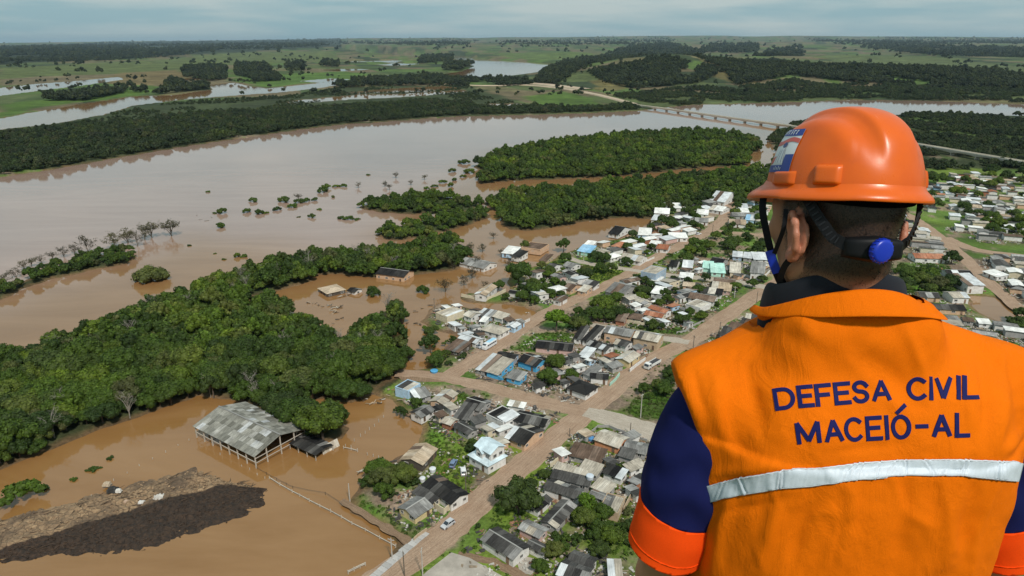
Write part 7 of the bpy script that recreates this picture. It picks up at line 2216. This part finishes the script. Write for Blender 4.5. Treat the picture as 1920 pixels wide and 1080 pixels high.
# ---- reflective band
def band():
    S, X0, Y0 = 2.454, 1160, 640
    top = [(400,664),(415,660),(550,622),(740,590),(900,580),(1100,553),(1300,540),(1600,538),(1765,545),(1845,558),(1850,559)]
    bot = [(412,742),(428,738),(560,705),(740,675),(900,660),(1100,635),(1300,618),(1580,618),(1720,630),(1825,643),(1830,644)]
    n, m = 300, 10
    V, ok, F = [], [], []
    CR = [(470, 30), (570, -30), (735, 12), (748, 5), (1045, 55), (1075, 40), (1105, 30), (1185, 25), (1250, 40), (1310, 0), (1420, -45), (1570, 25), (1590, 30), (1730, 8), (1752, 10), (1768, 4)]
    for i in range(n):
        f = i / (n - 1)
        def at(c):
            xs = [p[0] for p in c]; x = xs[0] + (xs[-1] - xs[0]) * f; return x, float(np.interp(x, xs, [p[1] for p in c]))
        a, b = at(top), at(bot)
        for j in range(m):
            g = j / (m - 1); x, y = a[0] * (1 - g) + b[0] * g, a[1] * (1 - g) + b[1] * g
            cr = .0012 * float(vnoise(np.array([x / 9.0 + 3 * g]), np.array([g * 1.3]), 7)[0]) + sum(.0016 * math.exp(-((x - xc + sl * (g - .5)) / 4.5) ** 2) - .0022 * math.exp(-((x - xc - 8 + sl * (g - .5)) / 4.0) ** 2) for xc, sl in CR if abs(x - xc) < 60)
            h, nn = hit(X0 + x / S, Y0 + y / S, .0030 + cr)
            V.append(h if h is not None else None)
    idx, VV = {}, []
    for k, v in enumerate(V):
        if v is not None: idx[k] = len(VV); VV.append(v)
    for i in range(n - 1):
        for j in range(m - 1):
            q = (i * m + j, i * m + j + 1, (i + 1) * m + j + 1, (i + 1) * m + j)
            if all(k in idx for k in q):
                vs = [VV[idx[k]] for k in q]
                if max((vs[a] - vs[(a + 1) % 4]).length for a in range(4)) < .03: F.append(tuple(idx[k] for k in q))
    mt, nt, bs = new_mat('reflective_tape')
    n1 = noise(nt, 60, 4, .6); n2 = noise(nt, 14, 5, .65, dist=1.5)
    c = mixc(nt, ramp(nt, n2, [(.49, 0), (.50, .35), (.51, 0)]), (0.55, 0.61, 0.67), (0.36, 0.40, 0.45))
    nt.links.new(c, bs.inputs['Base Color']); bs.inputs['Roughness'].default_value = .5
    bump(nt, bs, n2, .12, .004)
    o = pobj('reflective_band', VV, F, mt, vest)
    md = o.modifiers.new('thick', 'SOLIDIFY'); md.thickness = .0012; md.offset = 0
    # stitching along both edges
    th = simple('stitching', (0.55, 0.56, 0.58), .8, .1)
    for c, s in ((top, 3.5), (bot, -3.5)):
        pts = []
        for i in range(120):
            x = c[1][0] + (c[-2][0] - c[1][0]) * i / 119; y = float(np.interp(x, [p[0] for p in c], [p[1] for p in c])) + s
            h, _ = hit(X0 + x / S, Y0 + y / S, .0042)
            if h is not None: pts.append(h - PO)
        MB().tube(pts, .0006, 4).build('stitching', th, vest)
band()

# ---- embroidered lettering: every letter a raised satin stitch following the cloth
def arc(cx, cy, rx, ry, a0, a1, n=14): return [(cx + rx * math.cos(math.radians(a0 + (a1 - a0) * i / n)), cy + ry * math.sin(math.radians(a0 + (a1 - a0) * i / n))) for i in range(n + 1)]
GLYPH = {
 'D': [[(0, 0), (0, 1)], [(0, 1), (.45, 1)] + arc(.45, .5, .55, .5, 90, -90) + [(0, 0)]],
 'E': [[(1, 1), (0, 1), (0, 0), (1, 0)], [(0, .52), (.85, .52)]], 'F': [[(1, 1), (0, 1), (0, 0)], [(0, .5), (.85, .5)]],
 'S': [[(.95, .82)] + arc(.5, .76, .45, .24, 20, 270) + arc(.5, .26, .48, .26, 90, -160)],
 'A': [[(0, 0), (.5, 1), (1, 0)], [(.2, .33), (.8, .33)]], 'C': [arc(.55, .5, .55, .5, 48, 312, 20)], 'I': [[(.5, 0), (.5, 1)]], 'V': [[(0, 1), (.5, 0), (1, 1)]],
 'L': [[(0, 1), (0, 0), (1, 0)]], 'M': [[(0, 0), (0, 1), (.5, .12), (1, 1), (1, 0)]], 'O': [arc(.5, .5, .5, .5, 90, 450, 26)], '-': [[(0, .5), (1, .5)]], "'": [[(0, 0), (1, 1)]],
}
THREAD = cloth('navy_thread', (0.010, 0.012, 0.090), .6, 1400, .15)
def letters():
    S, X0, Y0 = 2.454, 1160, 640
    l1 = [('D', 730, 808), ('E', 838, 893), ('F', 918, 975), ('E', 1003, 1062), ('S', 1086, 1146), ('A', 1174, 1248), ('C', 1336, 1412), ('I', 1430, 1446), ('V', 1463, 1527), ('I', 1556, 1572), ('L', 1592, 1650)]
    l2 = [('M', 832, 925), ('A', 958, 1030), ('C', 1050, 1118), ('E', 1148, 1206), ('I', 1228, 1244), ('O', 1264, 1338), ('-', 1378, 1416), ('A', 1450, 1524), ('L', 1556, 1606)]
    b1 = ([700, 737, 845, 1115, 1375, 1655, 1700], [316, 309, 297, 276, 263, 257, 256]); b2 = ([800, 820, 1040, 1245, 1440, 1612, 1650], [474, 472, 455, 443, 437, 432, 431])
    def line(seq, base, capl, capr, xa, xb):
        for ch, x0, x1 in seq:
            strokes = GLYPH[ch]
            b = MB()
            for st in strokes: stroke(b, st, x0, x1, base, capl, capr, xa, xb)
            if ch == 'O': stroke(b, [(.35, 1.22), (.75, 1.5)], x0, x1, base, capl, capr, xa, xb)
            b.build('letter', THREAD, vest, False)
    def stroke(b, st, x0, x1, base, capl, capr, xa, xb):
        pts = []
        for (p, q), (r, s) in zip(st, st[1:]):
            ln = math.hypot((r - p) * (x1 - x0), (s - q) * 90); n = max(1, int(ln / 5))
            pts += [(p + (r - p) * i / n, q + (s - q) * i / n) for i in range(n)]
        pts.append(st[-1])
        path = []
        for g, hgt in pts:
            x = x0 + g * (x1 - x0); cap = capl + (capr - capl) * (x - xa) / (xb - xa)
            y = float(np.interp(x, base[0], base[1])) - hgt * cap
            x -= (hgt * 13 * (1 - (x - xa) / (xb - xa)))                # letters lean with the cloth at the left
            h, n = hit(X0 + x / S, Y0 + y / S, .0010)
            if h is not None: path.append((h - PO, n))
        if len(path) < 2: return
        W, T = .0031, .0005
        # break the stroke at corners so that every limb keeps its full width and square ends
        runs, cur = [], [path[0]]
        sharp = any(1.9 < (path[i][0] - path[i - 1][0]).angle(path[i + 1][0] - path[i][0], 0) for i in range(1, len(path) - 1))
        for i in range(1, len(path)):
            cur.append(path[i])
            if i < len(path) - 1:
                d0, d1 = path[i][0] - path[i - 1][0], path[i + 1][0] - path[i][0]
                if d0.length > 1e-9 and d1.length > 1e-9 and d0.angle(d1) > .5: runs.append(cur); cur = [path[i]]
        runs.append(cur)
        for P_ in runs:
            k0 = len(b.V); m = 6
            for i, (p, n) in enumerate(P_):
                t = (P_[min(i + 1, len(P_) - 1)][0] - P_[max(i - 1, 0)][0]).normalized(); sd = n.cross(t).normalized()
                ext = W * (.95 if not (sharp and len(runs) > 1) else .15)
                c = p - t * ext if i == 0 else p + t * ext if i == len(P_) - 1 else p
                for x_, y_ in ((-1, -1.5), (1, -1.5), (1, .4), (.86, 1), (-.86, 1), (-1, .4)): b.V.append(tuple(c + sd * (W * x_) + n * (T * y_)))
            for i in range(len(P_) - 1):
                for j in range(m): b.F.append((k0 + i * m + j, k0 + i * m + (j + 1) % m, k0 + (i + 1) * m + (j + 1) % m, k0 + (i + 1) * m + j))
            b.F.append(tuple(k0 + j for j in range(m))[::-1]); b.F.append(tuple(k0 + (len(P_) - 1) * m + j for j in range(m)))
    line(l1, b1, 84, 93, 730, 1650); line(l2, b2, 94, 96, 832, 1606)
letters()

# ---- shirt sleeves with contrasting cuffs
def cut_mesh(V, F, planes):
    bm = bmesh.new()
    vs = [bm.verts.new(v) for v in V]
    for q in F:
        try: bm.faces.new([vs[i] for i in q])
        except ValueError: pass
    for co, no in planes:
        bmesh.ops.bisect_plane(bm, geom=bm.verts[:] + bm.edges[:] + bm.faces[:], plane_co=co, plane_no=no, clear_outer=True)
    bm.verts.index_update()
    out = np.array([v.co[:] for v in bm.verts]), [tuple(v.index for v in f.verts) for f in bm.faces]
    bm.free(); return out
def sleeves():
    for s, S, E in ((-1, SHL, ELL), (1, SHR, ELR)):
        f = Field(axis((min(S[0], E[0]) - .13, max(S[0], E[0]) + .13, .005)), axis((.90, 1.18, .005)), axis((-.99, -.40, .005)))
        d = (E - S); d /= np.linalg.norm(d)
        f.cap(S + np.array([-s * .03, 0, .010]), S + d * .14, .064, .066, .03); f.cap(S + d * .04, E + d * .06, .064, .066, .04)
        f.cap(S + np.array([-s * .05, -.01, -.02]), S + d * .24 + np.array([-s * .012, 0, 0]), .055, .06, .03)
        V, F = f.mesh(); V = relax(V, F, 1, .4)
        N = vnormals(V, F)
        t = (V - S) @ d
        V = V + N * (.005 * (fbm(V[:, 0] * 22 + V[:, 1] * 20, V[:, 2] * 12, 320, 3) - .5) + .0035 * np.sin(t * 60 + 9 * fbm(V[:, 0] * 14, V[:, 1] * 14, 5, 2)) * np.exp(-((t - .13) / .08) ** 2))[:, None]
        l0 = .205 if s < 0 else .215
        dv = Vector(d)
        tilt = (dv + Vector((0, .10, 0))).normalized()
        a, b = Vector(S) + dv * l0, Vector(S) + dv * (l0 + .092)
        arm_n = Vector((-s * .95, 0, .32)).normalized()
        v1, f1 = cut_mesh(V, F, [(a, tilt), (Vector((.300 if s < 0 else .845, 1.0, -.56)) + arm_n * .048, arm_n)])
        o = pobj('sleeve', v1, f1, NAVY)
        md = o.modifiers.new('thick', 'SOLIDIFY'); md.thickness = .002
        v2, f2 = cut_mesh(V + N * .0022, F, [(b, tilt), (a, -tilt)])
        c = pobj('cuff', v2, f2, CUFF, o)
        md = c.modifiers.new('thick', 'SOLIDIFY'); md.thickness = .003; md.use_even_offset = False
        # hem seam: a fine raised ring a little above the edge
        v3, f3 = cut_mesh(V + N * .0030, F, [(b - dv * .016, tilt), (b - dv * .0185, -tilt)])
        h = pobj('hem_seam', v3, f3, CUFF, o); h.modifiers.new('thick', 'SOLIDIFY').thickness = .0012
sleeves()

# ---- collars: black shirt collar standing inside, orange vest collar folded over it
def collar(name, rings, mat, a0, a1, n=72, thick=.003, rough=.0015, seed=3):
    """rings: list of functions angle -> (x, y, z); angle 0 at the nape, +-180 at the throat"""
    V, F = [], []
    m = len(rings)
    for i in range(n + 1):
        a = math.radians(a0 + (a1 - a0) * i / n)
        for j, r in enumerate(rings):
            q = np.array(r(a), float); q[2] += rough * math.sin(a * 7 + j); V.append(q)
    if seed == 9:                                               # let the folded edge settle smoothly
        G_ = np.array(V).reshape(n + 1, m, 3)
        for _ in range(14):
            G_[1:-1] = (G_[:-2] + 2 * G_[1:-1] + G_[2:]) / 4
        V = list(G_.reshape(-1, 3))
    for i in range(n):
        for j in range(m - 1): F.append((i * m + j, (i + 1) * m + j, (i + 1) * m + j + 1, i * m + j + 1))
    o = pobj(name, V, F, mat, vest if 'vest' in name else None)
    md = o.modifiers.new('thick', 'SOLIDIFY'); md.thickness = thick; md.offset = 0
    sb = o.modifiers.new('round', 'SUBSURF'); sb.levels = 1; sb.render_levels = 2
    return o
def ring(cx, cy, rx, ry, zb, zs, zf):
    def f(a):
        c = math.cos(a)
        z = zs + (zb - zs) * max(c, 0) ** 1.3 + (zf - zs) * max(-c, 0) ** 1.3
        return (cx + rx * math.sin(a), cy - ry * math.cos(a), z)
    return f
collar('shirt_collar', [ring(.514, 1.058, .090, .086, -.318, -.368, -.415), ring(.516, 1.056, .100, .094, -.312, -.362, -.41), ring(.519, 1.056, .107, .099, -.335, -.395, -.43), ring(.521, 1.058, .111, .098, -.37, -.43, -.46), ring(.52, 1.058, .108, .092, -.41, -.46, -.48)], BLACKC, -165, 165)
def vest_collar():
    def drop(p, gap, lay):
        loc, n, i, d = VB.ray_cast(Vector((p[0], p[1], -.2)), Vector((0, 0, -1)))
        if loc is None or loc.z < p[2] - .05: return p
        z = loc.z + gap
        return (p[0], p[1], z if lay else max(p[2], z))
    top = ring(.518, 1.052, .115, .108, -.331, -.402, -.45)
    mid = lambda a: drop(ring(.521, 1.050, .122, .117, -.346, -.404, -.45)(a), .005, False)
    def low(a):
        dg = math.degrees(a)
        e = 1 + .16 * math.exp(-((dg - 58) / 14) ** 2)          # the flap ends in a corner over the right shoulder
        x, y, z = ring(.528, 1.048, .136 * e, .130 * e, -.368, -.414, -.45)(a)
        return drop((x, y, z), .0045, False)
    low2 = lambda a: tuple(np.array(low(a)) + np.array([0, 0, -.004]))
    inn = ring(.516, 1.054, .106, .100, -.345, -.43, -.47)
    collar('vest_collar', [inn, top, mid, low], VEST, -105, 100, 110, .004, .0002, 9)
vest_collar()

# ---- trousers and boots, below the frame
def lower_clothes():
    f = Field(axis((.36, .80, .009)), axis((.88, 1.18, .009)), axis((-1.78, -.96, .009)))
    torso(f, .012, .02, -1.10, -.98)
    for s in (-1, 1):
        hx = .577 + s * .095
        f.cap((hx, 1.03, -1.04), (hx + s * .012, 1.035, -1.38), .105, .078, .03); f.cap((hx + s * .012, 1.035, -1.38), (hx + s * .018, 1.02, -1.74), .078, .068, .02)
    V, F = f.mesh(); pobj('trousers', relax(V, F, 1), F, NAVY)
    for s in (-1, 1):
        hx = .577 + s * .113
        f = Field(axis((hx - .09, hx + .09, .007)), axis((.92, 1.28, .007)), axis((-1.83, -1.62, .007)))
        f.cap((hx, 1.02, -1.66), (hx, 1.01, -1.77), .058, .056, .02); f.cap((hx, 1.0, -1.785), (hx + s * .02, 1.18, -1.795), .046, .040, .02)
        f.D = np.maximum(f.D, -1.829 - f.Z)
        V, F = f.mesh(); pobj('boot', V, F, simple('boot_leather', (.02, .018, .016), .5, .2))
lower_clothes()
# ------------------------------------------------------------------ hard hat with suspension, sticker and chin strap
def helmet():
    h = thing('hard_hat', 'glossy orange hard hat with a blue and white sticker, worn by the person', 'hard hat', EYE + Vector(hp(0, -.005, .035)))
    h.rotation_euler = Matrix(HR.tolist()).to_euler()
    m, nt, bs = new_mat('orange_shell')
    n1 = noise(nt, 14, 6, .65); n2 = noise(nt, 60, 4, .6)
    c = mixc(nt, ramp(nt, n1, [(.3, 0), (.75, 1)]), (0.70, 0.122, 0.006), (0.60, 0.092, 0.005))
    c = mixc(nt, ramp(nt, n2, [(.70, 0), (.78, .35)]), c, (0.45, 0.12, 0.05))
    # scuffs: pale hairline scratches and grime gathered in blotches
    tcx = nd(nt, 'ShaderNodeTexCoord')
    for k_, (rx, ry) in enumerate(((.5, .2), (1.3, .9))):
        mpx = nd(nt, 'ShaderNodeMapping'); mpx.inputs['Rotation'].default_value = (rx, ry, .7 * k_ + .3); mpx.inputs['Scale'].default_value = (260, 14, 14)
        nt.links.new(tcx.outputs['Object'], mpx.inputs['Vector'])
        ns = noise(nt, 1.0, 4, .6, vec=mpx.outputs['Vector'])
        c = mixc(nt, ramp(nt, ns, [(.70, 0), (.76, .30)]), c, (.80, .36, .20))
    ng = noise(nt, 9, 8, .75)
    c = mixc(nt, ramp(nt, ng, [(.56, 0), (.74, .40)]), c, (.42, .085, .02))
    nt.links.new(c, bs.inputs['Base Color']); nt.links.new(ramp(nt, n1, [(.3, .24), (.7, .42)]), bs.inputs['Roughness'])
    sc_ = noise(nt, 30, 8, .8, dist=3.0)
    bump(nt, bs, sc_, .05, .004)
    bs.inputs['Specular IOR Level'].default_value = .4
    SHELL = m
    RX, RYb, RYf, RZ = .100, .120, .124, .118          # half width, back, front, height of the dome above the brim line
    def dome(th, ph):
        """th round from the nape (0), ph from brim (0) to crown (90)"""
        s, c = math.sin(th), math.cos(th)
        ry = RYb if c > 0 else RYf
        cp_ = math.cos(ph) ** .80; sp_ = math.sin(ph) ** 1.02
        x, y, z = RX * s * cp_, -ry * c * cp_, RZ * sp_
        # raised centre crest with soft shoulders, dying out down the back, and a groove either side
        ax = abs(x); fr = sstep(.25, .75, np.array([sp_]))[0]
        d = .0065 * fr * (1 - float(sstep(.024, .036, np.array([ax]))[0]))
        d += .0040 * fr * math.exp(-((ax - .066) / .011) ** 2) * (1 - float(sstep(.9, 1.0, np.array([sp_]))[0])) * (1 if c < .75 else .4)
        d -= .0030 * fr * math.exp(-((ax - .044) / .008) ** 2)
        n = Vector((x / RX ** 2, y / ry ** 2, z / RZ ** 2)).normalized()
        return Vector((x, y, z)) + n * d
    na, nb = 144, 56
    V, F = [], []
    for j in range(nb + 1):
        for i in range(na): V.append(dome(2 * math.pi * i / na, math.radians(90) * (j / nb) ** .92 * .9985))
    for j in range(nb):
        for i in range(na): F.append((j * na + i, j * na + (i + 1) % na, (j + 1) * na + (i + 1) % na, (j + 1) * na + i))
    F.append(tuple(nb * na + i for i in range(na)))
    sh = obj('shell', mesh('shell', V, F, SHELL, True), h)
    # brim: rain-gutter lip all round, visor in front
    V, F = [], []
    prof = [(0.000, .010), (.004, .004), (.010, .000), (.017, -.004), (.0215, -.0085), (.0225, -.0125), (.0205, -.0135), (.014, -.0085), (.004, -.005), (-.003, -.003)]
    for i in range(na):
        th = 2 * math.pi * i / na; s, c = math.sin(th), math.cos(th)
        b = dome(th, 0.0); n = Vector((b.x / RX ** 2, b.y / .121 ** 2, 0)).normalized()
        vis = max(0.0, -c) ** 2.2
        k = .54 + 1.3 * vis + .10 * abs(s)
        for o_, z in prof: V.append(b + n * (o_ * k) + Vector((0, 0, z * (1 + .8 * vis) - .006 * max(0, abs(s) - .6) * (1 if c < 0 else 1.5))))
    p = len(prof)
    for i in range(na):
        for j in range(p - 1): F.append((i * p + j, i * p + j + 1, ((i + 1) % na) * p + j + 1, ((i + 1) % na) * p + j))
    obj('brim', mesh('brim', V, [f[::-1] for f in F], SHELL, True), h)
    # accessory lugs: rounded blocks on the side of the shell
    def lug(th, w, hgt, dep, z0, name='lug'):
        b = dome(th, 0.0); n = Vector((b.x / RX ** 2, b.y / .121 ** 2, 0)).normalized(); t = Vector((-n.y, n.x, 0))
        V, F = [], []
        g = 10
        for j in range(g + 1):
            for i in range(g + 1):
                u, v = i / g * 2 - 1, j / g * 2 - 1
                e = (1 - abs(u) ** 8) * (1 - abs(v) ** 8)
                zz = z0 + (v + 1) / 2 * hgt
                base = dome(th + u * w / .115, math.asin(min(.99, max(0, zz) / RZ)))
                V.append(Vector((base.x, base.y, zz)) + n * (dep * e ** .5 - .002))
        F = [(j * (g + 1) + i, j * (g + 1) + i + 1, (j + 1) * (g + 1) + i + 1, (j + 1) * (g + 1) + i) for j in range(g) for i in range(g)]
        obj(name, mesh(name, V, F, SHELL, True), h)
    # nape is th=0; the left side (minus x) is th negative
    lug(math.radians(-58), .021, .030, .0085, .006); lug(math.radians(-95), .026, .022, .008, .004)
    lug(math.radians(58), .021, .030, .0085, .006); lug(math.radians(95), .026, .022, .008, .004)
    # sticker on the left front quarter
    def patch(name, u0, u1, v0, v1, mat, lift=.0012, n=10, shape=None):
        """u: degrees round from nape towards the left, v: height in metres"""
        V, F = [], []
        for j in range(n + 1):
            for i in range(n + 1):
                u, v = u0 + (u1 - u0) * i / n, v0 + (v1 - v0) * j / n
                if shape: u, v = shape(i / n, j / n)
                b = dome(math.radians(-u), math.asin(min(.99, (max(v, 0) / RZ)) ** (1 / 1.02)))
                q = Vector((b.x / RX ** 2, b.y / .122 ** 2, b.z / RZ ** 2)).normalized()
                V.append(b + q * lift)
        F = [(j * (n + 1) + i, (j + 1) * (n + 1) + i, (j + 1) * (n + 1) + i + 1, j * (n + 1) + i + 1) for j in range(n) for i in range(n)]
        return V, F
    def stick(name, mat, lift, parent, **k):
        V, F = patch(name, lift=lift, mat=mat, **k); return obj(name, mesh(name, V, F, mat, True), parent)
    wht = simple('sticker_white', (.70, .70, .71), .35, .06, 20, spec=.4); blu = simple('sticker_blue', (.020, .045, .26), .35, .1, 20, spec=.4); red = simple('sticker_red', (.60, .10, .07), .35, .15, 20, spec=.4); gry = simple('sticker_ink', (.05, .07, .20), .4, .1)
    U0, U1, Z0, Z1 = 90, 124, .024, .086
    st = stick('sticker', wht, .0012, h, u0=U0, u1=U1, v0=Z0, v1=Z1)
    uu = lambda f: U0 + (U1 - U0) * f; zz = lambda f: Z0 + (Z1 - Z0) * f
    stick('sticker_band', blu, .0017, st, u0=uu(0), u1=uu(1), v0=zz(.86), v1=zz(1.0))
    stick('sticker_band', blu, .0017, st, u0=uu(0), u1=uu(1), v0=zz(0), v1=zz(.17))
    stick('sticker_band', blu, .0017, st, u0=uu(0), u1=uu(.30), v0=zz(.17), v1=zz(.42))
    stick('sticker_stripe', red, .0017, st, u0=0, u1=0, v0=0, v1=0, shape=lambda a, b: (uu(a), zz(.68 + .10 * b + .05 * math.sin(a * 5))))
    stick('sticker_stripe', red, .0018, st, u0=0, u1=0, v0=0, v1=0, shape=lambda a, b: (uu(.45 + .55 * a), zz(.20 + .16 * b + .03 * math.sin(a * 4))))
    # robed figure: head, body, base
    stick('sticker_figure', wht, .0022, st, u0=0, u1=0, v0=0, v1=0, shape=lambda a, b: (uu(.52 + (a - .5) * (.16 + .30 * (1 - b) ** .8)), zz(.20 + .40 * b)))
    stick('sticker_figure', gry, .0024, st, u0=0, u1=0, v0=0, v1=0, shape=lambda a, b: (uu(.50 + (a - .5) * .20 * math.sin(math.pi * (.1 + .8 * b))), zz(.58 + .13 * b)))
    for k in (-.09, .0, .08): stick('sticker_figure', gry, .0025, st, u0=0, u1=0, v0=0, v1=0, shape=lambda a, b, k=k: (uu(.52 + k + (a - .5) * .014 + k * (1 - b) * .6), zz(.22 + .32 * b)))
    # white lettering strokes on the top band and the foot
    for i, x in enumerate((.10, .22, .35, .47, .60, .72)):
        stick('sticker_lettering', wht, .0023, st, u0=0, u1=0, v0=0, v1=0, shape=lambda a, b, x=x, i=i: (uu(1 - (x + (a - .5) * .035 + (.03 if i % 2 else -.02) * b)), zz(.885 + .09 * b)))
        stick('sticker_lettering', wht, .0023, st, u0=0, u1=0, v0=0, v1=0, shape=lambda a, b, x=x, i=i: (uu(1 - (x + (a - .1) * .07)), zz((.965 if i % 3 else .925) + .018 * b - .01)))
    for i in range(5): stick('sticker_lettering', wht, .0023, st, u0=0, u1=0, v0=0, v1=0, shape=lambda a, b, i=i: (uu(.32 + i * .075 + (a - .5) * .022), zz(.05 + (.06 + .03 * (i % 2)) * b)))
    # ---- suspension: dark headband, slotted nape straps, ratchet with blue knob
    BLK = simple('black_plastic', (.007, .007, .008), .5, .3, 30, spec=.2); BLU = simple('blue_plastic', (.010, .035, .42), .35, .1, 20, spec=.5); WEB = cloth('black_webbing', (.012, .012, .014), .8, 500)
    def head_pt(th, z, off):
        th = th - math.radians(21)
        s, c = math.sin(th), math.cos(th)
        return Vector((.080 * s * (1 + off / .08), -.010 - (.100 if c > 0 else .098) * c * (1 + off / .1), z))
    def ribbon(name, pts, w, t, mat, parent, up=None):
        """pts: list of (centre, outward normal, width)"""
        V, F = [], []
        for i, (c, n, ww) in enumerate(pts):
            tg = (pts[min(i + 1, len(pts) - 1)][0] - pts[max(i - 1, 0)][0]).normalized(); sd = n.cross(tg).normalized()
            for a, b in ((-1, -1), (1, -1), (1, 1), (-1, 1)): V.append(c + sd * (a * ww / 2) + n * (b * t / 2))
        for i in range(len(pts) - 1):
            for k in range(4): F.append((4 * i + k, 4 * i + (k + 1) % 4, 4 * i + 4 + (k + 1) % 4, 4 * i + 4 + k))
        F += [(3, 2, 1, 0), tuple(4 * (len(pts) - 1) + k for k in range(4))]
        return obj(name, mesh(name, V, F, mat), parent)
    oz = -.03
    # sweat cap / liner under the rim
    V, F = [], []
    for i in range(73):
        th = 2 * math.pi * i / 72
        for z, o_ in ((.012, .004), (.0, .004), (-.014 - .008 * max(0, math.cos(th)) ** 2, .003)): V.append(head_pt(th, z, o_))
    for i in range(72): F += [(i * 3 + j, (i + 1) * 3 + j, (i + 1) * 3 + j + 1, i * 3 + j + 1) for j in range(2)]
    ln = obj('liner', mesh('liner', V, F, simple('liner_cloth', (.006, .0055, .0055), 1.0, .2, 40, spec=.0), True), h)
    zs = lambda d: np.interp(abs(d), [0, 20, 34, 48, 62, 95], [-.079, -.078, -.066, -.036, -.004, .004])
    for s in (-1, 1):
        pts = []
        for k in range(24):
            d = 14 + (88 - 14) * k / 23; th = math.radians(d) * s
            c = head_pt(th, float(zs(d)), .008); n = Vector((math.sin(th), -math.cos(th), -.15)).normalized()
            pts.append((c, n, .016))
        rb = ribbon('nape_strap', pts, .02, .0035, BLK, h)
        for k in range(12):                                              # rack of slots
            d = 30 + 34 * k / 11; th = math.radians(d) * s
            c = head_pt(th, float(zs(d)), .0105); d2 = d + 1.6; th2 = math.radians(d2) * s; c2 = head_pt(th2, float(zs(d2)), .0105)
            n = Vector((math.sin(th), -math.cos(th), -.15)).normalized(); tg = (c2 - c).normalized(); up = n.cross(tg).normalized()
            Mx = Matrix((tg, up, n)).transposed()
            MB().box(c, (.0022, .010, .0022), Mx).build('slot_rib', simple('rib_plastic', (.018, .018, .020), .4, .2, 20) if k == 0 and s < 0 else MATS.setdefault('rib', simple('rib_plastic', (.018, .018, .020), .4, .2, 20)), rb)
    # ratchet housing
    V, F = [], []
    g = 14
    for j in range(g + 1):
        for i in range(g + 1):
            u, v = i / g * 2 - 1, j / g * 2 - 1
            e = (1 - abs(u) ** 6) * (1 - abs(v) ** 6)
            V.append(head_pt(math.radians(26 * u), -.079 + v * (.019 - .005 * abs(u)), .004 + .015 * e ** .5))
    F = [(j * (g + 1) + i, j * (g + 1) + i + 1, (j + 1) * (g + 1) + i + 1, (j + 1) * (g + 1) + i) for j in range(g) for i in range(g)]
    rt = obj('ratchet', mesh('ratchet', V, F, BLK, True), h)
    kc = head_pt(0, -.079, .0195); kn = Vector((0, -1, -.12)).normalized()
    MB().tube([kc, kc + kn * .007, kc + kn * .0095, kc + kn * .0105], [.0168, .0168, .0155, .0125], 28).build('knob', BLU, rt, True)
    for k in range(18):
        a = 2 * math.pi * k / 18; t1 = kn.orthogonal().normalized(); t2 = kn.cross(t1); q = t1 * math.cos(a) + t2 * math.sin(a)
        MB().tube([kc + q * .0166 + kn * .001, kc + q * .0166 + kn * .008], .0012, 5).build('knob_ridge', BLU, rt)
    # ---- chin strap: from the rim in front of and behind the left ear to a blue buckle, then under the jaw
    def W2L(p): return Vector(HR.T @ (np.array(p) - np.array(hp(0, -.005, .035))))
    def strap(pix, Ys, w, nm, mat=WEB, par=h, t=.0016):
        pts = [W2L(Q(a, b, y)) for (a, b), y in zip(pix, Ys)]
        pts = catmull(pts, 8); n = Vector(HR.T @ np.array([-.45, -.88, .1])).normalized()
        return ribbon(nm, [(p, n, w) for p in pts], w, t, mat, par)
    strap([(1432,366),(1430,395),(1438,440),(1447,478)], [1.075, 1.06, 1.05, 1.045], .0105, 'chin_strap')
    strap([(1474,392),(1470,425),(1460,455),(1449,482)], [1.01, 1.005, 1.02, 1.04], .0065, 'chin_strap')
    strap([(1443,470),(1449,490),(1457,512)], [1.040, 1.036, 1.034], .0135, 'buckle', BLU, h, .004)
    strap([(1455,505),(1463,525),(1472,542)], [1.036, 1.04, 1.05], .014, 'chin_strap')
    strap([(1484,484),(1472,498),(1464,518),(1462,536)], [1.00, 1.01, 1.03, 1.045], .0095, 'chin_strap')
    for s in (1,):
        pts = [head_pt(math.radians(100), .0, .012), head_pt(math.radians(110), -.06, .010), Vector((.055, .035, -.125)), Vector((.0, .06, -.150)), Vector((-.05, .04, -.128))]
        ribbon('chin_strap', [(p, Vector((p.x, p.y * .6, -.05)).normalized(), .010) for p in catmull(pts, 6)], .01, .0016, WEB, h)
    return h
helmet()
# ------------------------------------------------------------------ the air between here and the hills
def haze():
    z0, z1, r = -3.0, 560.0, 62000.0
    b = MB().box((0, 30000, (z0 + z1) / 2), (124000, 90000, z1 - z0))
    m = bpy.data.materials.new('haze_air'); m.use_nodes = True
    nt = m.node_tree; nt.nodes.clear()
    out, pv = nt.nodes.new('ShaderNodeOutputMaterial'), nt.nodes.new('ShaderNodeVolumePrincipled')
    pv.inputs['Color'].default_value = (0.62, 0.80, 0.95, 1)
    pv.inputs['Density'].default_value = 0.00002
    pv.inputs['Anisotropy'].default_value = 0.2
    nt.links.new(pv.outputs[0], out.inputs['Volume'])
    o = b.build('haze', m)
    tag(o, 'thin blue haze over the distant plain', 'haze', kind='stuff')
haze()
